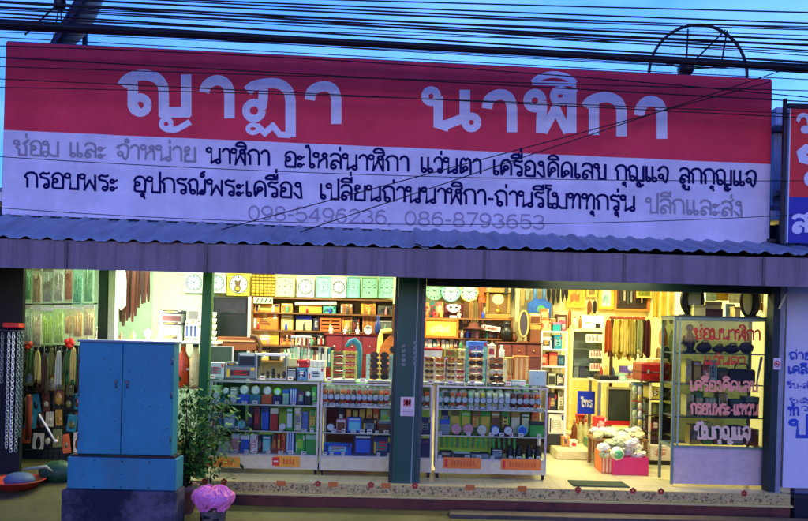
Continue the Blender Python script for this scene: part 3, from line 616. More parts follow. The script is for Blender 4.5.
for pts, th, lb in (([(-200, 42), (0, 46), (1000, 118)], 1.1, 'thin wire hanging over the top left corner of the sign'),
                    ([(-200, 60), (200, 73), (1000, 96)], 1.0, 'thin black wire crossing the red band through the first large letter'),
                    ([(-200, 70), (300, 93), (1000, 128)], 1.0, 'thin black wire crossing the red band at the middle of the large letters'),
                    ([(-200, 84), (400, 98), (1000, 124)], .9, 'lower thin black wire crossing the middle of the large white letters'),
                    ([(-200, 46), (300, 74), (1000, 112)], 1.2, 'thin wire running just under the top edge of the red band'),
                    ([(-200, 142), (170, 166.5), (1000, 178)], .8, 'thin wire crossing the first text line on the white band'),
                    ([(-200, 190), (60, 212), (1000, 200)], .8, 'thin wire sagging along the lower left edge of white band')):
    cable(pts, -.35, th, 'service_wire', lb)
cable([(160, 246), (770, 82)], -.30, 1.1, 'service_wire', 'thin wire slanting up to the top right corner across letters, upper one')
cable([(240, 252), (790, 68)], -.33, 1.1, 'service_wire', 'thin wire slanting up across the last large letter, lower one')

# ================================================================== SATELLITE DISHES
YD = 1.6
c0 = P(698, 75, YD); R0 = 49 / sc(YD)
sd_ = thing('satellite_dish', 'large open mesh satellite dish standing on the roof behind the sign right half', 'satellite dish', (c0[0], YD, 3.12))
mesh_m = plastic_film(C(90, 84, 120), .2)
q = MB(); n = 48; vs = []; fs = []
for j in range(9):
    r = R0 * j / 8
    for i in range(n):
        t = 2 * PI * i / n; vs.append((c0[0] + r * math.cos(t), YD + .35 - .35 * (j / 8) ** 2, c0[1] + r * 1.02 * math.sin(t)))
for j in range(8):
    for i in range(n): fs.append((j * n + i, j * n + (i + 1) % n, (j + 1) * n + (i + 1) % n, (j + 1) * n + i))
q.add(vs, fs, True); q.build('mesh_bowl', mesh_m, sd_)
MB().tube([(c0[0] + R0 * math.cos(2 * PI * i / 64), YD, c0[1] + 1.02 * R0 * math.sin(2 * PI * i / 64)) for i in range(64)], .02, 6, closed=True).build('rim', M_cable, sd_)
q = MB()
for a in range(0, 360, 30):
    t = math.radians(a); q.tube([(c0[0] + R0 * k / 6 * math.cos(t), YD + .36 - .35 * (k / 6) ** 2, c0[1] + 1.02 * R0 * k / 6 * math.sin(t)) for k in range(7)], .003, 5)

lnb = P(688, 70, YD); lx, lz = lnb; yl = YD - .9
lx, lz = P(686, 69, yl)
q = MB(); q.lathe([(.0, -.1), (.06, -.1), (.09, -.03), (.09, .05), (.05, .1), (0, .1)], (lx, yl, lz), 'y', 14); q.build('feed_horn', M_black, sd_)
q = MB()
for u, v in ((688, 29.5), (725, 30.5), (742, 66), (662, 62)):
    x, z = P(u, v, YD); q.tube([(x, YD, z), (lx, yl, lz)], .011, 6)
q.tube([P3 for P3 in ((P(727, 31, YD)[0], YD, P(727, 31, YD)[1]), (P(711, 75, YD)[0], YD - .3, P(711, 75, YD)[1]))], .011, 6)
q.build('strut', M_cable, sd_)
MB().tube([(c0[0], YD + .4, 3.12), (c0[0], YD + .4, c0[1] - .1)], .04, 8).build('mast', M_steel, sd_)
# dish seen nearly edge on (left)
YD2 = 1.3
sd2 = thing('satellite_dish', 'dark satellite dish seen nearly edge on behind the sign top left corner', 'satellite dish', (XU(80, YD2, 40), YD2, 3.12))
ax = Vector((-.74, -.55, .40)).normalized(); cc = Vector((P(86, 18, YD2)[0], YD2, P(86, 18, YD2)[1]))
ua = Vector((.72, 0, .69)).normalized(); ua = (ua - ax * ua.dot(ax)).normalized(); ub = ax.cross(ua); RR = .8
q = MB(); vs = []; fs = []
for j in range(9):
    for i in range(40):
        t = 2 * PI * i / 40; r = RR * j / 8; vs.append(cc + (ua * math.cos(t) + ub * math.sin(t)) * r + ax * (.26 * (j / 8) ** 2 - .1))
for j in range(8):
    for i in range(40): fs.append((j * 40 + i, j * 40 + (i + 1) % 40, (j + 1) * 40 + (i + 1) % 40, (j + 1) * 40 + i))
q.add(vs, fs, True); o = q.build('bowl', mat(C(44, 50, 70), .5, var=.3), sd2); m_ = o.modifiers.new('thick', 'SOLIDIFY'); m_.thickness = .012
MB().tube([cc + (ua * math.cos(2 * PI * i / 40) + ub * math.sin(2 * PI * i / 40)) * RR + ax * .16 for i in range(40)], .02, 6, closed=True).build('rim', M_black, sd2)
fx = P(60, 2, YD2 - .4); F = Vector((fx[0], YD2 - .4, fx[1]))
q = MB(); q.lathe([(0, -.09), (.06, -.09), (.07, 0), (.05, .1), (0, .1)], F, 'z', 12); q.build('feed_horn', M_black, sd2)
q = MB()
for a in (.4, 2.4, 4.3): q.tube([cc + (ua * math.cos(a) + ub * math.sin(a)) * RR * .95 + ax * .15, F], .008, 5)
b = P(33, 41, YD2); q.tube([(b[0], YD2 - .2, b[1]), F], .012, 5)
q.build('strut', M_cable, sd2)
MB().tube([(cc.x - .12, YD2 + .3, 3.12), (cc.x - .06, YD2 + .12, cc.z - .05)], .035, 8).build('mast', M_steel, sd2)

# ================================================================== STREET CABINET, PLANT, BIN
YC = -1.25
bx = thing('street_cabinet', 'blue two door steel street cabinet on a stained concrete plinth', 'cabinet', (XU(122, YC), YC, -.3))
M_blue = weathered(C(48, 134, 148), C(58, 112, 130), .55, (3, 3, .6), 1.6, .42, C(34, 74, 92)); M_blue2 = weathered(C(50, 132, 148), C(76, 108, 112), .7, (3, 3, .6), 1.8, .45, C(40, 72, 86))
x0, x1, z0, z1 = RECT(78.5, 173, 343, 455, YC)
MB().box(x0, x1, YC, YC + .17, z0, z1, .008).build('body', M_blue, bx)
MB().box(x0 - .015, x1 + .015, YC - .02, YC + .19, z1 + .001, z1 + .022, .006).build('roof', mat(C(120, 135, 150), .5), bx)
xm = XU(122.5, YC, 400)
for a, b in ((x0 + .006, xm - .004), (xm + .004, x1 - .006)):
    d = MB().box(a, b, YC - .018, YC - .001, z0 + .008, z1 - .012, .004).build('door', M_blue, bx)
    hx = (b - .05) if a < xm - .1 else (a + .045)
    q = MB(); q.box(hx - .016, hx + .012, YC - .028, YC - .0185, z0 + .655, z0 + .69, .004); q.tube([(hx, YC - .026, z0 + .65), (hx, YC - .026, z0 + .615)], .007, 6); q.build('handle', M_steel, d)
    q = MB()
    for k in range(9):
        sx, sz = random.uniform(a + .03, b - .03), random.uniform(z0 + .08, z1 - .2); l_ = random.uniform(.008, .03); q.add([(sx, YC - .0186, sz), (sx + l_, YC - .0186, sz + random.uniform(-.012, .012)), (sx + l_ * .9, YC - .0186, sz + .004)], [(0, 1, 2)])
    q.build('scratch', flat(C(30, 66, 80), .8), d)
    q = MB()
    for k in range(5): q.lathe([(0, 0), (.006, 0), (.006, .003), (0, .003)], (random.uniform(a + .05, b - .05), YC - .0215, random.uniform(z0 + .1, z1 - .15)), 'y', 6)
    q.build('rivet', M_steel, d)
    q = MB(); hx2 = (a + .004) if a < xm - .1 else (b - .004)
    for hz in (z0 + .16, z0 + .56, z1 - .16): q.tube([(hx2, YC - .02, hz - .03), (hx2, YC - .02, hz + .03)], .007, 8)
    q.build('hinge', M_steel, d)
X0, X1, Z0, Z1 = RECT(68.5, 177, 457.5, 489, YC)
lo = MB().box(X0, X1, YC - .03, YC + .20, Z0, Z1, .008).build('lower_box', M_blue2, bx)
q = MB()
for k in range(3):
    for z in (Z0 + .025, Z1 - .03, (Z0 + Z1) / 2) if k == 1 else (Z0 + .025, Z1 - .03):
        q.lathe([(0, 0), (.008, 0), (.008, .006), (0, .006)], (X0 + (X1 - X0) * (.25 + .25 * k), YC - .037, z), 'y', 6)
q.build('bolt', M_steel, lo)
MB().box(X0 + .02, X1 - .02, YC - .01, YC + .18, Z1 + .001, z0 - .001).build('seal', M_black, bx)
a0, a1, b0, b1 = RECT(60, 180, 490.5, 530, YC)
pm = weathered(C(40, 40, 52), C(128, 116, 126), .9, (1.2, 1.2, 1.2), 1.5, .92, C(24, 24, 30), .2, .5)
q = MB(); q.box(a0 + .03, a1 - .02, YC - .06, YC + .23, -.32, Z0 - .002, .02)
q.build('plinth', [pm, mat(C(140, 128, 150), .9, var=.4, scale=10)], bx)

# potted plant
YP = -.5
px, pz = P(184, 487, YP)
pl = thing('potted_plant', 'bushy green potted plant between the blue cabinet and left glass case', 'plant', (px, YP, -.24))
MB().lathe([(.10, -.245), (.135, -.02), (.15, -.02), (.15, .03), (.125, .03), (.12, 0)], (px, YP, 0), 'z', 20).build('pot', mat(C(165, 110, 105), .8, var=.25), pl)
q = MB(); tips = []
for k in range(9):
    a = random.uniform(0, 2 * PI); h = random.uniform(.4, .98); dx = random.uniform(-.1, .42); dy = random.uniform(-.12, .12)
    pth = [(px + .03 * math.cos(a) + dx * t ** 1.5, YP + .03 * math.sin(a) + dy * t, h * t) for t in (0, .33, .66, 1)]
    q.tube(pth, [.012, .009, .006, .003], 5); tips += [pth[2], pth[3], pth[1]]
q.tube([(px + .01, YP, 0), (px, YP, .45)], [.025, .012], 6)
q.build('stem', mat(C(70, 60, 40), .8), pl)
q = MB()
for k in range(1500):
    if random.random() < .5: b = random.choice(tips)
    else: b = (px + random.gauss(.14, .17), YP + random.gauss(0, .1), random.uniform(.15, .95))
    p = Vector(b) + Vector((random.gauss(0, .07), random.gauss(0, .06), random.gauss(0, .07)))
    l = random.uniform(.05, .1); d = Vector((random.uniform(-1, 1), random.uniform(-1, .6), random.uniform(-.9, .5))).normalized(); s_ = d.cross(Vector((random.uniform(-.4, .4), random.uniform(-.4, .4), 1))).normalized() * l * .2
    q.m = random.choice((0, 0, 1, 1, 2)); q.add([p, p + d * l * .5 + s_, p + d * l, p + d * l * .5 - s_], [(0, 1, 2, 3)])
q.build('foliage', [mat(C(44, 96, 30), .6, spec=.2), mat(C(26, 64, 24), .6, spec=.2), mat(C(80, 120, 40), .6, spec=.2)], pl)

# bin with a pink bag
YT = -1.05
cx = XU(213.5, YT, 500); zr_ = ZV(509, YT, 213)
bn = thing('trash_bin', 'small battered grey bin standing at the kerb under a pink bag', 'bin', (cx, YT, -.26))
rb = .125
MB().lathe([(rb * .86, -.262), (rb, zr_ - .005), (rb * 1.05, zr_), (rb * .95, zr_ - .002), (rb * .8, -.24)], (cx, YT, 0), 'z', 28).build('body', mat(C(110, 104, 100), .8, var=.6, scale=9), bn)
q = MB()
for t, z, wd_, ht in ((-2.0, -.03, .05, .03), (-1.3, -.05, .06, .022), (-1.85, -.13, .07, .03), (-1.1, -.16, .05, .04), (-2.4, -.15, .04, .04)):
    q.add([(cx + (rb + .003) * math.cos(t + k * wd_ / rb), YT + (rb + .003) * math.sin(t + k * wd_ / rb), z + j * ht) for j in (-.5, .5) for k in (-.5, 0, .5)], [(0, 1, 4, 3), (1, 2, 5, 4)])
q.build('label_patch', flat(C(20, 18, 20)), bn)
bg_ = MB(); n = 54; vs = []; fs = []
bc = P(213, 497, YT); prof = [(.137, -.112), (.142, -.10), (.16, -.075), (.185, -.04), (.198, -.005), (.196, .03), (.172, .058), (.135, .08), (.095, .098), (.05, .10), (.02, .085), (0, .07)]
random.seed(3); fold = [(random.uniform(0, 2 * PI), random.uniform(.10, .24), random.uniform(.03, .075), random.uniform(-2, 2)) for _ in range(26)]
for j, (r, h) in enumerate(prof):
    for i in range(n):
        t = 2 * PI * i / n; k = 1.0 + random.uniform(-.035, .035)
        for a_, w2, am, tw in fold:
            d = (t - a_ - tw * h * 2.5 + PI) % (2 * PI) - PI; k += am * (max(0, 1 - abs(d) / w2) - .25 * (abs(d) < w2 * 2)) * (.5 + .5 * math.sin(a_ * 7 + h * 22))
        vs.append((bc[0] + r * k * math.cos(t) * 1.02, YT + r * k * math.sin(t) * .8, bc[1] + h + .006 * math.sin(4 * t + 1 + j * .4) + random.uniform(-.010, .010)))
for j in range(len(prof) - 1):
    for i in range(n): fs.append((j * n + i, j * n + (i + 1) % n, (j + 1) * n + (i + 1) % n, (j + 1) * n + i))
bg_.add(vs, fs, False)
o = bg_.build('plastic_bag', mat(C(236, 124, 180), .42, var=.22, scale=9, bump=.35, spec=.4))
tag(o, 'crumpled pink plastic bag bulging over the small grey bin', 'plastic bag')
random.seed(11)

# ================================================================== GOODS: builders
def box3(u0, u1, v0, v1, Y, z0=None):
    x0, x1, a, b = RECT(u0, u1, v0, v1, Y)
    if z0 is not None: b = z0 + (b - a); a = z0
    return x0, x1, a, b
def carton(name, label, cat, u0, u1, v0, v1, Y, d, col, col2=None, style='label', z0=None, group=None, rot=0):
    x0, x1, a, b = box3(u0, u1, v0, v1, Y, z0); w_, h_ = x1 - x0, b - a
    r = thing(name, label, cat, ((x0 + x1) / 2, Y + d / 2, a), group)
    m1 = mat(col, .55, var=.16, scale=12); m2 = flat(col2 if col2 else tuple(c * .45 for c in col))
    if style == 'lid':
        MB().box(x0, x1, Y, Y + d, a, b - h_ * .26, .004).build('body', m1, r)
        MB().box(x0 - .003, x1 + .003, Y - .003, Y + d + .003, b - h_ * .26 + .0005, b, .004).build('lid', m2, r)
    else:
        MB().box(x0, x1, Y, Y + d, a, b, .004).build('body', m1, r)
        if style == 'label': MB().box(x0 + w_ * .18, x1 - w_ * .2, Y - .002, Y - .0003, a + h_ * .25, b - h_ * .3).build('label_panel', m2, r)
        if style in ('label', 'tape', 'lid') and w_ > .05:
            pr = random.Random(int(u0 * 37 + v0 * 11)); lum = sum(col) / 3; pc = [C(240, 232, 210), C(200, 40, 30), C(30, 40, 90), C(240, 190, 40), C(30, 30, 30)]
            q = MB(); n_ = pr.randint(3, 6); hh = h_ * .5 / n_
            for k_ in range(n_): q.box(x0 + w_ * (.24 + pr.random() * .1), x0 + w_ * (.5 + pr.random() * .26), Y - .0034, Y - .0021, a + h_ * .3 + k_ * hh, a + h_ * .3 + k_ * hh + hh * pr.uniform(.3, .6))
            q.m = 1; q.box(x0 + w_ * .06, x0 + w_ * .15, Y - .0016, Y - .0004, a + h_ * .1, b - h_ * .1 * pr.randint(1, 5)); q.box(x1 - w_ * .17, x1 - w_ * .05, Y - .0016, Y - .0004, b - h_ * .3, b - h_ * .06)
            q.build('print', [flat(pc[pr.randint(0, 4)]), flat(pc[pr.randint(0, 3)])], r)
        if style == 'tape': MB().box(x0 + w_ * .42, x1 - w_ * .42, Y - .0015, Y + d + .001, a + h_ * .55, b + .0015).build('tape', m2, r)
        if style == 'window':
            MB().box(x0 + w_ * .1, x1 - w_ * .1, Y - .002, Y - .0003, a + h_ * .12, a + h_ * .75).build('window', m2, r)
            MB().box(x0 + w_ * .1, x1 - w_ * .1, Y - .002, Y - .0003, b - h_ * .17, b - h_ * .08).build('print', flat(C(230, 225, 210)), r)
        if style == 'stripe':
            q = MB(); [q.box(x0 + w_ * f, x0 + w_ * (f + .16), Y - .002, Y - .0003, a + h_ * .05, b - h_ * .05) for f in (.1, .42, .74)]; q.build('stripe', m2, r)
    rr_ = random.Random(int(u0 * 13 + v1 * 7)); r.rotation_euler.z = rot or rr_.uniform(-.07, .07)
    return r
def hands(mb, cx, cz, r, y, a1=-60, a2=35):
    for a, l, t in ((a1, .55, .05), (a2, .78, .035)):
        t0 = math.radians(a); dx, dz = math.sin(t0), math.cos(t0); t *= r
        mb.add([(cx - dz * t - dx * r * .1, y, cz + dx * t - dz * r * .1), (cx + dx * l * r, y, cz + dz * l * r), (cx + dz * t - dx * r * .1, y, cz - dx * t - dz * r * .1)], [(0, 2, 1)]); y -= .001
def ticks(mb, cx, cz, r, y):
    for k in range(12):
        t0 = 2 * PI * k / 12; dx, dz = math.sin(t0), math.cos(t0); t = r * (.05 if k % 3 else .075); i, o_ = r * (.74 if k % 3 else .68), r * .9
        mb.add([(cx + dx * i - dz * t, y, cz + dz * i + dx * t), (cx + dx * o_ - dz * t, y, cz + dz * o_ + dx * t), (cx + dx * o_ + dz * t, y, cz + dz * o_ - dx * t), (cx + dx * i + dz * t, y, cz + dz * i - dx * t)], [(0, 3, 2, 1)])
M_ink = flat(C(30, 34, 36))
def sq_clock(label, u0, u1, v0, v1, Y, fcol, dcol, round_dial=False, group='wall clocks in the row under the fascia', a1=-60, a2=35, z0=None):
    x0, x1, a, b = box3(u0, u1, v0, v1, Y, z0); cx, cz = (x0 + x1) / 2, (a + b) / 2; t = min(x1 - x0, b - a) * .085; R = min(x1 - x0, b - a) / 2 - t * 1.2
    r = thing('wall_clock', label, 'clock', (cx, Y, a), group)
    q = MB(); q.box(x0, x0 + t, Y - .03, Y + .03, a, b, .005); q.box(x1 - t, x1, Y - .03, Y + .03, a, b, .005); q.box(x0 + t, x1 - t, Y - .03, Y + .03, b - t, b, .005); q.box(x0 + t, x1 - t, Y - .03, Y + .03, a, a + t, .005); q.build('frame', mat(fcol, .35), r)
    MB().box(x0 + t, x1 - t, Y - .012, Y + .02, a + t, b - t).build('dial', flat(dcol if not round_dial else tuple(min(1, c * .9 + .05) for c in fcol)), r)
    if round_dial: MB().disc(cx, Y - .016, cz, R, 32).build('face', flat(dcol), r); q = MB(); q.ring(cx, Y - .018, cz, R, .006, 32); q.build('bezel', mat(C(120, 130, 130), .4), r)
    q = MB(); ticks(q, cx, cz, R, Y - .019); q.build('numeral', mat(C(90, 120, 115)), r)
    q = MB(); hands(q, cx, cz, R, Y - .022, a1, a2); q.build('hand', M_ink, r)
    return r
def round_clock(label, u0, u1, v0, v1, Y, fcol, dcol, group=None, a1=-62, a2=62, n=36, z0=None, name='wall_clock', cat='clock'):
    x0, x1, a, b = box3(u0, u1, v0, v1, Y, z0); cx, cz = (x0 + x1) / 2, (a + b) / 2; R = (b - a) / 2
    r = thing(name, label, cat, (cx, Y, a), group)
    MB().lathe([(0, .03), (R * .98, .03), (R, 0), (R, -.025), (R * .93, -.032), (R * .86, -.02), (R * .86, -.008), (0, -.008)], (cx, Y, cz), 'y', n).build('frame', mat(fcol, .35), r)
    MB().disc(cx, Y - .0095, cz, R * .86, n).build('dial', flat(dcol), r)
    q = MB(); ticks(q, cx, cz, R * .86, Y - .011); q.build('numeral', mat(C(40, 60, 60)), r)
    q = MB(); hands(q, cx, cz, R * .86, Y - .014, a1, a2); q.build('hand', M_ink, r)
    return r
def alarm_clock(label, u0, u1, v0, v1, Y, bcol, dcol, z0, group=None):
    x0, x1, a, b = box3(u0, u1, v0, v1, Y, z0); cx = (x0 + x1) / 2; R = (x1 - x0) / 2; cz = z0 + R * 1.05
    r = thing('alarm_clock', label, 'alarm clock', (cx, Y, z0), group)
    MB().lathe([(0, .05), (R * .8, .05), (R, .03), (R, -.01), (R * .85, -.014), (0, -.012)], (cx, Y, cz), 'y', 24).build('body', mat(bcol, .4), r)
    MB().disc(cx, Y - .0155, cz, R * .78, 24).build('dial', flat(dcol), r)
    q = MB(); hands(q, cx, cz, R * .7, Y - .018, random.uniform(-90, 90), random.uniform(0, 180)); q.build('hand', M_ink, r)
    q = MB(); [q.tube([(cx + s * R * .55, Y + .01, z0 + R * .35), (cx + s * R * .75, Y + .01, z0)], .006, 6) for s in (-1, 1)]; q.build('feet', M_black, r)
    return r
def picture(label, u0, u1, v0, v1, Y, fcol, col, cat='picture', name='framed_picture', mot=None, t=.16, z0=None):
    x0, x1, a, b = box3(u0, u1, v0, v1, Y, z0); t = min(x1 - x0, b - a) * t
    r = thing(name, label, cat, ((x0 + x1) / 2, Y, a))
    q = MB(); q.box(x0, x0 + t, Y - .02, Y + .02, a, b, .004); q.box(x1 - t, x1, Y - .02, Y + .02, a, b, .004); q.box(x0 + t, x1 - t, Y - .02, Y + .02, b - t, b, .004); q.box(x0 + t, x1 - t, Y - .02, Y + .02, a, a + t, .004); q.build('frame', wood(fcol), r)
    MB().box(x0 + t, x1 - t, Y - .006, Y + .01, a + t, b - t).build('print', mat(col, .5, var=.5, scale=18), r)
    if mot:
        q = MB(); n = 5
        for k in range(n): q.prism([(x0 + t + (x1 - x0 - 2 * t) * c, a + t + (b - a - 2 * t) * d) for c, d in ((.15 + .12 * k, .15 + .1 * (k % 3)), (.3 + .12 * k, .2 + .1 * (k % 2)), (.28 + .12 * k, .62 + .1 * (k % 3)), (.12 + .12 * k, .5 + .08 * (k % 2)))], Y - .008 - k * 3e-4, Y - .0065)
        q.build('motif', mat(mot, .5, var=.3), r)
    return r
def strap(name, label, cat, u, v0, v1, w, Y, col, group=None, buckle=True, taper=.6, z_off=0):
    x, zt = P(u, v0, Y); _, zb = P(u, v1, Y); hw = w / 2 / sc(Y)
    r = thing(name, label, cat, (x, Y, zb), group); q = MB(); n = 8; L = []
    ph = random.uniform(0, 6)
    for i in range(n + 1):
        t = i / n; z = zt + (zb - zt) * t; k = hw * (1 - (1 - taper) * max(0, t - .7) / .3); dx = .004 * math.sin(ph + t * 4); L.append((x + dx - k, x + dx + k, z, Y + .006 * math.sin(t * 5 + ph)))
    vs = []; [vs.extend([(l, y - .003, z), (rr, y - .003, z), (rr, y + .003, z), (l, y + .003, z)]) for l, rr, z, y in L]
    fs = [(0, 1, 2, 3), (n * 4 + 3, n * 4 + 2, n * 4 + 1, n * 4)]
    for i in range(n):
        for j in range(4): fs.append((i * 4 + j, i * 4 + (j + 1) % 4, i * 4 + 4 + (j + 1) % 4, i * 4 + 4 + j))
    q.add(vs, fs); q.build('strap', mat(col, .55, var=.25, scale=20), r)
    if buckle:
        q = MB(); q.tube([(x - hw, Y - .006, zt), (x + hw, Y - .006, zt), (x + hw, Y - .006, zt - hw * 1.5), (x - hw, Y - .006, zt - hw * 1.5)], .004, 5, closed=True); q.build('buckle', M_alu, r)
    return r
def garment(name, label, cat, u0, u1, v0, v1, Y, col, group=None, depth=.05, hook=True):
    x0, x1, a, b = RECT(u0, u1, v0, v1, Y); r = thing(name, label, cat, ((x0 + x1) / 2, Y, a), group); q = MB(); n, k = 14, 10; vs = []; fs = []; ph = random.uniform(0, 6); fq = random.uniform(10, 16)
    for j in range(k + 1):
        t = j / k
        for i in range(n + 1):
            s = i / n; sh = .62 + .38 * min(1, t * 4); x = (x0 + x1) / 2 + (s - .5) * (x1 - x0) * sh
            vs.append((x, Y + depth * .5 * math.sin(s * fq + ph + t) * (.3 + .7 * t), b + (a - b) * t + (.03 * math.sin(s * 5 + ph) if j == k else 0) - .05 * abs(s - .5) * (1 - t)))
    for j in range(k):
        for i in range(n): c = j * (n + 1) + i; fs.append((c, c + n + 1, c + n + 2, c + 1))
    q.add(vs, fs, True); o = q.build('cloth', mat(col, .8, var=.25, scale=10, bump=.2), r); m = o.modifiers.new('thick', 'SOLIDIFY'); m.thickness = .004
    if hook: q = MB(); cx = (x0 + x1) / 2; q.tube([(cx, Y, b - .01), (cx, Y, b + .03), (cx + .012, Y, b + .045), (cx + .022, Y, b + .03)], .003, 5); q.build('hook', M_alu, r)
    return r
def bottle(label, u, v0, v1, Y, z0, rpx, col, cap, name='bottle', group=None):
    x, _ = P(u, v1, Y); h = (v1 - v0) / sc(Y); R = rpx / sc(Y); r = thing(name, label, 'bottle', (x, Y, z0), group)
    MB().lathe([(R * .9, 0), (R, h * .04), (R, h * .6), (R * .45, h * .76), (R * .4, h * .86)], (x, Y, z0), 'z', 16).build('body', mat(col, .25), r)
    MB().lathe([(R * .46, h * .86), (R * .46, h), (0, h)], (x, Y, z0), 'z', 12).build('cap', flat(cap), r)
    return r
def vase(name, label, cat, u, v0, v1, Y, z0, rpx, col, prof=((.5, 0), (.9, .15), (1, .4), (.6, .7), (.35, .8), (.5, .95), (.45, 1))):
    x, _ = P(u, v1, Y); h = (v1 - v0) / sc(Y); R = rpx / sc(Y)
    o = MB().lathe([(R * a, h * b) for a, b in prof], (x, Y, z0), 'z', 18).build(name, mat(col, .35)); return tag(o, label, cat)
def figurine(label, u, v0, v1, Y, z0, col, group=None):
    x, _ = P(u, v1, Y); h = (v1 - v0) / sc(Y); q = MB()
    q.lathe([(.22 * h, 0), (.24 * h, .06 * h), (.14 * h, .1 * h), (.2 * h, .3 * h), (.17 * h, .55 * h), (.08 * h, .68 * h), (.07 * h, .72 * h)], (x, Y, z0), 'z', 12); q.ball((x, Y, z0 + .83 * h), .13 * h, 10); q.tube([(x - .17 * h, Y, z0 + .55 * h), (x - .26 * h, Y - .06 * h, z0 + .3 * h), (x - .12 * h, Y - .16 * h, z0 + .28 * h)], .05 * h, 6); q.tube([(x + .17 * h, Y, z0 + .55 * h), (x + .26 * h, Y - .06 * h, z0 + .35 * h)], .05 * h, 6)
    return tag(q.build('figurine', mat(col, .4)), label, 'figurine', group)
def dup(root, loc, label=None):
    r = root.copy(); COL.objects.link(r); r.location = loc
    if label: r['label'] = label
    for ch in list(root.children):
        c = ch.copy(); COL.objects.link(c); c.parent = r
        for g in ch.children:
            d = g.copy(); COL.objects.link(d); d.parent = c
    return r
_spec = {}
def spectacles(label, u, v, Y, col, lens, group, wpx=11):
    x, z = P(u, v, Y); key = (col, lens, wpx)
    if key in _spec: return dup(_spec[key], (x, Y, z), label)
    W = wpx / sc(.5) / 2
    r = thing('spectacles', label, 'spectacles', (x, Y, z), group); q = MB()
    for s in (-1, 1):
        q.ring(x + s * W * .52, Y, z, W * .42, .0045, 16, W * .30)
        q.tube([(x + s * W * .95, Y, z + W * .12), (x + s * W, Y + .05, z + W * .12), (x + s * W * .95, Y + .11, z), (x + s * W * .95, Y + .125, z - .02)], .0035, 5)
    q.tube([(x - W * .14, Y, z + W * .1), (x, Y - .002, z + W * .16), (x + W * .14, Y, z + W * .1)], .0035, 5)
    q.build('rim', mat(col, .35), r)
    q = MB(); [q.disc(x + s * W * .52, Y + .001, z, W * .41, 16, W * .29) for s in (-1, 1)]; q.build('lens', mat(lens, .1, spec=.8), r)
    _spec[key] = r; return r
def watch(label, u, v, Y, z0, scol, dcol, group, h=16):
    x, _ = P(u, v, Y); key = ('w', scol, dcol, h)
    if key in _spec: return dup(_spec[key], (x, Y, z0), label)
    H = h / sc(Y); r = thing('wristwatch', label, 'watch', (x, Y, z0), group); cz = z0 + H * .58
    MB().lathe([(H * .2, 0), (H * .2, .012), (H * .08, .016), (H * .08, H * .3)], (x, Y + .01, z0), 'z', 10).build('stand', M_white, r)
    q = MB(); n = 18; vs = []; fs = []; sw = H * .13
    for i in range(n):
        t = 2 * PI * i / n; yy = Y + .03 + H * .34 * math.cos(t); zz_ = cz + H * .42 * math.sin(t)
        k = 1.12
        vs += [(x - sw, yy, zz_), (x + sw, yy, zz_), (x + sw, Y + .03 + (yy - Y - .03) * k, cz + (zz_ - cz) * k), (x - sw, Y + .03 + (yy - Y - .03) * k, cz + (zz_ - cz) * k)]
    for i in range(n):
        i2 = (i + 1) % n
        for j in range(4): fs.append((i * 4 + j, i * 4 + (j + 1) % 4, i2 * 4 + (j + 1) % 4, i2 * 4 + j))
    q.add(vs, fs); q.build('strap', mat(scol, .5), r)
    yf = Y + .03 - H * .34 * 1.12
    MB().lathe([(0, .006), (H * .2, .006), (H * .22, 0), (H * .2, -.006), (0, -.006)], (x, yf, cz), 'y', 16).build('case', M_alu, r)
    MB().disc(x, yf - .0075, cz, H * .17, 14).build('dial', flat(dcol), r)
    _spec[key] = r; return r

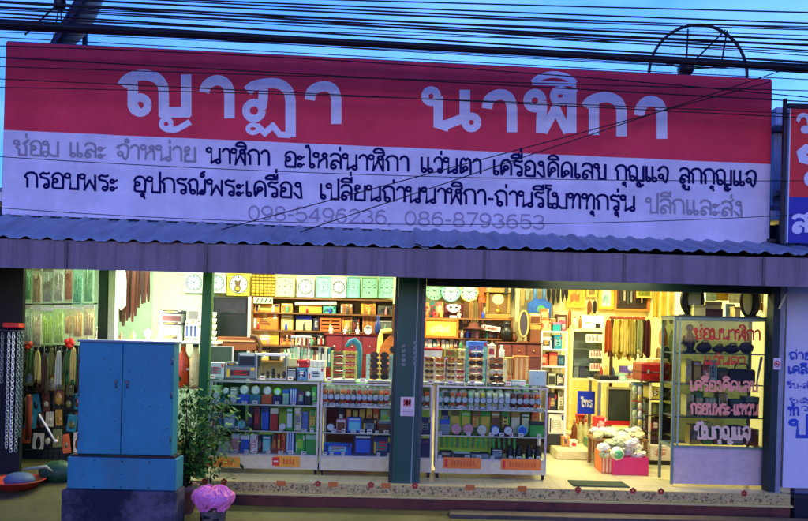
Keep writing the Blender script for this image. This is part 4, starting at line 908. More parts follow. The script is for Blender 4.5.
# ================================================================== GLASS DISPLAY CASES
YG = .3; DG = .46
zt_ = ZV(382.0, YG, 300); zs = [ZV(455, YG, 300), ZV(432, YG, 300), ZV(405.5, YG, 300)]; zb_ = ZV(469.5, YG, 300)
M_panel = mat(C(196, 188, 150), .4, var=.14); M_shelf = glass((.82, .95, .88), .03); M_gl = glass((.93, .985, .955), .015)
def display_case(label, u0, u1, stick):
    x0, x1 = XU(u0, YG, 425), XU(u1, YG, 425); y0, y1 = YG, YG + DG
    r = thing('display_case', label, 'display case', ((x0 + x1) / 2, YG + DG / 2, .0), 'glass display cases along the shop front')
    q = MB(); t = .022
    for x in (x0, x1 - t):
        for y in (y0, y1 - t): q.box(x, x + t, y, y + t, zb_, zt_)
    for z in (zt_ - .001, zs[0]):
        q.box(x0 + t, x1 - t, y0, y0 + t, z - .02, z); q.box(x0 + t, x1 - t, y1 - t, y1, z - .02, z); q.box(x0, x0 + t, y0 + t, y1 - t, z - .02, z - .0005); q.box(x1 - t, x1, y0 + t, y1 - t, z - .02, z - .0005)
    q.build('frame', M_alu, r)
    MB().box(x0 - .003, x1 + .003, y0 - .003, y1 + .003, zt_ + .001, zt_ + .011).build('glass_top', glass((.80, .95, .86), .03), r)
    MB().box(x0 + t, x1 - t, y0 + .004, y0 + .009, zs[0] + .001, zt_ - .022).build('front_glass', M_gl, r)
    for z in zs[1:]:
        MB().box(x0 + t, x1 - t, y0 + .03, y1 - .03, z - .008, z).build('shelf', M_shelf, r)
        q = MB(); q.box(x0 + t, x1 - t, y0 + .022, y0 + .029, z - .012, z + .002); q.build('shelf_edge', M_alu, r)
    MB().box(x0 + t, x1 - t, y0 + .03, y1 - .03, zs[0] - .012, zs[0]).build('shelf', M_white, r)
    MB().box(x0 + .001, x1 - .001, y0 + .002, y0 + .014, zb_, zs[0] - .0205).build('base_panel', M_panel, r)
    MB().box(x0 + t, x1 - t, y1 - .012, y1 - .004, zb_, zt_ - .03).build('back_panel', glass((.30, .42, .34), .1), r)
    for x in (x0 + .03, x1 - .03):
        for y in (y0 + .04, y1 - .04): q = MB(); q.lathe([(.0, -.012), (.024, -.012), (.024, .012), (0, .012)], (x, y, .0245), 'x', 14); q.box(x - .02, x + .02, y - .02, y + .02, .046, zb_ + .0005); q.build('caster', M_black, r)
    yy = y0 + .0005
    for a, b, v0, v1, red in stick:
        sx0, sx1, sz0, sz1 = RECT(a, b, v0, v1, y0); s = thing('price_sticker', {207: 'orange and red sticker at the left end of the left case base panel', 275: 'orange sticker with red square on left case base panel right end', 443: 'orange sticker on the left half of the right case base panel', 501: 'orange sticker on the right half of the right case base panel'}[a], 'sticker', (sx0, y0, sz0))
        MB().box(sx0, sx1, y0 - .002, y0 + .0012, sz0, sz1).build('paper', mat(C(222, 150, 40) if red else C(225, 120, 40), .5, var=.2, scale=30), s)
        q = MB()
        if red: q.box(sx0 - .03, sx0 + .05, y0 - .004, y0 - .0022, sz0 + .015, sz1 - .015); q.m = 1; q.box(sx0 - .015, sx0 + .035, y0 - .005, y0 - .0042, (sz0 + sz1) / 2 - .006, (sz0 + sz1) / 2 + .008)
        else: q.box(sx0 + .02, sx0 + .05, y0 - .004, y0 - .0022, sz0 + .02, sz1 - .02); q.m = 1
        q.build('emblem', [flat(C(205, 30, 40)), flat(C(240, 210, 190))], s)
        q = MB(); [q.box(sx0 + .09 + k * .035, sx0 + .112 + k * .035, y0 - .0035, y0 - .0022, sz0 + .03, sz1 - .03 - .01 * (k % 2)) for k in range(int((sx1 - sx0 - .13) / .035))]; q.build('print', flat(C(200, 90, 30)), s)
display_case('left glass display case filled with boxed watches and perfumes beside potted plant', 204, 318.5, ((207, 240, 457, 467, True), (275, 300, 456, 467, True)))
display_case('middle glass display case running behind the dark steel column', 320, 432.5, ())
display_case('right glass display case with alarm clocks beside the shop entrance', 436, 547, ((443, 481, 457.5, 468.5, False), (501, 541, 459, 470, False)))

YI = YG + .1
CN = {'teal': C(40, 130, 135), 'blue': C(40, 90, 190), 'navy': C(30, 36, 90), 'green': C(60, 160, 60), 'red': C(190, 40, 34), 'orange': C(225, 96, 32), 'yellow': C(225, 190, 60), 'white': C(225, 225, 215), 'black': C(26, 26, 30), 'purple': C(92, 48, 110), 'pink': C(226, 150, 150), 'grey': C(130, 138, 142), 'cream': C(226, 212, 168), 'silver': C(190, 196, 198), 'lime': C(120, 220, 60), 'brown': C(110, 62, 36), 'aqua': C(120, 210, 205), 'olive': C(112, 116, 56), 'pale green': C(165, 210, 165), 'gold': C(190, 145, 60), 'maroon': C(104, 26, 30)}
def shelf_row(rows, z, Y, case, shelf, d=.09):
    for i, (u0, u1, v0, c1, c2, kind, lbl) in enumerate(rows):
        v1 = {0: 455, 1: 432, 2: 405.5}[shelf] + (u0 - 300) * .024
        v0 = v0 + (u0 - 300) * .024
        sh = ['bottom', 'middle', 'top'][shelf]
        label = f'{lbl} on {case} case {sh} shelf'
        if kind == 'watchbox':
            x0, x1, a, b = box3(u0, u1, v0, v1, Y, z + .001); h = b - a
            r = thing('watch_box', label, 'watch', ((x0 + x1) / 2, Y, a))
            MB().box(x0, x1, Y, Y + d, a, a + h * .48, .004).build('box', mat(CN[c1], .5), r)
            cx = (x0 + x1) / 2; R = (x1 - x0) * .43; cz = a + h * .48 + R * .9
            MB().lathe([(0, .012), (R, .012), (R * 1.05, 0), (R * .8, -.01), (0, -.008)], (cx, Y + .03, cz), 'y', 20).build('case', mat(CN[c2], .3, metal=.5 if c2 == 'silver' else 0), r)
            MB().disc(cx, Y + .0185, cz, R * .68, 16).build('dial', flat(C(215, 222, 218)), r)
            q = MB(); q.tube([(cx, Y + .05, a + h * .5), (cx, Y + .05, cz + R)], R * .3, 8); q.build('cushion', mat(CN[c1]), r)
        elif kind == 'alarm': alarm_clock(label, u0, u1, v0, v1, Y, CN[c1], CN[c2], z + .001)
        elif kind == 'bottle': bottle(label, (u0 + u1) / 2, v0, v1, Y, z + .001, (u1 - u0) / 2, CN[c1], CN[c2])
        else: carton('gift_box', label, 'box', u0 + .3, u1 - .3, v0, v1, Y, d, CN[c1], CN[c2], kind, z + .001)
shelf_row([(211, 220, 389, 'pale green', 'white', 'label', 'pale green box, leftmost one behind the plant,'), (221, 229, 388, 'teal', 'silver', 'watchbox', 'first round silver watch on small teal box behind plant leaves'), (230, 237.5, 390, 'grey', 'white', 'window', 'grey box with clear window'), (238, 249, 388, 'blue', 'silver', 'watchbox', 'round silver watch on blue box, left of a similar pair,'), (249.5, 260.5, 388, 'teal', 'silver', 'watchbox', 'silver watch on bright teal box next to orange one'),
           (261.5, 272, 388, 'orange', 'silver', 'watchbox', 'round silver watch on orange box'), (272.5, 281.5, 388, 'navy', 'lime', 'watchbox', 'lime green ringed watch on navy box'), (282.5, 289, 391, 'pale green', 'blue', 'lid', 'pale green box with blue lid'), (289.5, 297, 390, 'blue', 'white', 'stripe', 'blue box with white stripes'), (297.5, 304, 392, 'navy', 'aqua', 'label', 'navy box with aqua label'), (304.5, 311, 389, 'black', 'silver', 'watchbox', 'silver watch on black box near the right end'), (311.5, 317, 388, 'green', 'lime', 'label', 'bright green box at right end')], zs[2], YI, 'left', 2)
shelf_row([(212, 222, 416, 'grey', 'teal', 'label', 'grey blue box behind the leaves'), (223, 236, 417, 'teal', 'white', 'window', 'wide teal box with window'), (237, 246.5, 411, 'grey', 'aqua', 'alarm', 'round grey clock with aqua dial'), (247.5, 253, 410, 'black', 'purple', 'label', 'tall black and purple carton'), (253.5, 260, 409, 'maroon', 'red', 'label', 'tall maroon carton with red label'), (261.5, 269, 408, 'blue', 'navy', 'lid', 'tall bright blue carton'), (270, 278, 410, 'red', 'cream', 'lid', 'red carton with cream lid'), (279, 286, 418, 'cream', 'white', 'alarm', 'small cream clock'), (286.5, 293, 409, 'green', 'white', 'window', 'tall green carton with white print'), (294, 301.5, 409, 'cream', 'grey', 'label', 'tall cream carton'), (302, 308.5, 413, 'grey', 'blue', 'stripe', 'grey carton with blue stripes'), (309, 316.5, 411, 'green', 'yellow', 'label', 'green carton with yellow label')], zs[1], YI, 'left', 1)
shelf_row([(207, 217, 440, 'brown', 'olive', 'label', 'brown carton hidden among leaves'), (218, 230, 441, 'cream', 'olive', 'lid', 'cream box among plant leaves'), (231.5, 239.5, 437, 'pink', 'white', 'lid', 'pale pink box with white lid'), (240, 249, 438, 'blue', 'white', 'lid', 'blue box with white lid'), (249.5, 258, 437, 'white', 'pink', 'label', 'white carton with pink label'), (258.5, 261.5, 438, 'black', 'grey', 'label', 'thin black carton'), (262, 271, 438, 'teal', 'aqua', 'window', 'teal carton with aqua window'), (272, 276.5, 436, 'maroon', 'orange', 'label', 'thin maroon carton'), (277, 280.5, 436, 'red', 'yellow', 'label', 'thin red carton with yellow label'), (281, 285, 436, 'orange', 'red', 'label', 'thin orange carton with red label'), (286, 294.5, 433.5, 'blue', 'white', 'stripe', 'tall blue box with white stripes'), (295.5, 305, 436, 'green', 'lime', 'label', 'bright green box with lime label'), (305.5, 316.5, 436, 'green', 'pale green', 'lid', 'bright green box with pale lid at the right end')], zs[0], YI, 'left', 0)
for k, u in enumerate((325, 331, 337, 342.5, 348, 353.5, 359, 364.5, 370, 375.5, 381, 386.5, 421, 427)):
    c = ['orange', 'red', 'brown', 'orange', 'red', 'maroon', 'red'][k % 7]
    watch(f'{c} strapped wristwatch standing in the top row of the middle glass case', u, 404, YI, zs[2] + .001, CN[c], CN['white'], 'wristwatches on the middle case top shelf', 15)
for k, u in enumerate((328, 334, 340, 346, 352, 358, 364, 370, 376, 382, 388)):
    c = ['cream', 'pale green', 'silver', 'yellow'][k % 4]
    watch(f'{c} wristwatch on white stand, back row of the middle glass case', u, 398, YI + .2, zs[2] + .001, CN[c], CN['white'], 'wristwatches at the back of the middle case', 24)
shelf_row([(326.5, 335, 418, 'black', 'white', 'alarm', 'small black clock'), (336, 346, 419.5, 'pink', 'brown', 'window', 'dusty pink box'), (347, 361.5, 417.5, 'blue', 'aqua', 'window', 'blue clock box'), (362.5, 377, 419, 'black', 'grey', 'label', 'wide black box'), (378, 392, 420, 'brown', 'grey', 'lid', 'dark brown box with grey lid'), (420, 431, 416, 'navy', 'grey', 'label', 'navy box right of the column')], zs[1], YI, 'middle', 1)
shelf_row([(338, 344, 411, 'black', 'white', 'label', 'black box at the back'), (346, 351, 412, 'yellow', 'orange', 'stripe', 'yellow pencil pack'), (352, 358, 412, 'olive', 'yellow', 'stripe', 'olive pencil pack'), (359, 365, 411, 'gold', 'yellow', 'stripe', 'gold pencil pack'), (366, 372, 410, 'yellow', 'red', 'label', 'yellow carton with red label'), (373, 379, 409, 'orange', 'yellow', 'label', 'orange carton with yellow label'), (380, 390, 411, 'pale green', 'lime', 'label', 'pale green carton at the back')], zs[1], YI + .19, 'middle', 1)
shelf_row([(323.5, 352, 444, 'blue', 'aqua', 'label', 'long flat blue box'), (353.5, 372, 434.5, 'navy', 'blue', 'window', 'large navy box'), (373, 391.5, 436, 'navy', 'teal', 'label', 'second large navy box with teal label'), (420, 431, 438, 'navy', 'purple', 'lid', 'navy box with purple lid right of the column')], zs[0], YI, 'middle', 0)
q = MB(); x, _ = P(336, 442, YI); q.tube([(x - .12, YI + .03, zs[0] + .20), (x + .12, YI + .02, zs[0] + .13)], .012, 8); q.tube([(x - .12, YI + .03, zs[0] + .20), (x - .12, YI + .03, zs[0] + .001)], .006, 6); q.tube([(x + .12, YI + .02, zs[0] + .13), (x + .12, YI + .03, zs[0] + .001)], .006, 6)
for k, u in enumerate([440 + i * 6.1 for i in range(17)]):
    c = ['teal', 'black', 'orange', 'red', 'orange', 'pale green', 'cream', 'yellow', 'white', 'cream', 'white', 'white', 'maroon', 'brown', 'red', 'maroon', 'orange'][k]
    watch(f'{c} wristwatch on stand in the front top row of the right glass case', u, 405, YI, zs[2] + .001, CN[c], CN['white'], 'wristwatches on the right case top shelf', 15)
for k, u in enumerate([444 + i * 9 for i in range(11)]):
    c = ['pale green', 'aqua', 'grey', 'brown'][k % 4]
    watch(f'{c} wristwatch on tall stand, back row of the right glass case top shelf', u, 398, YI + .2, zs[2] + .001, CN[c], CN['white'], 'wristwatches at the back of the right case', 23)
shelf_row([(439.5, 450, 418, 'grey', 'blue', 'lid', 'grey blue box with dark lid'), (451, 461.5, 419, 'pink', 'pink', 'alarm', 'left one of two pink alarm clocks'), (463, 473.5, 419, 'pink', 'pink', 'alarm', 'right one of two pink alarm clocks'), (477, 486.5, 419, 'white', 'cream', 'alarm', 'white alarm clock with cream dial'), (490.5, 500, 417.5, 'blue', 'white', 'alarm', 'blue alarm clock with white dial'), (503, 513, 418, 'maroon', 'white', 'alarm', 'maroon alarm clock with white dial'), (517, 527.5, 418.5, 'aqua', 'blue', 'alarm', 'aqua alarm clock with blue dial'), (529.5, 544, 417, 'green', 'black', 'lid', 'green box with black lid')], zs[1], YI, 'right', 1)
for k in range(10):
    u0 = 441 + k * 10
    c1, c2 = [('navy', 'grey'), ('yellow', 'olive'), ('lime', 'yellow'), ('olive', 'yellow'), ('yellow', 'green'), ('gold', 'brown'), ('green', 'yellow'), ('cream', 'gold'), ('olive', 'cream'), ('orange', 'gold')][k]
    shelf_row([(u0, u0 + 9, 409 + (k % 3), c1, c2, ['label', 'lid', 'window'][k % 3], f'{c1} and {c2} carton behind the alarm clocks')], zs[1], YI + .2, 'right', 1)
for k, u in enumerate([442 + i * 5.2 for i in range(15)]):
    strap('watch_strap', f'short green watch strap hanging in the row inside the right glass case', 'watch strap', u, 433.5 + (u - 300) * .024, 444 + (u - 300) * .024, 2.6, YI + .02, CN['green'] if k % 3 else C(70, 120, 60), 'green watch straps in the right case', False)
MB_r = MB(); a = P(439, 436, YI + .03); b = P(519, 438, YI + .03); MB_r.tube([(a[0], YI + .03, zs[1] - .02), (b[0], YI + .03, zs[1] - .02)], .004, 6); tag(MB_r.build('hanging_rail', M_alu), 'thin metal rail holding green watch straps inside right glass case', 'rail')
shelf_row([(439, 453, 449, 'black', 'grey', 'label', 'flat black tray, leftmost of three,'), (454, 470, 450, 'black', 'silver', 'lid', 'flat black tray with silver lid'), (471, 489, 450, 'grey', 'black', 'lid', 'flat grey tray with black lid'), (491, 503, 446, 'black', 'grey', 'window', 'black case left of the binoculars')], zs[0], YI, 'right', 0)
def binoculars(label, u, Y, z0):
    x, _ = P(u, 450, Y); r = thing('binoculars', label, 'binoculars', (x, Y, z0)); q = MB()
    for s in (-1, 1): q.lathe([(.03, 0), (.045, .01), (.045, .07), (.028, .1), (.028, .14), (.034, .15), (0, .15)], (x + s * .05, Y + .04, z0), 'z', 14)
    q.build('barrel', M_black, r); MB().box(x - .012, x + .012, Y + .02, Y + .06, z0 + .06, z0 + .1, .004).build('hinge', M_steel, r)
binoculars('black binoculars standing left of another pair in the right glass case', 515, YI, zs[0] + .001); binoculars('black binoculars at the right end of right glass case bottom shelf', 534, YI, zs[0] + .001)

# ================================================================== ON THE COUNTERS
ZC = zt_ + .012
YK = .5
carton('storage_box', 'pale grey box at the left end of the left counter', 'box', 208.5, 224, 362.5, 377.5, YK, .2, C(185, 205, 195), C(120, 130, 130), 'label', ZC)
carton('storage_box', 'long grey box on left counter under a dark blue box', 'box', 225, 256, 366.5, 378, YK, .22, C(120, 132, 135), C(30, 30, 34), 'label', ZC)
carton('storage_box', 'flat grey green box on long grey box, left counter', 'box', 224.5, 238, 362, 366.4, YK, .2, C(104, 118, 112), C(60, 66, 70), 'label', ZC + .132)
carton('radio_box', 'dark blue grey radio box stacked on the left counter', 'box', 238, 257, 352.5, 366.2, YK, .2, C(72, 92, 110), C(24, 30, 44), 'window', ZC + .132)
def alu_board():
    x0, x1, a, b = RECT(209, 232, 347, 362, .95); r = thing('framed_board', 'grey green board with white edge leaning behind the left counter', 'board', ((x0 + x1) / 2, .95, a)); t = .012
    MB().box(x0, x1, .95, .965, a - .1, b).build('board', mat(C(92, 110, 84), .7), r); q = MB(); q.box(x0 - t, x1 + t, .94, .97, b, b + t); q.box(x1, x1 + t, .94, .97, a - .1, b - .001); q.build('edge', M_white, r)
alu_board()
def glass_box(label, u0, u1, v0, v1, Y, d, z0, inner):
    x0, x1, a, b = box3(u0, u1, v0, v1, Y, z0); r = thing('countertop_display', label, 'display box', ((x0 + x1) / 2, Y + d / 2, a)); t = .008
    q = MB(); [q.box(x, x + t, y, y + t, a, b - .012) for x in (x0, x1 - t) for y in (Y, Y + d - t)]; q.box(x0, x1, Y, Y + d, a, a + t); q.build('frame', M_alu, r)
    MB().box(x0 - .004, x1 + .004, Y - .004, Y + d + .004, b - .012, b + .012, .003).build('lid', M_white, r)
    q = MB(); q.box(x0 + t, x1 - t, Y + .001, Y + .005, a + t, b - .013); q.build('front_glass', M_gl, r)
    q = MB()
    for k in range(5): xx = x0 + (x1 - x0) * (.12 + .18 * k); q.box(xx, xx + .03, Y + .05, Y + .09, a + t, a + t + .05 + .03 * (k % 3), .004)
    q.build('goods', mat(inner, .5, var=.6, scale=30), r)
glass_box('small glass box with white lid on left counter', 256.5, 287, 355.5, 379.5, YK, .25, ZC, C(80, 70, 52))
carton('parts_tray', 'black and grey tray on the left counter front edge', 'box', 287, 296.5, 368, 379.5, YK, .14, CN['black'], CN['grey'], 'window', ZC)
carton('parts_tray', 'blue tray between black tray and white box, left counter', 'box', 297, 307.5, 367.5, 379.5, YK, .14, C(90, 140, 175), CN['navy'], 'label', ZC)
carton('parts_tray', 'white box with faint print at the right end of left counter', 'box', 308, 324, 367.5, 380, YK, .16, C(228, 235, 220), C(190, 205, 190), 'label', ZC)
carton('gift_box', 'small bright red box between card rack and white papers', 'box', 297, 309, 360, 367.2, YK + .02, .12, C(200, 34, 30), C(120, 20, 20), 'label', ZC + .143)
carton('paper_stack', 'stack of white papers lying beside the small red box', 'paper', 310, 325, 361, 367.2, YK + .03, .12, C(228, 230, 205), C(200, 205, 180), 'stripe', ZC + .15)
def card_rack():
    x, z = P(300, 360, YK + .06); r = thing('card_rack', 'green fan shaped rack of small cards on left counter', 'card rack', (x, YK + .06, ZC + .148))
    q = MB(); q.box(x - .19, x - .03, YK + .03, YK + .13, ZC + .148, z + .015, .004); q.build('base', mat(C(205, 200, 130)), r)
    for k in range(9):
        cx = x - .17 + k * .035; t = .25 * (1 - k / 5)
        q = MB(); q.add([(cx, YK + .05 + k * .004, z + .01), (cx + .026, YK + .05 + k * .004, z + .012), (cx + .026 - t * .1, YK + .09, z + .15 - abs(k - 4) * .008), (cx - t * .1, YK + .09, z + .15 - abs(k - 4) * .008)], [(0, 1, 2, 3)])
        o = q.build('card', flat([C(150, 205, 150), C(205, 225, 190), C(120, 185, 130)][k % 3]), r); m = o.modifiers.new('thick', 'SOLIDIFY'); m.thickness = .002
card_rack()
glass_box('tall clear acrylic box behind the green card rack', 291, 309, 337, 352, 1.0, .2, ZV(352, 1.0, 300), C(200, 110, 110))
for k, (u0, c) in enumerate(((318, 'grey'), (321.2, 'black'), (324.2, 'cream'), (327.4, 'teal'), (330.3, 'black'))):
    carton('book', f'upright {c} book in the row behind left counter' if k < 4 else 'upright black book right of the teal book', 'book', u0, u0 + 2.8, 347 + k % 2, 367, .85, .16, CN[c], CN['white'], 'label', ZV(367, .85, 325))
MB().box(XU(286, .78, 367), XU(345, .78, 367), .78, 1.25, ZV(367, .85, 325) - .02, ZV(367, .85, 325) - .001).build('x', M_white) if 0 else None
def rack(label, u0, u1, v0, v1, Y, col, cols, rows, z0, specs, grp, place):
    x0, x1, a, b = box3(u0, u1, v0, v1, Y + .05, z0); r = thing('eyewear_rack', label, 'eyewear rack', ((x0 + x1) / 2, Y + .05, z0))
    MB().box(x0, x1, Y - .0, Y + .16, z0, z0 + .012, .004).build('base', M_white, r)
    n = cols + 1; q = MB()
    for k in range(n): xx = x0 + (x1 - x0) * k / cols; w_ = .014 if n > 2 else .022; q.box(xx - w_, xx + w_, Y + .06, Y + .075, z0 + .012, b, .003)
    q.build('post', mat(col, .4), r)
    q = MB()
    for j in range(rows): zz_ = z0 + (b - z0) * (j + .62) / rows - .028; q.tube([(x0, Y + .055, zz_), (x1, Y + .055, zz_)], .004, 5)
    q.build('arm', M_alu, r)
    wpx = (u1 - u0) / cols * .82
    for j in range(rows):
        for c in range(cols):
            u = u0 + (u1 - u0) * (c + .5) / cols; v = v1 - (v1 - v0) * (j + .62) / rows
            col_, le = specs[(j * cols + c) % len(specs)]
            side = '' if cols == 1 else (' left side' if c == 0 else ' right side')
            spectacles(f'{col_} spectacles, {["lowest", "second lowest", "third lowest", "fourth lowest", "top"][j]} row{side} of {place}', u, v, Y + .02, CN[col_], le, grp, wpx)
L1, L2, L3 = C(120, 110, 70), C(90, 60, 40), C(40, 44, 44)
rack('yellow green eyewear rack with four rows on the middle counter', 332, 356, 350, 379.5, YK, C(200, 215, 110), 2, 4, ZC, [('olive', L1), ('gold', C(190, 170, 60)), ('olive', L1), ('yellow', C(200, 190, 80))], 'spectacles on the yellow green rack', 'the yellow green rack')
rack('pale green eyewear stand with black glasses beside the dark column', 368, 391, 353, 380, YK, C(175, 225, 185), 1, 5, ZC, [('black', L3), ('brown', L2), ('black', L3), ('black', L3), ('black', L3)], 'spectacles on the pale green stand', 'the pale green stand')
rack('clear eyewear rack right of the dark column on right counter', 424, 445.5, 357, 381, YK, C(225, 215, 170), 2, 4, ZC, [('brown', L2), ('orange', C(190, 110, 50)), ('black', L3), ('gold', L1), ('brown', L2), ('red', C(150, 60, 40)), ('maroon', L2), ('orange', C(190, 110, 50))], 'spectacles on the rack by the column', 'the rack by the column')
rack('clear eyewear rack with red glasses left of the green stand', 446.5, 465, 357, 381, YK, C(225, 215, 170), 2, 4, ZC, [('maroon', L2), ('red', C(170, 60, 40)), ('brown', L2), ('red', C(190, 70, 50)), ('maroon', L2), ('gold', L1), ('orange', L1), ('gold', L1)], 'spectacles on the red glasses rack', 'the red glasses rack')
rack('green eyewear stand in the middle of the right counter', 467, 485, 345, 382, YK, C(140, 225, 165), 1, 5, ZC, [('maroon', L2), ('pink', L1), ('black', L3), ('black', L3), ('blue', C(80, 120, 190))], 'spectacles on the green stand', 'the bright green stand')
rack('clear eyewear rack right of the bright green stand', 487.5, 505, 357, 382, YK, C(230, 220, 150), 1, 4, ZC, [('black', L3), ('cream', C(220, 215, 170)), ('brown', L2), ('orange', L1)], 'spectacles on the rack right of the green stand', 'the rack beside the orange box')
x0, x1, a, b = RECT(346, 360, 341, 366, .85); r = thing('folded_umbrella', 'teal folded umbrella with curved top behind eyewear racks', 'umbrella', ((x0 + x1) / 2, .85, a))
q = MB(); q.tube([(x0, .85, b - .07), (x0 + .05, .85, b - .01), (x0 + .1, .85, b), (x1 - .02, .85, b - .04), (x1, .85, b - .14), (x1, .85, a - .2)], [.02, .035, .045, .04, .03, .02], 10); q.build('cover', mat(C(50, 130, 155), .6, bump=.2), r)
carton('tissue_box', 'white box with red lid on right counter by dark column', 'box', 423.5, 442, 348, 357, .9, .15, C(232, 228, 215), C(190, 30, 30), 'lid', ZV(357, .9, 430))
carton('tin_box', 'olive square tin between the red lid box and cream card', 'box', 443.5, 457, 349, 357.5, .9, .15, C(130, 128, 60), C(100, 96, 40), 'label', ZV(357.5, .9, 450))
carton('gift_box', 'cream card box right of the olive tin', 'box', 458.5, 466, 349, 358, .9, .15, C(232, 215, 140), C(200, 160, 80), 'label', ZV(358, .9, 460))
carton('shoe_box', 'bright blue and white box behind the green eyewear stand', 'box', 467.5, 487, 341.5, 357, 1.0, .18, C(60, 120, 225), C(180, 200, 235), 'label', ZV(357, 1.0, 475))
carton('gift_box', 'white box with small red mark beside the blue box', 'box', 487.5, 496, 345, 358, 1.0, .18, C(232, 225, 205), C(190, 60, 60), 'label', ZV(358, 1.0, 490))
bottle('white plastic bottle in front of the orange box', 501.5, 345, 358.5, .95, ZV(358.5, .95, 500), 2.8, C(225, 228, 225), C(220, 220, 220))
carton('file_box', 'tall orange box standing on right counter', 'box', 514, 529.5, 351, 379, .62, .18, C(222, 130, 60), C(235, 190, 110), 'stripe', ZC)
carton('file_box', 'tall yellow box beside the tall orange box', 'box', 506, 513.5, 352, 368, .66, .16, C(218, 190, 90), C(160, 120, 60), 'stripe', ZC + .12)
carton('gift_box', 'brown box under the tall yellow box, right counter', 'box', 506, 513.5, 368.2, 381, .66, .16, C(170, 120, 60), C(220, 180, 100), 'label', ZC)
alarm = carton('table_clock', 'silver square table clock with rounded corners at right end of counter', 'clock', 529.5, 546.5, 369, 384, .45, .08, C(185, 198, 190), C(160, 190, 190), 'plain', ZC)
x0, x1, a, b = box3(529.5, 546.5, 369, 384, .45, ZC); q = MB(); q.disc((x0 + x1) / 2, .4485, (a + b) / 2, (b - a) * .4, 24); q.build('dial', flat(C(165, 200, 195)), alarm); q = MB(); hands(q, (x0 + x1) / 2, (a + b) / 2, .06, .446); q.build('hand', M_ink, alarm)
q = MB()
for s in (0, .09): x, _ = P(494, 381, .42); q.ring(x + s, .42, ZC + .02, .035, .006, 14, .02)
q.tube([(x - .035, .42, ZC + .02), (x - .06, .5, ZC + .008), (x - .16, .52, ZC + .008)], .005, 5); q.tube([(x + .12, .42, ZC + .02), (x + .18, .47, ZC + .03), (x + .22, .52, ZC + .02)], .005, 5)
tag(q.build('spectacles', M_black), 'black sunglasses lying flat on right counter glass top', 'spectacles')
carton('dish', 'low clear plastic dish on right counter before orange box', 'dish', 512, 526, 378, 383, .42, .12, C(205, 220, 205), C(170, 190, 180), 'lid', ZC)

# ================================================================== BACK OF THE LEFT BAY
YW1 = 2.6
MINT, AQ, IV = C(178, 222, 190), C(150, 214, 200), C(228, 226, 205)
sq_clock('white framed wall clock hanging left of the green door column', 184.5, 204, 272.5, 293, 2.70, C(225, 230, 222), C(190, 225, 235), True)
sq_clock('white framed wall clock half hidden by the green door column', 207, 226, 273, 293, YW1, C(228, 222, 215), C(190, 225, 222), True)
bc_ = sq_clock('yellow framed wall clock with round white dial and small brown figure', 227.5, 250, 272.5, 296, YW1, C(225, 205, 70), C(235, 228, 225), True)
cx, cz = P(238, 285, YW1); q = MB(); q.ball((cx, YW1 - .028, cz - .05), .045, 12, 1, .2, 1.2); q.ball((cx, YW1 - .03, cz + .02), .036, 12, 1, .2, 1); [q.ball((cx + s * .032, YW1 - .03, cz + .055), .014, 8, 1, .3, 1) for s in (-1, 1)]; q.m = 1; q.ball((cx, YW1 - .034, cz - .055), .03, 10, 1, .2, 1); q.build('motif', [mat(C(120, 86, 50)), flat(C(230, 190, 60))], bc_)
def grid_panel():
    x0, x1, a, b = RECT(251.5, 275, 274, 296, YW1); r = thing('wire_rack', 'yellow panel with dark wire grid between the bear clock and first square clock', 'rack', ((x0 + x1) / 2, YW1, a))
    MB().box(x0, x1, YW1 + .01, YW1 + .03, a, b).build('panel', mat(C(225, 190, 60), .5, var=.25, scale=20), r); q = MB()
    [q.tube([(x0 + (x1 - x0) * k / 6, YW1, a), (x0 + (x1 - x0) * k / 6, YW1, b)], .005, 5) for k in range(7)]; [q.tube([(x0, YW1 - .008, a + (b - a) * k / 7), (x1, YW1 - .008, a + (b - a) * k / 7)], .004, 5) for k in range(8)]
    q.build('wire_grid', mat(C(150, 110, 40), .4), r)
grid_panel()
for (u0, u1, fc, dc, rd, lb, h1, h2) in ((276, 295, C(218, 214, 150), C(205, 225, 180), False, 'pale yellow framed square wall clock beside yellow grid panel', -50, 40), (297, 314.5, C(230, 225, 205), C(200, 228, 215), True, 'white square wall clock second after the yellow grid panel', 20, 160),
        (316, 331, C(150, 215, 200), C(165, 222, 205), False, 'plain aqua square wall clock left of a white one', 60, 200), (331.8, 346, C(228, 230, 225), C(222, 235, 230), True, 'narrow white square wall clock between two aqua ones', 100, -30),
        (347, 360, C(130, 200, 195), C(160, 220, 210), False, 'narrow aqua wall clock right of the narrow white one', -80, 5), (361, 377.8, C(160, 205, 160), C(165, 225, 195), False, 'greenish wall clock second from the dark column', -70, 60), (378.6, 395.5, C(150, 210, 180), C(165, 228, 205), False, 'greenish wall clock nearest the dark column', -75, 70)):
    sq_clock(lb, u0, u1, 276 + (u0 - 276) * .012, 297 + (u0 - 276) * .012, YW1, fc, dc, rd, 'wall clocks in the row under the fascia', h1, h2)
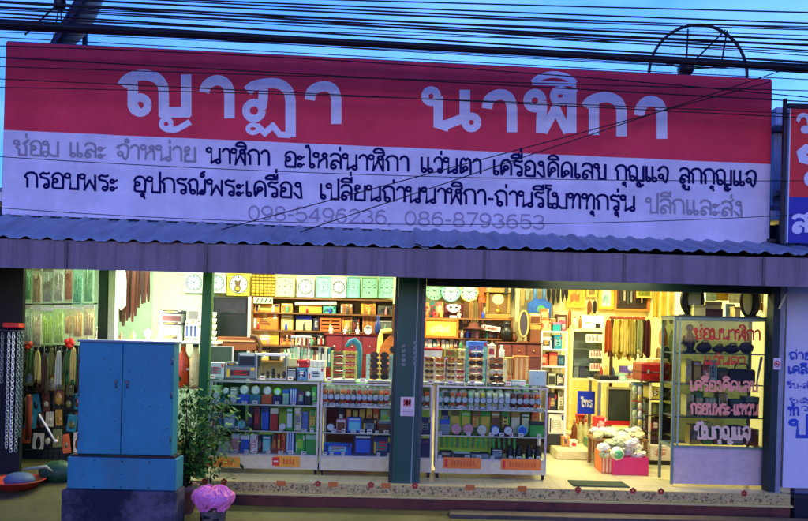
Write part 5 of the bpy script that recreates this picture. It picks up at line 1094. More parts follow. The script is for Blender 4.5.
# back shelving
YSH = 2.32
shu = thing('shelving_unit', 'brown wooden shelving along the back wall crammed with boxes', 'shelves', (XU(325, YSH), YSH, 0))
xs0, xs1 = XU(252, YSH, 330), XU(397, YSH, 330)
SH = {}
for nm, v in (('a', 298.5), ('b', 313.5), ('c', 331), ('d', 346), ('e', 362)):
    z = ZV(v, YSH, 325); SH[nm] = z
    MB().box(xs0, xs1, YSH - .02, 2.74, z - .02, z).build('shelf', wood(C(130, 84, 44)), shu)
for u in (252, 396.5): x = XU(u, YSH, 330); MB().box(x - .015, x + .015, YSH - .02, 2.74, 0, SH['a'] + .02).build('side_panel', wood(C(120, 80, 44)), shu)
x0, x1, a, b = RECT(213, 248, 297, 338, 2.45); cb = thing('dark_cabinet', 'tall black cabinet with white right edge under the bear clock', 'cabinet', ((x0 + x1) / 2, 2.45, 0))
MB().box(x0, x1, 2.45, 2.73, 0, b, .006).build('body', mat(C(14, 22, 24), .3, spec=.6), cb); MB().box(x0 + .03, x1 - .03, 2.438, 2.449, a + .35, b - .03).build('door_panel', mat(C(10, 24, 24), .12, spec=.8), cb); MB().box(x1 + .002, x1 + .05, 2.42, 2.73, 0, b + .01).build('edge_post', M_white, cb)
for k in range(5):
    x, z = P(213.5, 318 + k * 6.2, 2.0); vase('cup', 'small white cup in the vertical stack beside the green door column', 'cup', 213.5, 315 + k * 6.2, 320.6 + k * 6.2, 2.0, z, 3.2, C(222, 220, 205), ((.6, 0), (.9, .5), (1, 1), (.85, 1), (.5, .2)))['group'] = 'stacked white cups'
_sb = carton('storage_box', 'small yellow box under the stack of white cups', 'box', 209, 218, 341, 347, 2.0, .12, C(200, 180, 90), CN['cream'], 'label', ZV(347, 2.0, 213) - .004)
x0, x1, a, b = RECT(217, 261, 337, 352, 1.75); ch = thing('wooden_bench', 'brown wooden bench with curved right arm behind the left counter', 'bench', ((x0 + x1) / 2, 1.75, 0))
MB().box(x0, x1 - .06, 1.75, 1.80, a + .02, b, .008).build('back_rail', wood(C(140, 76, 40)), ch); MB().box(x0, x1 - .08, 1.742, 1.75, b - .06, b - .045).build('trim', flat(C(205, 160, 110)), ch)
q = MB(); q.tube([(x1 - .05, 1.78, 0), (x1 - .03, 1.77, a - .1), (x1 - .01, 1.76, a + .1), (x1 - .06, 1.76, b + .01), (x1 - .14, 1.77, b + .02)], .03, 8); q.build('arm', wood(C(90, 56, 34)), ch)
MB().box(x0, x1, 1.35, 1.80, .38, .42).build('seat', wood(C(120, 66, 36)), ch)
for x in (x0 + .04, x1 - .06): MB().box(x - .02, x + .02, 1.36, 1.40, 0, .379).build('leg', wood(C(100, 60, 34)), ch)
BOX = [ # u0,u1,v0,v1,shelf,colour,colour2,style,label
 (254, 279, 305, 313, 'b', C(222, 140, 50), C(240, 190, 110), 'label', 'flat orange carton on the upper back shelf left end'),
 (253, 278.5, 314.5, 330.5, 'c', C(215, 118, 40), C(238, 180, 100), 'tape', 'large orange carton at the left end of the back shelf'),
 (253, 278.5, 331.5, 345.5, 'd', C(222, 158, 48), C(235, 200, 120), 'tape', 'large yellow orange carton below the large orange carton'),
 (279.5, 291.5, 299, 305, 'b2', C(225, 190, 70), C(150, 110, 50), 'label', ''),
 (280.5, 292.5, 315, 330.5, 'c', C(200, 158, 70), C(235, 205, 120), 'window', 'tan box with window right of large orange carton'),
 (280, 294, 332, 345.5, 'd', C(222, 150, 60), C(130, 80, 40), 'label', 'orange box beside the large yellow orange carton'),
 (281, 292, 304, 313, 'b', C(222, 182, 70), C(150, 110, 50), 'window', 'yellow clock box under the pale yellow wall clock'),
 (299.5, 322, 304.5, 313, 'b', C(230, 180, 50), C(205, 110, 40), 'lid', 'long yellow box on upper back shelf under white wall clock'),
 (323.5, 336, 306, 313, 'b', C(90, 185, 160), C(40, 100, 90), 'label', 'teal box on upper back shelf right of the long yellow box'),
 (341, 352.5, 303, 313, 'b', C(160, 104, 46), C(200, 150, 70), 'tape', 'brown carton on upper back shelf right of teal box'),
 (361, 376, 300.5, 313, 'b', C(180, 118, 50), C(120, 72, 34), 'tape', 'wide brown carton on upper back shelf near dark column'),
 (378, 393, 304, 313, 'b', C(96, 92, 70), C(60, 60, 52), 'label', 'dark grey carton at right end of the upper back shelf'),
 (296.5, 312, 316, 330.5, 'c', C(205, 200, 130), C(40, 50, 190), 'lid', 'cream tub with bright blue lid on the back shelf'),
 (313, 319, 318, 330.5, 'c', C(40, 36, 44), C(90, 70, 70), 'label', 'thin black carton right of the blue lidded tub'),
 (342, 352.5, 316, 330.5, 'c', C(150, 96, 44), C(205, 150, 80), 'label', 'brown carton right of the orange crate'),
 (354, 360, 317, 330.5, 'c', C(46, 34, 34), C(110, 60, 40), 'label', 'narrow dark carton in the middle of the back shelf'),
 (362, 375.5, 315, 330.5, 'c', C(190, 122, 52), C(150, 90, 40), 'stripe', 'striped brown carton on the middle back shelf'),
 (377, 393.5, 318, 330.5, 'c', C(78, 82, 70), C(120, 120, 100), 'window', 'dark olive carton at right end of the middle back shelf'),
 (296, 306, 335, 345.5, 'd', C(200, 196, 170), C(150, 60, 50), 'label', 'white carton with red print on lower back shelf'),
 (307, 316, 337, 345.5, 'd', C(86, 66, 46), C(190, 160, 110), 'label', 'small brown carton on lower back shelf under blue lidded tub'),
 (317, 325, 334, 345.5, 'd', C(60, 54, 50), C(200, 190, 160), 'window', 'black and white carton on lower back shelf'),
 (280, 300, 349, 361.5, 'e', C(196, 150, 96), C(236, 220, 180), 'label', 'tan carton on the lowest back shelf behind the card rack'),
 (302, 322, 350, 361.5, 'e', C(150, 110, 80), C(220, 210, 180), 'stripe', 'brown striped carton on the lowest back shelf'),
 (254, 268, 351, 361.5, 'e', C(214, 180, 90), C(240, 230, 200), 'label', 'yellow carton on the lowest back shelf left end')]
for u0, u1, v0, v1, s, c1, c2, st_, lb in BOX:
    if lb: carton('storage_box', lb, 'box', u0, u1, v0, v1, YSH + .02 + random.uniform(0, .04), .28, c1, c2, st_, SH[s] + .001)
# white roll, pale strips, orange crate
x0, x1, a, b = RECT(294, 336, 298.6, 303.5, YSH - .08); tag(MB().tube([(x0, YSH + .06, SH['b'] + .13), (x1, YSH + .02, SH['b'] + .145)], .03, 12).build('paper_roll', mat(C(228, 226, 210), .6)), 'long white paper roll lying across boxes under the aqua wall clocks', 'paper roll')
x0, x1, a, b = RECT(254, 273, 297.5, 305, YSH); r = thing('striped_sign_strip', 'pale green strip with dark slanted bars under yellow grid panel', 'sign strip', ((x0 + x1) / 2, YSH, SH['b'] + .085))
MB().box(x0, x1, YSH - .03, YSH - .01, SH['b'] + .12, SH['b'] + .205).build('panel', mat(C(205, 225, 170)), r); q = MB()
for k in range(4): xx = x0 + (x1 - x0) * (.12 + .22 * k); q.prism([(xx, SH['b'] + .13), (xx + .02, SH['b'] + .13), (xx + .05, SH['b'] + .195), (xx + .03, SH['b'] + .195)], YSH - .032, YSH - .0305)
q.build('bar', flat(C(60, 80, 40)), r)
x0, x1, a, b = RECT(320, 341, 314, 330.5, YSH); z0 = SH['c'] + .001; h = .2; r = thing('orange_crate', 'orange slatted plastic crate on the middle back shelf', 'crate', ((x0 + x1) / 2, YSH + .15, z0))
for (A, B) in (((x0, x1), (YSH, YSH + .012)), ((x0, x1), (YSH + .28, YSH + .292)), ((x0, x0 + .012), (YSH + .013, YSH + .279)), ((x1 - .012, x1), (YSH + .013, YSH + .279))):
    q = MB(); [q.box(*A, *B, z0 + .05 * k, z0 + .05 * k + .028) for k in range(4)]
    if A[1] - A[0] > .1: [q.box(A[0] + (A[1] - A[0] - .02) * f, A[0] + (A[1] - A[0] - .02) * f + .02, B[0] - .004, B[0] - .0003, z0, z0 + .18) for f in (0, .5, 1)]
    q.build('side', mat(C(226, 100, 40), .4), r)
MB().box(x0 + .013, x1 - .013, YSH + .013, YSH + .278, z0, z0 + .012).build('base', mat(C(226, 100, 40), .4), r)
# red-brown chest with figurines
x0, x1, a, b = RECT(325.5, 379, 334, 345, 2.0); r = thing('red_sideboard', 'dark red lacquered sideboard behind the middle counter', 'sideboard', ((x0 + x1) / 2, 2.0, 0))
MB().box(x0, x1, 2.0, 2.28, 0, b - .02, .01).build('body', mat(C(112, 26, 22), .25, coat=.3), r); MB().box(x0 - .02, x1 + .02, 1.98, 2.29, b - .019, b, .006).build('top', mat(C(126, 34, 28), .25, coat=.3), r)
for k in range(3): xa = x0 + (x1 - x0) * k / 3 + .02; d = MB().box(xa, xa + (x1 - x0) / 3 - .04, 1.992, 1.9995, a - .12, b - .04).build('drawer', mat(C(130, 34, 28), .3), r); q = MB(); q.ball((xa + (x1 - x0) / 6 - .02, 1.985, a - .02), .012, 8); q.build('knob', M_alu, d)
for k, (u, v0, c, lb) in enumerate(((331, 326, C(222, 214, 190), 'small cream figurine at the left end of the red sideboard'), (345, 327, C(220, 222, 200), 'cream figurine standing beside a green one on red sideboard'), (349.5, 327, C(90, 110, 50), 'green figurine standing on the red sideboard'), (357.5, 326.5, C(232, 232, 228), 'slim white figurine in the middle of the red sideboard'))):
    figurine(lb, u, v0, 334.2, 2.05, b + .001, c)
round_clock('round white table clock standing on the red sideboard', 363.5, 373, 326, 334.5, 2.06, C(220, 222, 222), C(230, 232, 230), z0=b + .001, name='table_clock')
vase('blue_jar', 'dark blue jar at the right end of the red sideboard', 'jar', 377.5, 326, 345, 2.05, b + .001, 3.4, C(40, 54, 120)); 
# cream frame arch and guitar
q = MB(); A = [P(u, v, 1.7) for u, v in ((379, 356), (380.5, 338), (382, 331.5), (389, 331), (396.5, 331))]; q.tube([(A[0][0] - .02, 1.7, 0)] + [(x, 1.7, z) for x, z in A] + [(A[-1][0], 1.7, 0)], .035, 8)
tag(q.build('bentwood_stand', mat(C(222, 206, 110), .5)), 'pale yellow bent wooden stand left of the dark column', 'stand')
gx, gz = P(393, 352, 1.5); r = thing('guitar', 'orange guitar body standing left of the dark column', 'guitar', (gx, 1.5, gz - .35)); q = MB(); n = 40; pts = [(gx + (.15 + .03 * math.cos(2 * t)) * math.cos(t) * (1 - .15 * math.sin(t)), gz + .23 * math.sin(t)) for t in [2 * PI * i / n for i in range(n)]]; q.prism(pts, 1.5, 1.58); q.build('body', wood(C(225, 128, 44)), r)
q = MB(); q.disc(gx, 1.4985, gz + .03, .045, 20); q.build('sound_hole', M_black, r); MB().box(gx - .02, gx + .02, 1.49, 1.51, gz + .2, gz + .62).build('neck', wood(C(120, 76, 40)), r)
MB().box(gx - .05, gx + .05, 1.5, 1.56, 0, gz - .2).build('stand', M_black, r)
MB().tube([(XU(384.5, 2.25, 310), 2.25, 0), (XU(386.5, 2.25, 310), 2.25, 2.9)], .02, 6).build('x', M_white) if 0 else None
tag(MB().box(XU(392.5, 2.2, 320), XU(396, 2.2, 320), 2.2, 2.26, 0, 2.94).build('shelf_post', mat(C(205, 220, 170))), 'pale green upright post between back shelves and dark column', 'post')

# grey boxed radios stacked on the left side table
tz = ZV(341, 1.3, 170)
r = thing('side_table', 'white side table behind the blue street cabinet carrying stacked radio boxes', 'table', (XU(150, 1.3), 1.5, -.1))
MB().box(XU(84, 1.3, 340), XU(214, 1.3, 340), 1.25, 1.85, tz - .03, tz, .005).build('table_top', M_white, r)
for u in (86, 212):
    for y in (1.28, 1.8): MB().box(XU(u, 1.3, 340) - .02, XU(u, 1.3, 340) + .02, y, y + .04, -.2, tz - .031).build('leg', M_alu, r)
MB().box(XU(160, 1.3, 340), XU(206, 1.3, 340), 1.3, 1.8, tz - .36, tz - .34).build('lower_shelf', M_white, r)
s = sc(1.4); z = tz + .001
for k, (h, c, c2, st_, lb) in enumerate(((7.5, C(140, 150, 140), C(40, 44, 46), 'label', 'lowest grey radio box in the stack under the hanging straps'), (8, C(112, 122, 118), C(220, 220, 210), 'window', 'second lowest grey radio box in the stack'), (2.8, C(30, 34, 38), C(80, 80, 80), 'tape', 'flat black box in the middle of the radio stack'), (8.5, C(128, 138, 134), C(96, 60, 62), 'window', 'second highest grey radio box in the stack'), (3.6, C(44, 52, 60), C(150, 160, 160), 'label', 'dark flat box on top of the radio stack'))):
    carton('radio_box', lb, 'box', 158.5 + k % 2 * .5, 183 - k % 2, 330, 330 + h, 1.4, .3, c, c2, st_, z); z += h / s + .001
z = tz + .001
for k, (h, c, lb) in enumerate(((4, C(214, 216, 200), 'lowest white carton in the pile left of green column'), (12, C(200, 210, 206), 'white carton with bar print in the pile left of green column'), (4.5, C(226, 228, 220), 'thin white carton in pile left of the green column'), (12, C(218, 222, 210), 'topmost white carton in the pile left of green column'))):
    carton('white_carton', lb, 'carton', 184.5 + k * .4, 200 - k % 2 * 2, 330, 330 + h, 1.4, .3, c, [C(120, 124, 124), C(60, 80, 140), C(170, 170, 160), C(150, 150, 150)][k], ['label', 'stripe', 'tape', 'window'][k], z); z += h / s + .001
zq = tz - .34
for u, c1, c2, lb in ((182.5, C(190, 70, 30), C(200, 160, 110), 'large bottle with orange red content behind the plant'), (195, C(200, 190, 140), C(40, 60, 60), 'large clear bottle with cream content behind the plant'), (172, C(70, 90, 60), C(150, 140, 100), 'dark green bottle beside the blue cabinet edge')):
    bottle(lb, u, 341, 386, 1.35, ZV(386, 1.35, u), 6.2, c1, c2)
x0, x1 = XU(164, 1.35), XU(205, 1.35); r = thing('low_shelf', 'low wooden shelf under the large bottles behind the plant', 'shelf', ((x0 + x1) / 2, 1.4, 0)); zz_ = ZV(386, 1.35, 185); MB().box(x0, x1, 1.25, 1.6, zz_ - .025, zz_ - .001).build('board', wood(C(120, 90, 50)), r)
for x in (x0 + .02, x1 - .02): MB().box(x - .015, x + .015, 1.28, 1.57, -.2, zz_ - .026).build('leg', wood(C(110, 80, 46)), r)
# bare lit bulb
bxx, bz = P(148, 333, 1.26); r = thing('lit_bulb', 'bright bare bulb glowing above the blue street cabinet', 'lamp', (bxx, 1.26, tz))
MB().ball((bxx, 1.26, bz), .045, 16).build('bulb', emis((1, .93, .7), 60), r); MB().lathe([(.03, 0), (.03, .02), (.018, .03), (.018, bz - tz - .04)], (bxx, 1.26, tz), 'z', 12).build('socket', M_white, r)
l = bpy.data.lights.new('bulb_light', 'POINT'); l.energy = 9; l.color = (1, .92, .68); l.shadow_soft_size = .05; o = bpy.data.objects.new('bulb_light', l); COL.objects.link(o); o.parent = r; o.location = (0, -.09, bz - tz + .05)
for k, (u, v0, c, lb) in enumerate(((88, 331, C(190, 200, 190), 'grey figurine leftmost on the white side table'), (97, 328, C(225, 222, 210), 'white figurine behind the left door of the blue cabinet'), (103, 331, C(150, 140, 120), 'brown grey figurine second from the left on white side table'), (112, 327, C(228, 220, 200), 'cream figurine below the hanging dark straps'), (121, 333, C(160, 110, 80), 'small brown figurine in the middle of the white side table'), (133, 331, C(190, 170, 90), 'gold figurine just left of the bright bulb'))):
    figurine(lb, u, v0, 341, 1.3, tz + .001, c)
# hanging dark straps over the table
YST = 1.6
for k in range(15):
    u = 107 + k * 3.0; v1 = [316, 317, 304, 318, 306, 322, 326, 321, 318, 322, 316, 308, 304, 303, 302][k]; c = [C(46, 26, 24), C(74, 36, 26), C(58, 28, 22), C(96, 92, 84) if k == 4 else C(66, 32, 24)][k % 4] if k != 4 else C(150, 165, 170)
    strap('leather_belt', 'dark brown leather belt hanging in the dense row above the street cabinet' if k != 4 else 'pale grey belt hanging among the dark brown belts', 'belt', u, 262, v1, 3.6, YST + (k % 3) * .02, c, 'hanging belts above the cabinet' if k != 4 else None)
tag(MB().tube([(XU(104, YST, 262), YST, P(104, 262, YST)[1]), (XU(154, YST, 262), YST, P(154, 262, YST)[1])], .008, 6).build('hanging_rail', M_alu), 'metal rail holding the dark brown belts', 'rail')
garment('plastic_sleeve', 'pale grey plastic sleeve hanging in front of dark belts', 'sleeve', 118.5, 126, 268, 308, YST - .06, C(185, 200, 200), None, .02)
picture('small cream card pinned above the hanging dark belts', 104, 113, 264, 285, 1.5, C(205, 215, 170), C(190, 205, 160), 'card', 'hanging_card', None, .08)

# ================================================================== FAR LEFT: HANGING STOCK
YR = .62
def packet(label, u0, u1, v0, v1, Y, col, inner, group):
    x0, x1, a, b = RECT(u0, u1, v0, v1, Y); r = thing('hanging_packet', label, 'packet', ((x0 + x1) / 2, Y, a), group)
    q = MB(); n, k = 8, 10; vs = []; fs = []
    for side in (-1, 1):
        for j in range(k + 1):
            for i in range(n + 1):
                s_, t = i / n, j / k; p = math.sin(PI * s_) ** .6 * math.sin(PI * min(1, t * 1.02)) ** .5 * .028
                vs.append((x0 + (x1 - x0) * s_, Y + side * (p + .001) + random.uniform(-.002, .002), a + (b - a) * .9 * t))
    m = (n + 1) * (k + 1)
    for o_ in (0, m):
        for j in range(k):
            for i in range(n): c = o_ + j * (n + 1) + i; fs.append((c, c + 1, c + n + 2, c + n + 1) if o_ == 0 else (c, c + n + 1, c + n + 2, c + 1))
    q.add(vs, fs, True); q.build('bag', plastic_film(col, .26), r)
    MB().box(x0 + .004, x1 - .004, Y - .004, Y + .004, a + (b - a) * .9, b, .002).build('header_card', flat(C(228, 228, 222)), r)
    q = MB()
    for i in range(6): xx = x0 + (x1 - x0) * (.16 + .136 * i); q.tube([(xx, Y + random.uniform(-.008, .008), a + .03), (xx + random.uniform(-.01, .01), Y + .004, a + (b - a) * random.uniform(.6, .84))], .009, 6)
    q.build('contents', mat(inner, .45, var=.4, scale=25), r)
for j, (v0, v1) in enumerate(((266, 303), (305, 345))):
    for k, (u0, u1) in enumerate(((22, 31.5), (32, 42), (42.5, 53), (53.5, 64), (65, 72.5), (73, 83), (83.5, 94.5))):
        cc_ = [C(150, 215, 170), C(205, 190, 165), C(190, 196, 190), C(215, 220, 215), C(210, 160, 140), C(150, 215, 195), C(170, 220, 190)][k] if j == 0 else [C(200, 215, 190), C(215, 205, 165), C(190, 220, 110), C(195, 225, 130), C(225, 195, 130), C(222, 190, 130), C(215, 195, 150)][k]
        nm = ['green', 'beige', 'silver', 'white', 'pinkish', 'aqua', 'pale green'][k] if j == 0 else ['pale', 'cream', 'lime', 'bright lime', 'tan', 'orange tan', 'light tan'][k]
        packet(f'clear plastic packet with {nm} contents in the {"upper" if j == 0 else "lower"} hanging row', u0, u1, v0 + (k % 3) - (4 if k > 3 and j == 0 else 0), v1 + (k * 7 % 4) - 1 - (8 if k > 3 and j else 0), YR + .03 * (k % 2), cc_, tuple(min(1, c * 1.1) for c in cc_), 'clear packets hanging in two rows')
for v in (265.5, 304.5):
    a, b = P(20, v, YR + .05), P(97, v - 1, YR + .05); tag(MB().tube([(a[0], YR + .06, a[1]), (b[0], YR + .06, b[1])], .01, 6).build('hanging_rail', M_black), f'black rail carrying the {"upper" if v < 300 else "lower"} row of clear packets', 'rail')
x0, x1, a, b = RECT(20, 100, 345, 462, .95); r = thing('peg_panel', 'dark wire grid panel at far left holding carded goods', 'panel', ((x0 + x1) / 2, .95, -.1))
MB().box(x0, x1, .97, .99, -.12, b).build('board', mat(C(46, 54, 36), .8, var=.4), r); q = MB(); [q.tube([(x0 + (x1 - x0) * k / 14, .955, a), (x0 + (x1 - x0) * k / 14, .955, b)], .004, 5) for k in range(15)]; [q.tube([(x0, .948, a + (b - a) * k / 10), (x1, .948, a + (b - a) * k / 10)], .004, 5) for k in range(11)]; q.build('wire_grid', M_steel, r)
BC = ['olive', 'gold', 'black', 'teal', 'brown', 'olive', 'grey', 'gold', 'orange', 'brown', 'black', 'cream']
for j in range(5):
    for k in range(7):
        c1 = BC[(j * 5 + k * 3 + (k * j) % 4) % 12]; c2 = ['brown', 'black', 'olive', 'grey', 'gold', 'maroon', 'cream'][(j * 7 + k * 5 + 3) % 7]
        u = 22.5 + k * 10.3 + (j % 2) * 2; v = 350 + j * 19.5 + (k * 5 % 7); w_, h_ = 7.5 + (k * 3 + j) % 4, 14 + (k + j * 2) % 7; Y = .80 + .045 * (k % 3)
        x0, x1, a, b = RECT(u, u + w_, v, v + h_, Y)
        r = thing('carded_item', f'{c1} card with {c2} blister, {ORD[k]} from left in the {ORD[j]} row of the grid panel', 'blister pack', ((x0 + x1) / 2, Y, a), 'carded goods on the far left panel')
        MB().box(x0, x1, Y, Y + .004, a, b).build('card', mat(CN[c1], .5, var=.3), r)
        q = MB(); q.ball(((x0 + x1) / 2, Y, a + (b - a) * .4), (x1 - x0) * .38, 10, random.uniform(.5, 1.1), .3, random.uniform(.8, 1.7), .12); q.build('blister', mat(CN[c2], .2, var=.6, scale=40, spec=.7), r); r.rotation_euler = (0, random.uniform(-.16, .16), random.uniform(-.3, .3))
        q = MB(); q.tube([((x0 + x1) / 2, .955, b - .01), ((x0 + x1) / 2, Y - .02, b - .01)], .003, 5); q.build('hook', M_alu, r)
for k, (u, c, lb) in enumerate(((27, 'red', 'bright red cloth flower hanging below the packets, left one'), (69.5, 'red', 'bright red ball hanging below the packets near blue cabinet'))):
    x, z = P(u, 344 - k, .7); q = MB(); [q.ball((x + .03 * math.cos(a), .7 + .015 * math.sin(2 * a), z + .03 * math.sin(a)), .035, 8) for a in (0, 1.25, 2.5, 3.77, 5.0)]; q.tube([(x, .7, z), (x, .7, z + .12)], .004, 5); tag(q.build('hanging_ornament', mat(C(220, 50, 30), .5)), lb, 'ornament')
garment('green_pouch', 'bright green pouch hanging beside the blue street cabinet', 'pouch', 66, 76, 350, 384, .72, C(36, 104, 46), None, .03, True)
q = MB(); a, b = P(39, 414, .6), P(55, 441, .6); q.tube([(a[0], .6, a[1]), (b[0], .6, b[1])], .012, 8); q.ball((b[0] + .01, .6, b[1]), .02, 8); tag(q.build('white_rod', M_white), 'short white slanting rod among the stock left of cabinet', 'rod')
x, z = P(29, 397, .7); q = MB(); q.lathe([(.03, -.5), (.034, -.1), (.034, 0), (.02, .03), (0, .03)], (x, .7, z), 'z', 14); tag(q.build('orange_tube', mat(C(140, 56, 30), .5)), 'upright orange red tube standing before the grid panel', 'tube')
# chains at far left
def chain(label, u, v0, v1, Y, col, r_=.016):
    x, zt = P(u, v0, Y); _, zb = P(u, v1, Y); n = int((zt - zb) / (r_ * 1.75)); q = MB()
    for i in range(n):
        z = zt - i * r_ * 1.75; k = 10; pts = []
        for j in range(k):
            t = 2 * PI * j / k; a, b = r_ * .62 * math.cos(t), r_ * 1.15 * math.sin(t)
            pts.append((x + a, Y + .3 * a, z + b) if i % 2 else (x + .3 * a, Y + a, z + b))
        q.tube(pts, r_ * .28, 5, closed=True)
    return tag(q.build('chain', mat(col, .3, metal=.8, var=.2)), label, 'chain', 'chains hanging at far left')
for k, (u, v1, c, lb) in enumerate(((2.5, 385, C(120, 126, 130), 'dark steel chain at the left picture edge'), (9, 452, C(200, 205, 200), 'pale steel chain under the red hook'), (13.5, 456, C(225, 228, 222), 'brightest silver chain under the red hook'), (18.5, 456, C(150, 165, 150), 'greenish grey chain right of brightest chain'), (22, 440, C(110, 130, 116), 'dull green chain nearest the grid panel'))):
    chain(lb, u, 334, v1, .2 + k % 2 * .03, c, .02)
x0, x1, a, b = RECT(4, 21, 323, 328, .2); tag(MB().box(x0, x1, .16, .29, a, b, .012).build('red_bracket', mat(C(190, 40, 30), .4)), 'bright red bracket from which the steel chains hang', 'bracket')
tag(MB().tube([(x0 - .12, .22, a - .03), (x1 + .03, .22, a - .03)], .008, 6).build('chain_bar', M_steel), 'dark steel bar under red bracket carrying the chains', 'bar')
zr0 = rz(-4.2, -.1)
x, _ = P(17, 465, -.1); z_ = rz(x, -.1) + .002; r = thing('red_basin', 'wide red plastic basin on the ground at far left', 'basin', (x, -.1, z_)); q = MB(); q.lathe([(.18, .004), (.27, .085), (.29, .09), (.29, .1), (.262, .09), (.17, .012), (0, .012)], (x, -.1, z_), 'z', 32); q.build('bowl', mat(C(170, 52, 38), .4), r)
r = thing('blue_bag', 'dark blue grey bundle lying in the red basin', 'bag', (x, -.1, z_ + .02)); q = MB(); q.ball((x + .03, -.1, z_ + .09), .15, 18, 1.1, .8, .55, .04); q.build('bundle', mat(C(70, 92, 120), .6, bump=.4), r)
x, _ = P(57, 455, .1); z_ = rz(x, .1); q = MB(); q.ball((x, .15, z_ + .1), .2, 20, 1.1, .6, .62, .06); tag(q.build('green_sack', mat(C(24, 66, 40), .5, bump=.5)), 'dark green crumpled sack on the ground left of blue cabinet', 'sack')
x0, _ = P(24, 452, .0); x1, _ = P(46, 450, 0); z_ = rz(x0, .05); tag(MB().tube([(x0, .0, z_ + .16), (x1, .02, z_ + .19), (x1 + .06, .04, z_ + .13)], [.012, .02, .01], 8).build('hand_tool', mat(C(130, 140, 120), .5)), 'grey green hand tool lying above the red basin', 'tool')

# ================================================================== BACK OF THE MIDDLE BAY
YM = 2.62
round_clock('round mint green wall clock next to the dark column', 425.5, 443.5, 281.5, 300.5, YM, C(150, 215, 165), C(160, 225, 185))
round_clock('round aqua wall clock between the mint clock and the octagonal one', 441.8, 460, 282.5, 302, YM - .05, C(130, 205, 200), C(175, 228, 215))
round_clock('octagonal yellow framed wall clock with aqua dial', 459.5, 479, 282.5, 302.5, YM, C(225, 190, 90), C(175, 228, 220), n=8)
picture('orange wall panel right of the octagonal clock', 478.5, 486, 282, 303, YM + .05, C(215, 110, 40), C(222, 120, 40), 'panel', 'wall_panel', None, .1)
# shelving right of column
s2 = thing('shelving_unit', 'brown shelving behind the right counter with framed goods and boxes', 'shelves', (XU(480, 2.3), 2.3, 0)); SB = {}
for nm, v in (('a', 318.5), ('b', 338.5), ('c', 349), ('d', 360)):
    z = ZV(v, 2.3, 480); SB[nm] = z; MB().box(XU(421, 2.3, 330), XU(512, 2.3, 330), 2.28, 2.74, z - .018, z).build('shelf', wood(C(150, 96, 48)), s2)
for u in (421, 512): x = XU(u, 2.3, 330); MB().box(x - .014, x + .014, 2.28, 2.74, 0, SB['a'] + .03).build('side_panel', wood(C(130, 84, 44)), s2)
for u0, u1, v0, c1, c2, st_, lb in ((423.5, 429, 303, C(180, 130, 80), C(120, 70, 40), 'label', 'brown carton under the mint green wall clock'), (430, 436, 302, C(40, 120, 110), C(20, 70, 70), 'label', 'dark teal carton under the mint green clock'), (437, 443.5, 302, C(205, 100, 90), C(230, 170, 150), 'label', 'coral carton left of the white mask'), (444.5, 464, 304, C(96, 22, 26), C(50, 14, 16), 'plain', 'dark red case behind the white mask')):
    carton('storage_box', lb, 'box', u0, u1, v0, 318, 2.36, .2, c1, c2, st_, SB['a'] + .001)
x, z = P(453.5, 308, 2.28); q = MB(); n = 20
q.add([(x + .1 * math.cos(2 * PI * i / n), 2.27 - .03 * abs(math.cos(2 * PI * i / n + PI / 2)), z + (.062 if math.sin(2 * PI * i / n) > 0 else .05) * math.sin(2 * PI * i / n) + .014 * math.cos(4 * PI * i / n)) for i in range(n)] + [(x, 2.22, z + .01)], [(n, (i + 1) % n, i) for i in range(n)], True); q.m = 1; [q.add([(x + s * .042 + .024 * math.cos(2 * PI * i / 12), 2.218, z + .01 + .012 * math.sin(2 * PI * i / 12)) for i in range(12)], [tuple(range(12))]) for s in (-1, 1)]
q.m = 0; q.box(x - .05, x + .05, 2.275, 2.36, SB['a'] + .001, SB['a'] + .03)
tag(q.build('mask', [mat(C(232, 232, 226), .4), M_black]), 'white half mask with dark eye holes before the dark red case', 'mask')
picture('orange framed display with glowing yellow picture behind the eyewear racks', 424, 458.5, 318.5, 338, 2.29, C(215, 110, 36), C(232, 200, 70), 'framed display', 'framed_display', C(240, 225, 150), .12)
for k in range(8):
    u0 = 424.5 + k * 4.2; c = [('grey', 'pale'), ('white', 'thin'), ('teal', 'thin'), ('orange', 'tall'), ('white', 'glossy'), ('silver', 'tall'), ('gold', 'thin'), ('brown', 'tall')][k]
    carton('book', f'{c[1]} {c[0]} book upright on the shelf below the framed display', 'book', u0, u0 + 3.6, 339.5 + k % 3, 348.6, 2.34, .16, CN[c[0]], CN['cream'], 'label', SB['c'] + .001)
for k, u in enumerate((466, 471, 476, 481)):
    garment('leather_pouch', ['dark brown', 'tan brown', 'olive brown', 'reddish brown'][k] + ' leather pouch hanging between the mask and gold shrine clock', 'pouch', u - 2.8, u + 2.8, 301, 324 - k % 2 * 2, 2.3, [C(88, 56, 30), C(140, 100, 50), C(110, 90, 44), C(120, 62, 36)][k], 'leather pouches by the shrine clock', .03)
q = MB(); a, b = P(463, 325, 2.3), P(483, 326, 2.3); r = thing('brown_hat', 'wide dark brown hat on the shelf edge below hanging pouches', 'hat', ((a[0] + b[0]) / 2, 2.25, SB['b'])); cx = (a[0] + b[0]) / 2
q.lathe([(.0, .09), (.06, .085), (.075, .03), (.15, .01), (.15, 0), (0, 0)], (cx, 2.2, P(473, 329, 2.2)[1]), 'z', 24); q.build('crown', mat(C(92, 44, 30), .7), r); MB().box(cx - .03, cx + .03, 2.17, 2.23, SB['b'] + .001, P(473, 329, 2.2)[1] - .001).build('stand', wood(C(90, 60, 34)), r)
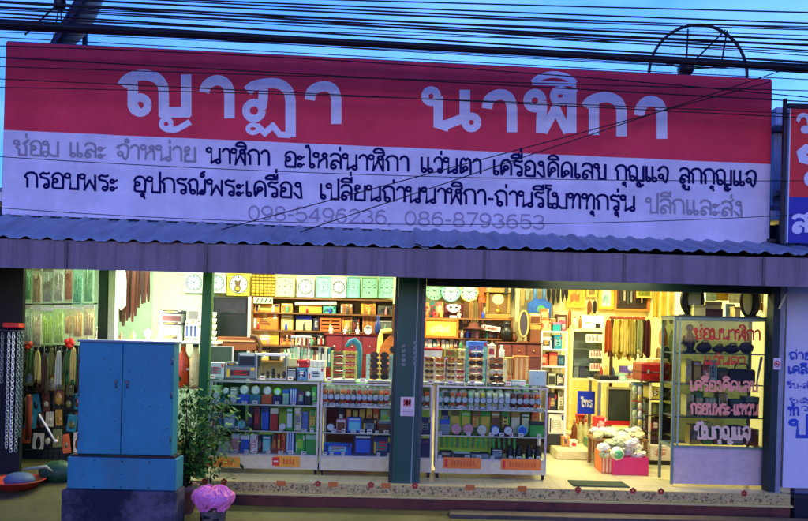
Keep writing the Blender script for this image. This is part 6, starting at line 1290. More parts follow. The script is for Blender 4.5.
# gold shrine clock
x0, x1, a, b = RECT(485.5, 511, 279, 319, 2.55); cx = (x0 + x1) / 2; W = x1 - x0; H = b - a; r = thing('shrine_clock', 'tall ornate gold and brown shrine clock with pointed top', 'clock', (cx, 2.55, a)); gm = wood(C(176, 140, 64))
MB().box(x0, x1, 2.5, 2.7, a, a + H * .12, .01).build('base', gm, r)
MB().prism([(x0 - .02, a + H * .66), (x1 + .02, a + H * .66), (x1 - W * .22, a + H * .76), (cx + W * .12, a + H * .82), (cx, a + H), (cx - W * .12, a + H * .82), (x0 + W * .22, a + H * .76)], 2.5, 2.7).build('pediment', gm, r)
for x in (x0 + .03, x1 - .03): q = MB(); q.lathe([(.026, a + H * .121), (.02, a + H * .2), (.024, a + H * .4), (.018, a + H * .6), (.028, a + H * .659)], (x, 2.55, 0), 'z', 12); q.build('column', gm, r)
MB().box(x0 + .06, x1 - .06, 2.56, 2.68, a + H * .121, a + H * .659).build('case', wood(C(132, 96, 48)), r)
MB().disc(cx, 2.558, a + H * .5, W * .22, 24).build('dial', flat(C(222, 214, 160)), r); q = MB(); q.tube([(cx, 2.55, a + H * .38), (cx, 2.55, a + H * .22)], .006, 6); q.lathe([(0, 0), (.035, .0), (.035, .01), (0, .01)], (cx, 2.545, a + H * .2), 'y', 14); q.build('pendulum', mat(C(210, 170, 70), .3, metal=.6), r); q = MB(); q.ball((cx, 2.55, a + H * .9), .03, 10); q.build('ornament', mat(C(150, 120, 40), .3, metal=.4), r)
r = carton('magazine', 'white magazine lying tilted below the gold shrine clock', 'magazine', 482, 500, 326, 331, 2.2, .2, C(232, 222, 205), C(200, 120, 90), 'label', ZV(331, 2.2, 490)); r.rotation_euler.y = .12
for u0, u1, v0, s_, c1, c2, st_, lb in ((459, 476, 331, 'b', C(96, 40, 26), C(150, 90, 50), 'lid', 'dark red brown box below the brown hat'), (484, 500, 332.5, 'b', C(200, 118, 50), C(150, 80, 36), 'tape', 'orange brown carton below the white magazine'), (459, 482, 340, 'c', C(150, 110, 70), C(220, 200, 150), 'stripe', 'long tan striped box above the blue and white box'), (484, 508, 341, 'c', C(170, 150, 80), C(110, 80, 40), 'label', 'long olive tan box on the shelf under orange brown carton'), (459, 484, 350, 'd', C(190, 140, 90), C(120, 60, 40), 'label', 'tan box on lowest shelf behind the green eyewear stand'), (486, 510, 351, 'd', C(120, 70, 40), C(200, 160, 90), 'stripe', 'brown striped box on lowest shelf right side'), (424, 440, 351, 'd', C(170, 90, 50), C(220, 180, 120), 'label', 'rust box on lowest shelf behind the rack by column'), (441, 457, 351, 'd', C(110, 90, 60), C(190, 180, 120), 'lid', 'drab box with pale lid on lowest shelf')):
    vv = {'b': 338.3, 'c': 348.8, 'd': 359.8}[s_]; carton('storage_box', lb, 'box', u0, u1, v0, vv, 2.34, .25, c1, c2, st_, SB[s_] + .001)
# things right of the shelving: jar, chest, oval mirror
x0, x1, a, b = RECT(497, 541, 342, 360, 2.1); r = thing('wooden_chest', 'dark brown wooden chest carrying a black jar and oval mirror', 'chest', ((x0 + x1) / 2, 2.1, 0))
MB().box(x0, x1, 2.1, 2.5, 0, b - .02, .008).build('body', wood(C(92, 44, 28)), r); MB().box(x0 - .02, x1 + .02, 2.08, 2.52, b - .019, b, .006).build('top', wood(C(110, 56, 34)), r)
for k in range(3): xa = x0 + (x1 - x0) * k / 3 + .015; d = MB().box(xa, xa + (x1 - x0) / 3 - .03, 2.09, 2.0995, b - .2, b - .04).build('drawer', wood(C(120, 60, 36)), r); q = MB(); q.ball((xa + (x1 - x0) / 6 - .015, 2.082, b - .12), .012, 8); q.build('knob', mat(C(190, 150, 70), .3, metal=.6), d)
vase('black_jar', 'round black lidded jar standing on the dark wooden chest', 'jar', 506.5, 321, 342, 2.2, b + .001, 6, C(30, 26, 26), ((.5, 0), (.8, .1), (1, .4), (.8, .62), (.5, .7), (.75, .78), (.6, .92), (.15, 1)))
vase('brown_jar', 'small brown jar between the black jar and oval mirror', 'jar', 514, 332, 342, 2.25, b + .001, 3.6, C(120, 70, 40))
x0, x1, A, B = RECT(519, 528.5, 311, 337, 2.15); cx, cz = (x0 + x1) / 2, (A + B) / 2; r = thing('oval_mirror', 'dark oval mirror with gold rim standing on wooden chest', 'mirror', (cx, 2.15, b)); q = MB(); q.ring(cx, 2.15, cz, (x1 - x0) / 2, .014, 32, (B - A) / 2); q.build('frame', mat(C(205, 170, 90), .3), r); MB().disc(cx, 2.152, cz, (x1 - x0) / 2, 32, (B - A) / 2).build('glass', mat(C(46, 44, 34), .15, var=.4, spec=.8), r); MB().box(cx - .012, cx + .012, 2.155, 2.175, b + .001, cz).build('stand', wood(C(130, 90, 40)), r); MB().box(cx - .06, cx + .06, 2.12, 2.22, b + .001, b + .015).build('foot', wood(C(130, 90, 40)), r)
carton('storage_box', 'brown box behind the oval mirror on chest', 'box', 529.5, 540, 325, 342, 2.2, .2, C(130, 76, 40), C(200, 150, 70), 'lid', b + .001)
carton('storage_box', 'tan box leaning over brown box on the chest', 'box', 530, 541, 314, 325, 2.2, .18, C(190, 146, 76), C(110, 60, 36), 'window', b + .246)
for k, (u, v1, c, lb) in enumerate(((506.5, 296, C(40, 40, 36), 'black strap hanging right of the gold shrine clock'), (513.5, 300, C(30, 34, 34), 'broad black strap hanging above the oval mirror'), (518, 322, C(205, 200, 150), 'long cream strap hanging left of the oval mirror'), (523, 306, C(190, 150, 80), 'tan strap hanging above the oval mirror'), (528, 300, C(150, 160, 130), 'grey green strap left of the blue bag'))):
    strap('hanging_strap', lb, 'strap', u, 283, v1, 3.8, 2.5, c, 'straps hanging near the shrine clock')
# blue bag
x0, x1, a, b = RECT(529, 551, 285, 318, 2.45); cx = (x0 + x1) / 2; r = thing('blue_bag', 'bright blue and green bag hanging below black ties', 'bag', (cx, 2.45, a)); W = x1 - x0; q = MB()
q.prism([(x0, a), (x1, a), (x1 + .01, a + .2), (cx + W * .25, a + .27), (cx - W * .25, a + .27), (x0 - .01, a + .2)], 2.45, 2.53); q.build('body', mat(C(44, 100, 190), .5, var=.5, scale=7), r); q = MB(); [q.tube([(cx + s * W * .2, 2.49, a + .26), (cx + s * W * .2, 2.49, b - .02), (cx + s * .01, 2.49, b + .02)], .028, 8) for s in (-1, 1)]; q.build('handle', mat(C(110, 160, 215), .5), r); q = MB(); q.disc(cx + .02, 2.448, a + .12, .06, 16); q.build('patch', flat(C(90, 170, 110)), r)
for k, (u, v1) in enumerate(((535, 300), (549, 303), (554, 305), (558.5, 303), (563, 302), (567, 301))):
    strap('black_tie', 'black tie hanging in the row beside orange framed picture', 'tie', u, 282, v1, 3.6, 2.6, C(24, 22, 24), 'black ties under the lintel', False, .3)
# ================================================================== RIGHT ROOM
YB2 = 4.66
picture('orange picture with gold frame high on the back wall', 566.5, 585, 285, 307.5, 2.66 if 0 else YB2, C(222, 170, 60), C(226, 150, 40), 'picture', 'framed_picture', C(190, 90, 30), .1)
picture('small olive framed picture between two gold frames', 586.5, 597, 287, 297, YB2, C(205, 180, 80), C(120, 100, 50), 'picture', 'framed_picture', None, .2)
picture('gold framed picture with pale blue and white content', 598.5, 614, 286, 309.5, YB2, C(220, 170, 40), C(200, 215, 220), 'picture', 'framed_picture', C(110, 150, 170), .2)
x0, x1, a, b = RECT(614.5, 650, 285, 311, YB2 - .05); r = thing('strap_board', 'dark framed board with hanging watch straps on the back wall', 'display board', ((x0 + x1) / 2, YB2, a)); t = .035
q = MB(); q.box(x0, x1, YB2 - .06, YB2 + .06, a, a + t, .005); q.box(x0, x0 + t, YB2 - .06, YB2 + .06, a + t, b); q.box(x1 - t, x1, YB2 - .06, YB2 + .06, a + t, b); q.box(x0, x1, YB2 - .06, YB2 + .06, b, b + t); q.build('frame', wood(C(196, 120, 60)), r); MB().box(x0 + t, x1 - t, YB2 + .02, YB2 + .04, a + t, b).build('backing', mat(C(50, 36, 34), .6), r)
for k in range(9): xx = x0 + t + (x1 - x0 - 2 * t) * (k + .5) / 9; MB().box(xx - .014, xx + .014, YB2 - .01, YB2 + .005, a + t + .08 + .03 * (k % 3), b - .02, .004).build('strap', mat([C(100, 50, 36), C(40, 36, 38), C(180, 170, 160), C(60, 70, 60), C(140, 150, 150)][k % 5], .5), r)
picture('small olive picture in gold frame overlapping the dark strap board', 636.5, 652, 283, 298, YB2 - .16, C(215, 180, 90), C(110, 120, 40), 'picture', 'framed_picture', None, .12)
picture('small brown framed picture with pink centre beside blue bag', 555.5, 567, 314.5, 330, 2.66, C(110, 70, 40), C(225, 200, 180), 'picture', 'framed_picture', C(200, 130, 120), .16)
# partition side goods : white shelf stand
YV = 2.2
x0, x1, a, b = RECT(540, 567, 330, 412, YV); r = thing('white_shelf_stand', 'white open shelf stand behind the silver table clock', 'shelf stand', ((x0 + x1) / 2, YV, 0))
VS = {}
for nm, v in (('a', 331), ('b', 349), ('c', 366), ('d', 386), ('e', 411)): z = ZV(v, YV, 553); VS[nm] = z; MB().box(x0, x1, YV, YV + .4, z - .022, z, .003).build('shelf', M_white, r)
for x in (x0 + .012, x1 - .012):
    for y in (YV + .012, YV + .388): MB().box(x - .014, x + .014, y - .014, y + .014, 0, VS['a'] - .023).build('post', M_white, r)
for u0, u1, v0, s_, c1, c2, st_, lb in ((541, 551, 321, 'a', C(222, 190, 120), C(180, 110, 60), 'label', 'tan box on top of the white shelf stand'), (553, 561, 322, 'a', C(40, 160, 165), C(200, 120, 170), 'lid', 'turquoise box with pink lid on top of white stand'), (541, 552, 337, 'b', C(230, 228, 220), C(60, 60, 60), 'label', 'white box on the upper shelf of white stand'), (554, 562, 335, 'b', C(40, 140, 165), C(120, 200, 190), 'label', 'turquoise blue box on upper shelf of the white stand'), (541, 548, 354, 'c', C(200, 90, 50), C(240, 190, 110), 'label', 'orange box on second shelf of white stand'), (549, 557, 352, 'c', C(222, 130, 70), C(200, 60, 50), 'lid', 'orange box with red lid on second shelf of white stand'), (558, 565, 355, 'c', C(36, 70, 80), C(90, 140, 150), 'label', 'dark teal box on second shelf of the white stand'), (548, 556, 373, 'd', C(150, 150, 90), C(60, 60, 40), 'window', 'olive box on third shelf of white stand'), (557, 564, 374, 'd', C(50, 50, 46), C(170, 150, 90), 'label', 'black box on third shelf of white stand'), (549, 557, 394, 'e', C(34, 34, 38), C(90, 90, 90), 'label', 'black box on lowest shelf of white stand'), (557.5, 564.5, 390, 'e', C(120, 110, 60), C(210, 200, 140), 'label', 'olive carton on lowest shelf of white stand')):
    vv = {'a': 331, 'b': 349, 'c': 366, 'd': 386, 'e': 411}[s_]; carton('storage_box', lb, 'box', u0, u1, v0, vv - .3, YV + .04, .22, c1, c2, st_, VS[s_] + .001)
carton('white_drawer_box', 'plain white drawer box standing under the white shelf stand', 'box', 548, 563.5, 414, 434, YV + .02, .3, C(226, 222, 190), C(190, 180, 140), 'label', .125 if 0 else ZV(434, YV + .02, 556))
_x0, _x1, _a, _b = RECT(546, 565, 434.3, 440, YV); tag(MB().box(_x0, _x1, YV, YV + .36, .121, ZV(434, YV + .02, 556) - .001, .006).build('low_plinth', mat(C(40, 40, 40), .6)), 'black low plinth under the plain white drawer box', 'plinth')
# white cabinet with notices
YCB = 3.9
x0, x1, a, b = RECT(570, 605, 329, 381, YCB); zt2 = b; r = thing('white_glass_cabinet', 'white framed glass cabinet with paper notices beside clothes rail', 'cabinet', ((x0 + x1) / 2, YCB, .12)); t = .045
q = MB(); q.box(x0, x0 + t, YCB, YCB + .4, .125, b); q.box(x1 - t, x1, YCB, YCB + .4, .125, b); q.box(x0 + t, x1 - t, YCB, YCB + .4, b - t, b); q.box(x0 + t, x1 - t, YCB, YCB + .4, a, a + t); q.build('frame', mat(C(226, 218, 170), .5), r)
MB().box(x0 + t, x1 - t, YCB + .38, YCB + .39, a + t, b - t).build('back_panel', mat(C(210, 222, 220), .6, var=.25, scale=4), r); MB().box(x0 + t, x1 - t, YCB + .012, YCB + .018, a + t, b - t).build('front_glass', M_gl, r)
MB().box(x0 + t, x1 - t, YCB + .002, YCB + .36, .14, a - .002).build('lower_door', mat(C(224, 200, 110), .5), r); MB().box(x0 + t + .1, x1 - t - .25, YCB - .006, YCB + .0015, a - .32, a - .26).build('handle', M_alu, r)
for f in (.3, .62): z = a + (b - a) * f; MB().box(x0 + t, x1 - t, YCB + .05, YCB + .36, z - .012, z).build('shelf', mat(C(190, 205, 200), .3), r)
for k, (fx, fz, w_, h_) in enumerate(((.45, .74, .46, .16), (.56, .44, .36, .14), (.58, .2, .34, .14))):
    px_, pz_ = x0 + (x1 - x0) * fx, a + (b - a) * fz; n_ = MB().box(px_, px_ + w_ * (x1 - x0), YCB + .006, YCB + .0105, pz_, pz_ + h_ * (b - a)).build('notice', flat(C(232, 228, 220)), r)
    q = MB()
    for j in range(7): q.box(px_ + .02 + j * .028 * w_ / .4, px_ + .036 + j * .028 * w_ / .4, YCB + .0045, YCB + .0058, pz_ + .03, pz_ + .03 + .06 + .02 * (j % 3)) if px_ + .04 + j * .028 * w_ / .4 < px_ + w_ * (x1 - x0) else None
    q.build('print', flat(C(170, 70, 90)), n_)
for k, (fx, h_, c, lb) in enumerate(((.16, .3, C(210, 220, 235), 'white box inside the white glass cabinet'), (.34, .24, C(140, 130, 190), 'lilac box inside the white glass cabinet'), (.5, .2, C(130, 150, 150), 'grey box inside the white glass cabinet'))):
    xx = x0 + (x1 - x0) * fx; carton('storage_box', lb, 'box', 0, 1, 0, 1, YCB + .1, .2, c, None, 'plain', a + t) if 0 else None
    rr = thing('storage_box', lb, 'box', (xx, YCB + .2, a + t)); MB().box(xx, xx + .085, YCB + .12, YCB + .3, a + t + .001, a + t + h_ * .8, .004).build('body', mat(c, .5), rr); MB().box(xx + .012, xx + .07, YCB + .118, YCB + .1195, a + t + .03, a + t + h_ * .5).build('label_panel', flat(tuple(v * .7 for v in c)), rr)
x0, x1, a, b = box3(582, 604, 315, 328.5, YCB + .1, zt2 + .001); r = thing('printer', 'white printer on top of the white glass cabinet', 'printer', ((x0 + x1) / 2, YCB + .1, a)); MB().box(x0, x1, YCB + .1, YCB + .4, a, b, .015).build('body', M_white, r); MB().box(x1 - .14, x1 - .05, YCB + .094, YCB + .0995, a + .02, a + .09).build('screen', M_black, r); MB().box(x0 + .05, x1 - .2, YCB + .092, YCB + .0995, a + .1, a + .11).build('slot', M_steel, r)
bottle('cream bottle on the white cabinet left of printer', 574.5, 316, 328.5, YCB + .1, zt2 + .001, 2.6, C(214, 214, 160), C(110, 80, 50)); bottle('brown bottle on the white cabinet next to printer', 580, 315, 328.5, YCB + .1, zt2 + .001, 1.6, C(120, 76, 40), C(60, 40, 30))
# blue sign
x0, x1, a, b = RECT(577.5, 595, 391, 414, 3.0); r = thing('blue_sign', 'bright blue square sign with white lettering on a stand inside entrance', 'sign', ((x0 + x1) / 2, 3.0, .12)); MB().box(x0, x1, 3.0, 3.015, a, b, .002).build('panel', mat(C(24, 60, 215), .4, var=.06), r)
q = MB(); write(q, 'โทร', 581, 406.5, 592, 407, 6.5, 2.996, .22); q.build('lettering', flat(C(225, 228, 232)), r); MB().tube([((x0 + x1) / 2, 3.03, .125), ((x0 + x1) / 2, 3.03, b - .05)], .012, 8).build('post', M_alu, r); MB().lathe([(.0, 0), (.11, 0), (.1, .012), (0, .014)], ((x0 + x1) / 2, 3.03, .121), 'z', 20).build('foot', M_steel, r)
# clothes rail
YRL = 3.0
A, B = P(604, 318, YRL + .3), P(652, 312, YRL - .3)
r = thing('clothes_rail', 'red brown clothes rail standing on dark posts in the right room', 'clothes rail', ((A[0] + B[0]) / 2, YRL, .12)); MB().box(A[0], B[0], YRL - .03, YRL + .03, A[1] - .02, A[1] + .03, .008).build('rail', wood(C(170, 84, 40)), r)
for x in (A[0] + .04, B[0] - .04): MB().box(x - .02, x + .02, YRL - .02, YRL + .02, .121, A[1] - .021).build('post', wood(C(70, 40, 28)), r)
for x in (A[0] + .04, B[0] - .04): MB().box(x - .03, x + .03, YRL - .25, YRL + .25, .121, .15).build('foot', wood(C(70, 40, 28)), r)
gc = [('orange brown', C(190, 92, 36)), ('rust red', C(150, 58, 30)), ('pale yellow', C(222, 200, 96)), ('mustard', C(206, 172, 70)), ('light yellow', C(226, 206, 110)), ('deep yellow', C(214, 176, 66)), ('olive yellow', C(186, 170, 80)), ('grey olive', C(160, 158, 100)), ('sage', C(150, 160, 116)), ('black', C(32, 28, 30)), ('dark maroon', C(74, 26, 30))]
for k, (nm, c) in enumerate(gc):
    u = 608 + k * 4.0; garment('hanging_garment', f'{nm} garment hanging on the red brown clothes rail', 'garment', u - 3.6, u + 3.6, 319, 352 + (k * 5 % 9), YRL + (.05 if k % 2 else -.03), c, 'garments on the clothes rail', .07)
# tables, tv, boxes below
YT2 = 2.6
x0, x1 = XU(598, YT2, 382), XU(645, YT2, 382); z = z_tab = ZV(381, YT2, 620); r = thing('work_table', 'white topped table under the hanging garments', 'table', ((x0 + x1) / 2, YT2, .12)); MB().box(x0, x1, YT2, YT2 + .6, z - .03, z, .005).build('table_top', M_white, r)
for x in (x0 + .03, x1 - .03):
    for y in (YT2 + .03, YT2 + .57): MB().box(x - .02, x + .02, y - .02, y + .02, .121, z - .031).build('leg', M_alu, r)
carton('storage_box', 'flat black box at the left end of white topped table', 'box', 599, 618, 376, 380.7, YT2 + .03, .3, C(26, 26, 28), C(80, 80, 80), 'tape', z + .001)
carton('storage_box', 'mint box beside the flat black box on white topped table', 'box', 619, 627, 374, 380.7, YT2 + .03, .2, C(150, 205, 180), C(230, 230, 220), 'label', z + .001)
carton('purple_box', 'purple box with round white emblem on white topped table', 'box', 622.5, 635.5, 362.5, 373, YT2 + .26, .2, C(104, 84, 180), C(90, 70, 170), 'plain', z + .05); _x, _z = P(631, 368, YT2 + .255); tag(MB().lathe([(0, 0), (.05, 0), (.05, .003), (0, .003)], (_x, YT2 + .254, _z), 'y', 20).build('round_sticker', flat(C(232, 232, 240))), 'round white sticker on the purple box', 'sticker')
carton('storage_box', 'grey carton under the purple box on white topped table', 'box', 621, 638, 373.3, 380.7, YT2 + .24, .25, C(190, 180, 150), C(110, 100, 80), 'tape', z + .001)
bottle('white slim bottle at the right end of the white topped table', 637.5, 349, 380.5, YT2 + .1, z + .001, 2.4, C(226, 222, 200), C(190, 170, 110))
x0, x1, a, b = RECT(607, 645, 388, 421, 2.3); r = thing('dark_display_screen', 'large dark olive screen on a red base inside the right room', 'screen', ((x0 + x1) / 2, 2.3, .12)); MB().box(x0, x1, 2.3, 2.36, a, b, .006).build('screen', mat(C(50, 56, 44), .3, var=.4, scale=3), r); q = MB(); q.box(x0 - .015, x1 + .015, 2.285, 2.299, b - .02, b + .015); q.box(x0 - .015, x0 + .015, 2.285, 2.299, a, b - .021); q.build('frame', mat(C(150, 140, 90), .5), r)
MB().box(x0 - .03, x1 + .03, 2.25, 2.6, a - .06, a - .001, .006).build('base', mat(C(200, 34, 30), .4), r)
for x in (x0 + .02, x1 - .05): MB().box(x, x + .03, 2.28, 2.5, .121, a - .061).build('leg', M_alu, r)
# red suitcase, right shelf rack
YK2 = 1.55
x0, x1, a, b = RECT(640, 673, 382, 474, YK2); r = thing('black_shelf_rack', 'black open shelf rack left of the tall glass cabinet carrying red suitcase', 'shelf rack', ((x0 + x1) / 2, YK2, 0)); RS = {}
for nm, v in (('a', 381.5), ('b', 399), ('c', 415), ('d', 432), ('e', 452)): z = ZV(v, YK2, 656); RS[nm] = z; MB().box(XU(649, YK2, 420), x1, YK2, YK2 + .4, z - .018, z, .002).build('shelf', mat(C(60, 44, 40), .5), r)
for x in (XU(649, YK2, 420) + .012, x1 - .012):
    for y in (YK2 + .012, YK2 + .388): MB().box(x - .012, x + .012, y - .012, y + .012, .0, RS['a'] - .019).build('post', mat(C(205, 200, 170), .5), r)
x0, x1, a, b = box3(641, 672.5, 362.5, 381, YK2, RS['a'] + .001); r = thing('red_suitcase', 'dark red suitcase lying on top of the black shelf rack', 'suitcase', ((x0 + x1) / 2, YK2 + .15, a)); MB().box(x0, x1, YK2 - .03, YK2 + .38, a, b, .025).build('shell', mat(C(132, 20, 24), .35, coat=.2), r); q = MB(); q.box(x0 - .002, x1 + .002, YK2 - .033, YK2 + .383, (a + b) / 2 - .006, (a + b) / 2 + .006); q.build('seam', mat(C(70, 12, 16), .4), r); q = MB(); [q.box(x0 + (x1 - x0) * f - .015, x0 + (x1 - x0) * f + .015, YK2 - .04, YK2 - .0335, (a + b) / 2 - .02, (a + b) / 2 + .03) for f in (.2, .8)]; q.build('latch', M_alu, r); q = MB(); q.tube([(x0 + .13, YK2 - .033, (a + b) / 2), (x0 + .13, YK2 - .06, (a + b) / 2), (x1 - .13, YK2 - .06, (a + b) / 2), (x1 - .13, YK2 - .033, (a + b) / 2)], .008, 6); q.build('handle', M_black, r)
carton('folded_cloth', 'pale folded cloth lying on the red suitcase', 'cloth', 646, 668, 358, 362, YK2 + .05, .25, C(216, 206, 160), C(190, 170, 120), 'tape', b + .001)
for u0, u1, v0, s_, c1, c2, st_, lb in ((651, 659, 387, 'b', C(190, 170, 70), C(90, 80, 40), 'label', 'yellow box on the top inner shelf of black rack'), (660, 671, 388, 'b', C(50, 46, 30), C(150, 130, 60), 'label', 'dark olive box on the top inner shelf of black rack'), (651, 671, 404, 'c', C(60, 70, 40), C(110, 110, 60), 'stripe', 'long moss green box on the second inner shelf of black rack'), (651, 661, 419, 'd', C(60, 22, 24), C(110, 50, 40), 'label', 'maroon box on third inner shelf of black rack'), (662, 671, 418, 'd', C(46, 30, 34), C(90, 60, 50), 'lid', 'dark brown box on third inner shelf of black rack'), (651, 671, 436, 'e', C(40, 26, 34), C(80, 50, 60), 'lid', 'long dark plum box on the lowest shelf of black rack')):
    vv = {'b': 399, 'c': 415, 'd': 432, 'e': 452}[s_]; carton('storage_box', lb, 'box', u0, u1, v0, vv - .3, YK2 + .03, .3, c1, c2, st_, RS[s_] + .001)
carton('white_carton', 'plain white carton on floor under the black shelf rack', 'carton', 650, 671.5, 456, 471, YK2 - .05, .35, C(222, 210, 190), C(200, 190, 160), 'tape', .06); _a = RECT(650, 671.5, 456, 471, YK2 - .05); tag(MB().box(_a[0], _a[1], YK2 - .04, YK2 + .28, .001, .058).build('low_plinth', M_black), 'black low plinth under the plain white carton', 'plinth')
# yellow cloths on right side wall
for k, (u0, u1, v0, v1, c, lb) in enumerate(((653.5, 660, 284, 318, C(222, 190, 70), 'yellow cloth bag hanging leftmost on the side wall'), (660.5, 667.5, 284, 326, C(230, 200, 84), 'bright yellow cloth bag hanging second on the side wall'), (668, 675, 285, 322, C(226, 206, 110), 'pale yellow cloth bag hanging nearest the tall cabinet'), (659, 667, 327, 346, C(214, 130, 60), 'orange cloth bag hanging below the yellow ones'), (668, 676, 330, 362, C(214, 214, 190), 'white cloth bag hanging beside the tall cabinet'))):
    garment('cloth_bag', lb, 'cloth bag', u0, u1, v0, v1, 2.6 + k * .04, c, 'cloth bags on the side wall', .05)
tag(MB().tube([(XU(651, 2.64, 283), 2.64, P(651, 283, 2.64)[1]), (4.17, 2.64, P(676, 283, 2.64)[1])], .01, 6).build('hanging_rail', wood(C(120, 70, 40))), 'brown rail carrying the yellow cloth bags', 'rail')
# packages heap by the entrance
YH = .75
x0, x1, a, b = RECT(613.5, 648.5, 460.5, 480, YH); r = thing('pink_box', 'bright pink box on floor holding white packages', 'box', ((x0 + x1) / 2, YH + .2, 0)); hb = .212
q = MB(); t = .008; q.box(x0, x1, YH, YH + t, .001, hb); q.box(x0, x1, YH + .4, YH + .4 + t, .001, hb); q.box(x0, x0 + t, YH + t, YH + .4, .001, hb); q.box(x1 - t, x1, YH + t, YH + .4, .001, hb); q.build('side', mat(C(222, 44, 100), .45, var=.08), r); MB().box(x0 + t, x1 - t, YH + t, YH + .4, .001, .01).build('base', mat(C(222, 44, 100), .45), r)
px0, px1, ph_ = x0, x1, hb
x0, x1, a, b = RECT(602, 612.5, 457, 477.5, YH + .1); carton('striped_box', 'orange and cream striped box left of the pink box', 'box', 602, 612.5, 457, 477.5, YH + .1, .35, C(226, 110, 50), C(236, 210, 150), 'stripe', .001)
random.seed(5)
def pkg(label, x, y, z, r_, col):
    q = MB(); q.ball((x, y, z), r_, 18, random.uniform(1.0, 1.5), .9, random.uniform(.5, .75), .13); q.sm = [False] * len(q.sm); o_ = q.build('white_package', mat(col, .3, var=.3, scale=22, bump=.6, spec=.6)); o_.rotation_euler = (random.uniform(-.3, .3), random.uniform(-.45, .45), random.uniform(-1, 1)); return tag(o_, label, 'package', 'white plastic packages heaped by the entrance')
for k in range(22):
    lay = 0 if k < 9 else (1 if k < 16 else 2)
    x = px0 - .12 + random.uniform(0, .5) * (1 - .12 * lay) + .04 * lay; y = YH + random.uniform(.0, .3) + .05 * lay; z = ph_ + .015 + lay * .075 + random.uniform(-.012, .02)
    pkg(['crumpled white plastic package in the heap above the pink box', 'cream plastic package in the heap above the pink box', 'pale olive package in the heap above the pink box'][k % 3], x, y, z, random.uniform(.05, .085), (C(228, 224, 205), C(214, 204, 164), C(172, 178, 130))[k % 3])
x, z = P(618, 454, YH - .02); q = MB(); q.ball((x, YH + .02, z), .085, 16, 1, .8, .95, .05); q.m = 1; q.lathe([(0, 0), (.05, 0), (.052, .01), (0, .012)], (x, YH - .062, z), 'y', 16); tag(q.build('white_package', [mat(C(222, 224, 200), .3, bump=.4), flat(C(90, 180, 110))]), 'white package with round green emblem at the corner of the pink box', 'package')
x0, x1 = XU(596, 1.2), XU(650, 1.2); r = thing('low_bench', 'low wooden bench carrying white packages behind the pink box', 'bench', ((x0 + x1) / 2, 1.4, 0)); MB().box(x0, x1, 1.2, 1.62, .33, .36, .004).build('seat', wood(C(150, 110, 66)), r)
for x in (x0 + .03, x1 - .03):
    for y in (1.24, 1.58): MB().box(x - .02, x + .02, y - .02, y + .02, .001, .329).build('leg', wood(C(150, 110, 66)), r)
for k in range(12): pkg('crumpled plastic package lying in the heap on low bench', x0 + .06 + (k % 6) * .105, 1.3 + (k // 6) * .14, .36 + .045 + (k // 6) * .03, random.uniform(.055, .085), random.choice((C(222, 216, 195), C(200, 190, 140), C(150, 160, 110), C(214, 206, 176))))
carton('red_bag_box', 'red box on the low bench behind white packages', 'box', 596, 606, 428, 440, 1.66, .2, C(205, 44, 36), C(230, 150, 120), 'label', .12 + .3)
tag(MB().box(XU(594, 1.66), XU(608, 1.66), 1.64, 1.9, .121, .419, .006).build('wooden_stool', wood(C(140, 90, 50))), 'boxy wooden stool under the small red box', 'stool')
# tall cream bottles row in the room
zfl = .121
for k, (u, v0, c, lb) in enumerate(((574, 417, C(140, 76, 40), 'brown tall bottle leftmost on the raised floor'), (580, 416, C(214, 210, 140), 'cream green tall bottle second on raised floor'), (585.5, 417, C(220, 214, 150), 'cream green tall bottle third on the raised floor'), (592, 420, C(226, 210, 160), 'pale tall bottle nearest the white packages'))):
    bottle(lb, u, v0, 441, 2.5, zfl, 2.8, c, C(190, 60, 40) if k in (1, 2) else C(200, 180, 120))
carton('storage_box', 'small red box on the blue sign foot behind tall bottles', 'box', 578, 587, 415, 424, 3.2, .2, C(200, 50, 36), C(230, 180, 120), 'label', ZV(424, 3.2, 582)); _a = RECT(577, 588, 424, 440, 3.2); tag(MB().box(_a[0], _a[1], 3.18, 3.42, .121, ZV(424, 3.2, 582) - .001, .005).build('cream_crate', mat(C(214, 196, 130))), 'cream crate under the small red box behind blue sign', 'crate')
# door mat
x0, _ = P(572, 479, .1); x1, _ = P(628, 481, .1); q = MB(); q.box(x0, x1, .02, .32, .002, .014, .004); tag(q.build('door_mat', mat(C(52, 66, 46), .95, var=.5, scale=40, bump=.6)), 'dark green door mat on the floor of shop entrance', 'mat')

# ================================================================== TALL GLASS CABINET (right)
YT3 = .16; DT3 = .42
x0 = XU(672.5, YT3, 400); x1 = XU(767, YT3, 400); zt3 = ZV(318, YT3, 720); r = thing('tall_glass_cabinet', 'tall glass cabinet with red lettering beside the right door rail', 'glass cabinet', ((x0 + x1) / 2, YT3, 0)); t = .028
zbp = ZV(446.5, YT3, 720)
q = MB()
for x in (x0, x1 - t):
    for y in (YT3, YT3 + DT3 - t): q.box(x, x + t, y, y + t, .02, zt3)
for z in (zt3, zbp): q.box(x0 + t, x1 - t, YT3, YT3 + t, z - t, z); q.box(x0 + t, x1 - t, YT3 + DT3 - t, YT3 + DT3, z - t, z); q.box(x0, x0 + t, YT3 + t, YT3 + DT3 - t, z - t, z - .0005); q.box(x1 - t, x1, YT3 + t, YT3 + DT3 - t, z - t, z - .0005)
q.build('frame', mat(C(120, 140, 120), .35, metal=.4), r)
q = MB(); q.box(x0 + .055, x0 + .075, YT3 - .004, YT3 + .012, zbp, zt3); q.build('door_edge', mat(C(150, 170, 150), .35), r)
MB().box(x0 - .004, x1 + .004, YT3 - .004, YT3 + DT3 + .004, zt3 + .001, zt3 + .02).build('top', mat(C(70, 76, 74), .5), r)
MB().box(x0 + .002, x1 - .002, YT3 + .004, YT3 + .02, .03, zbp - t - .001).build('base_panel', mat(C(196, 176, 172), .4, metal=.1, var=.14), r)
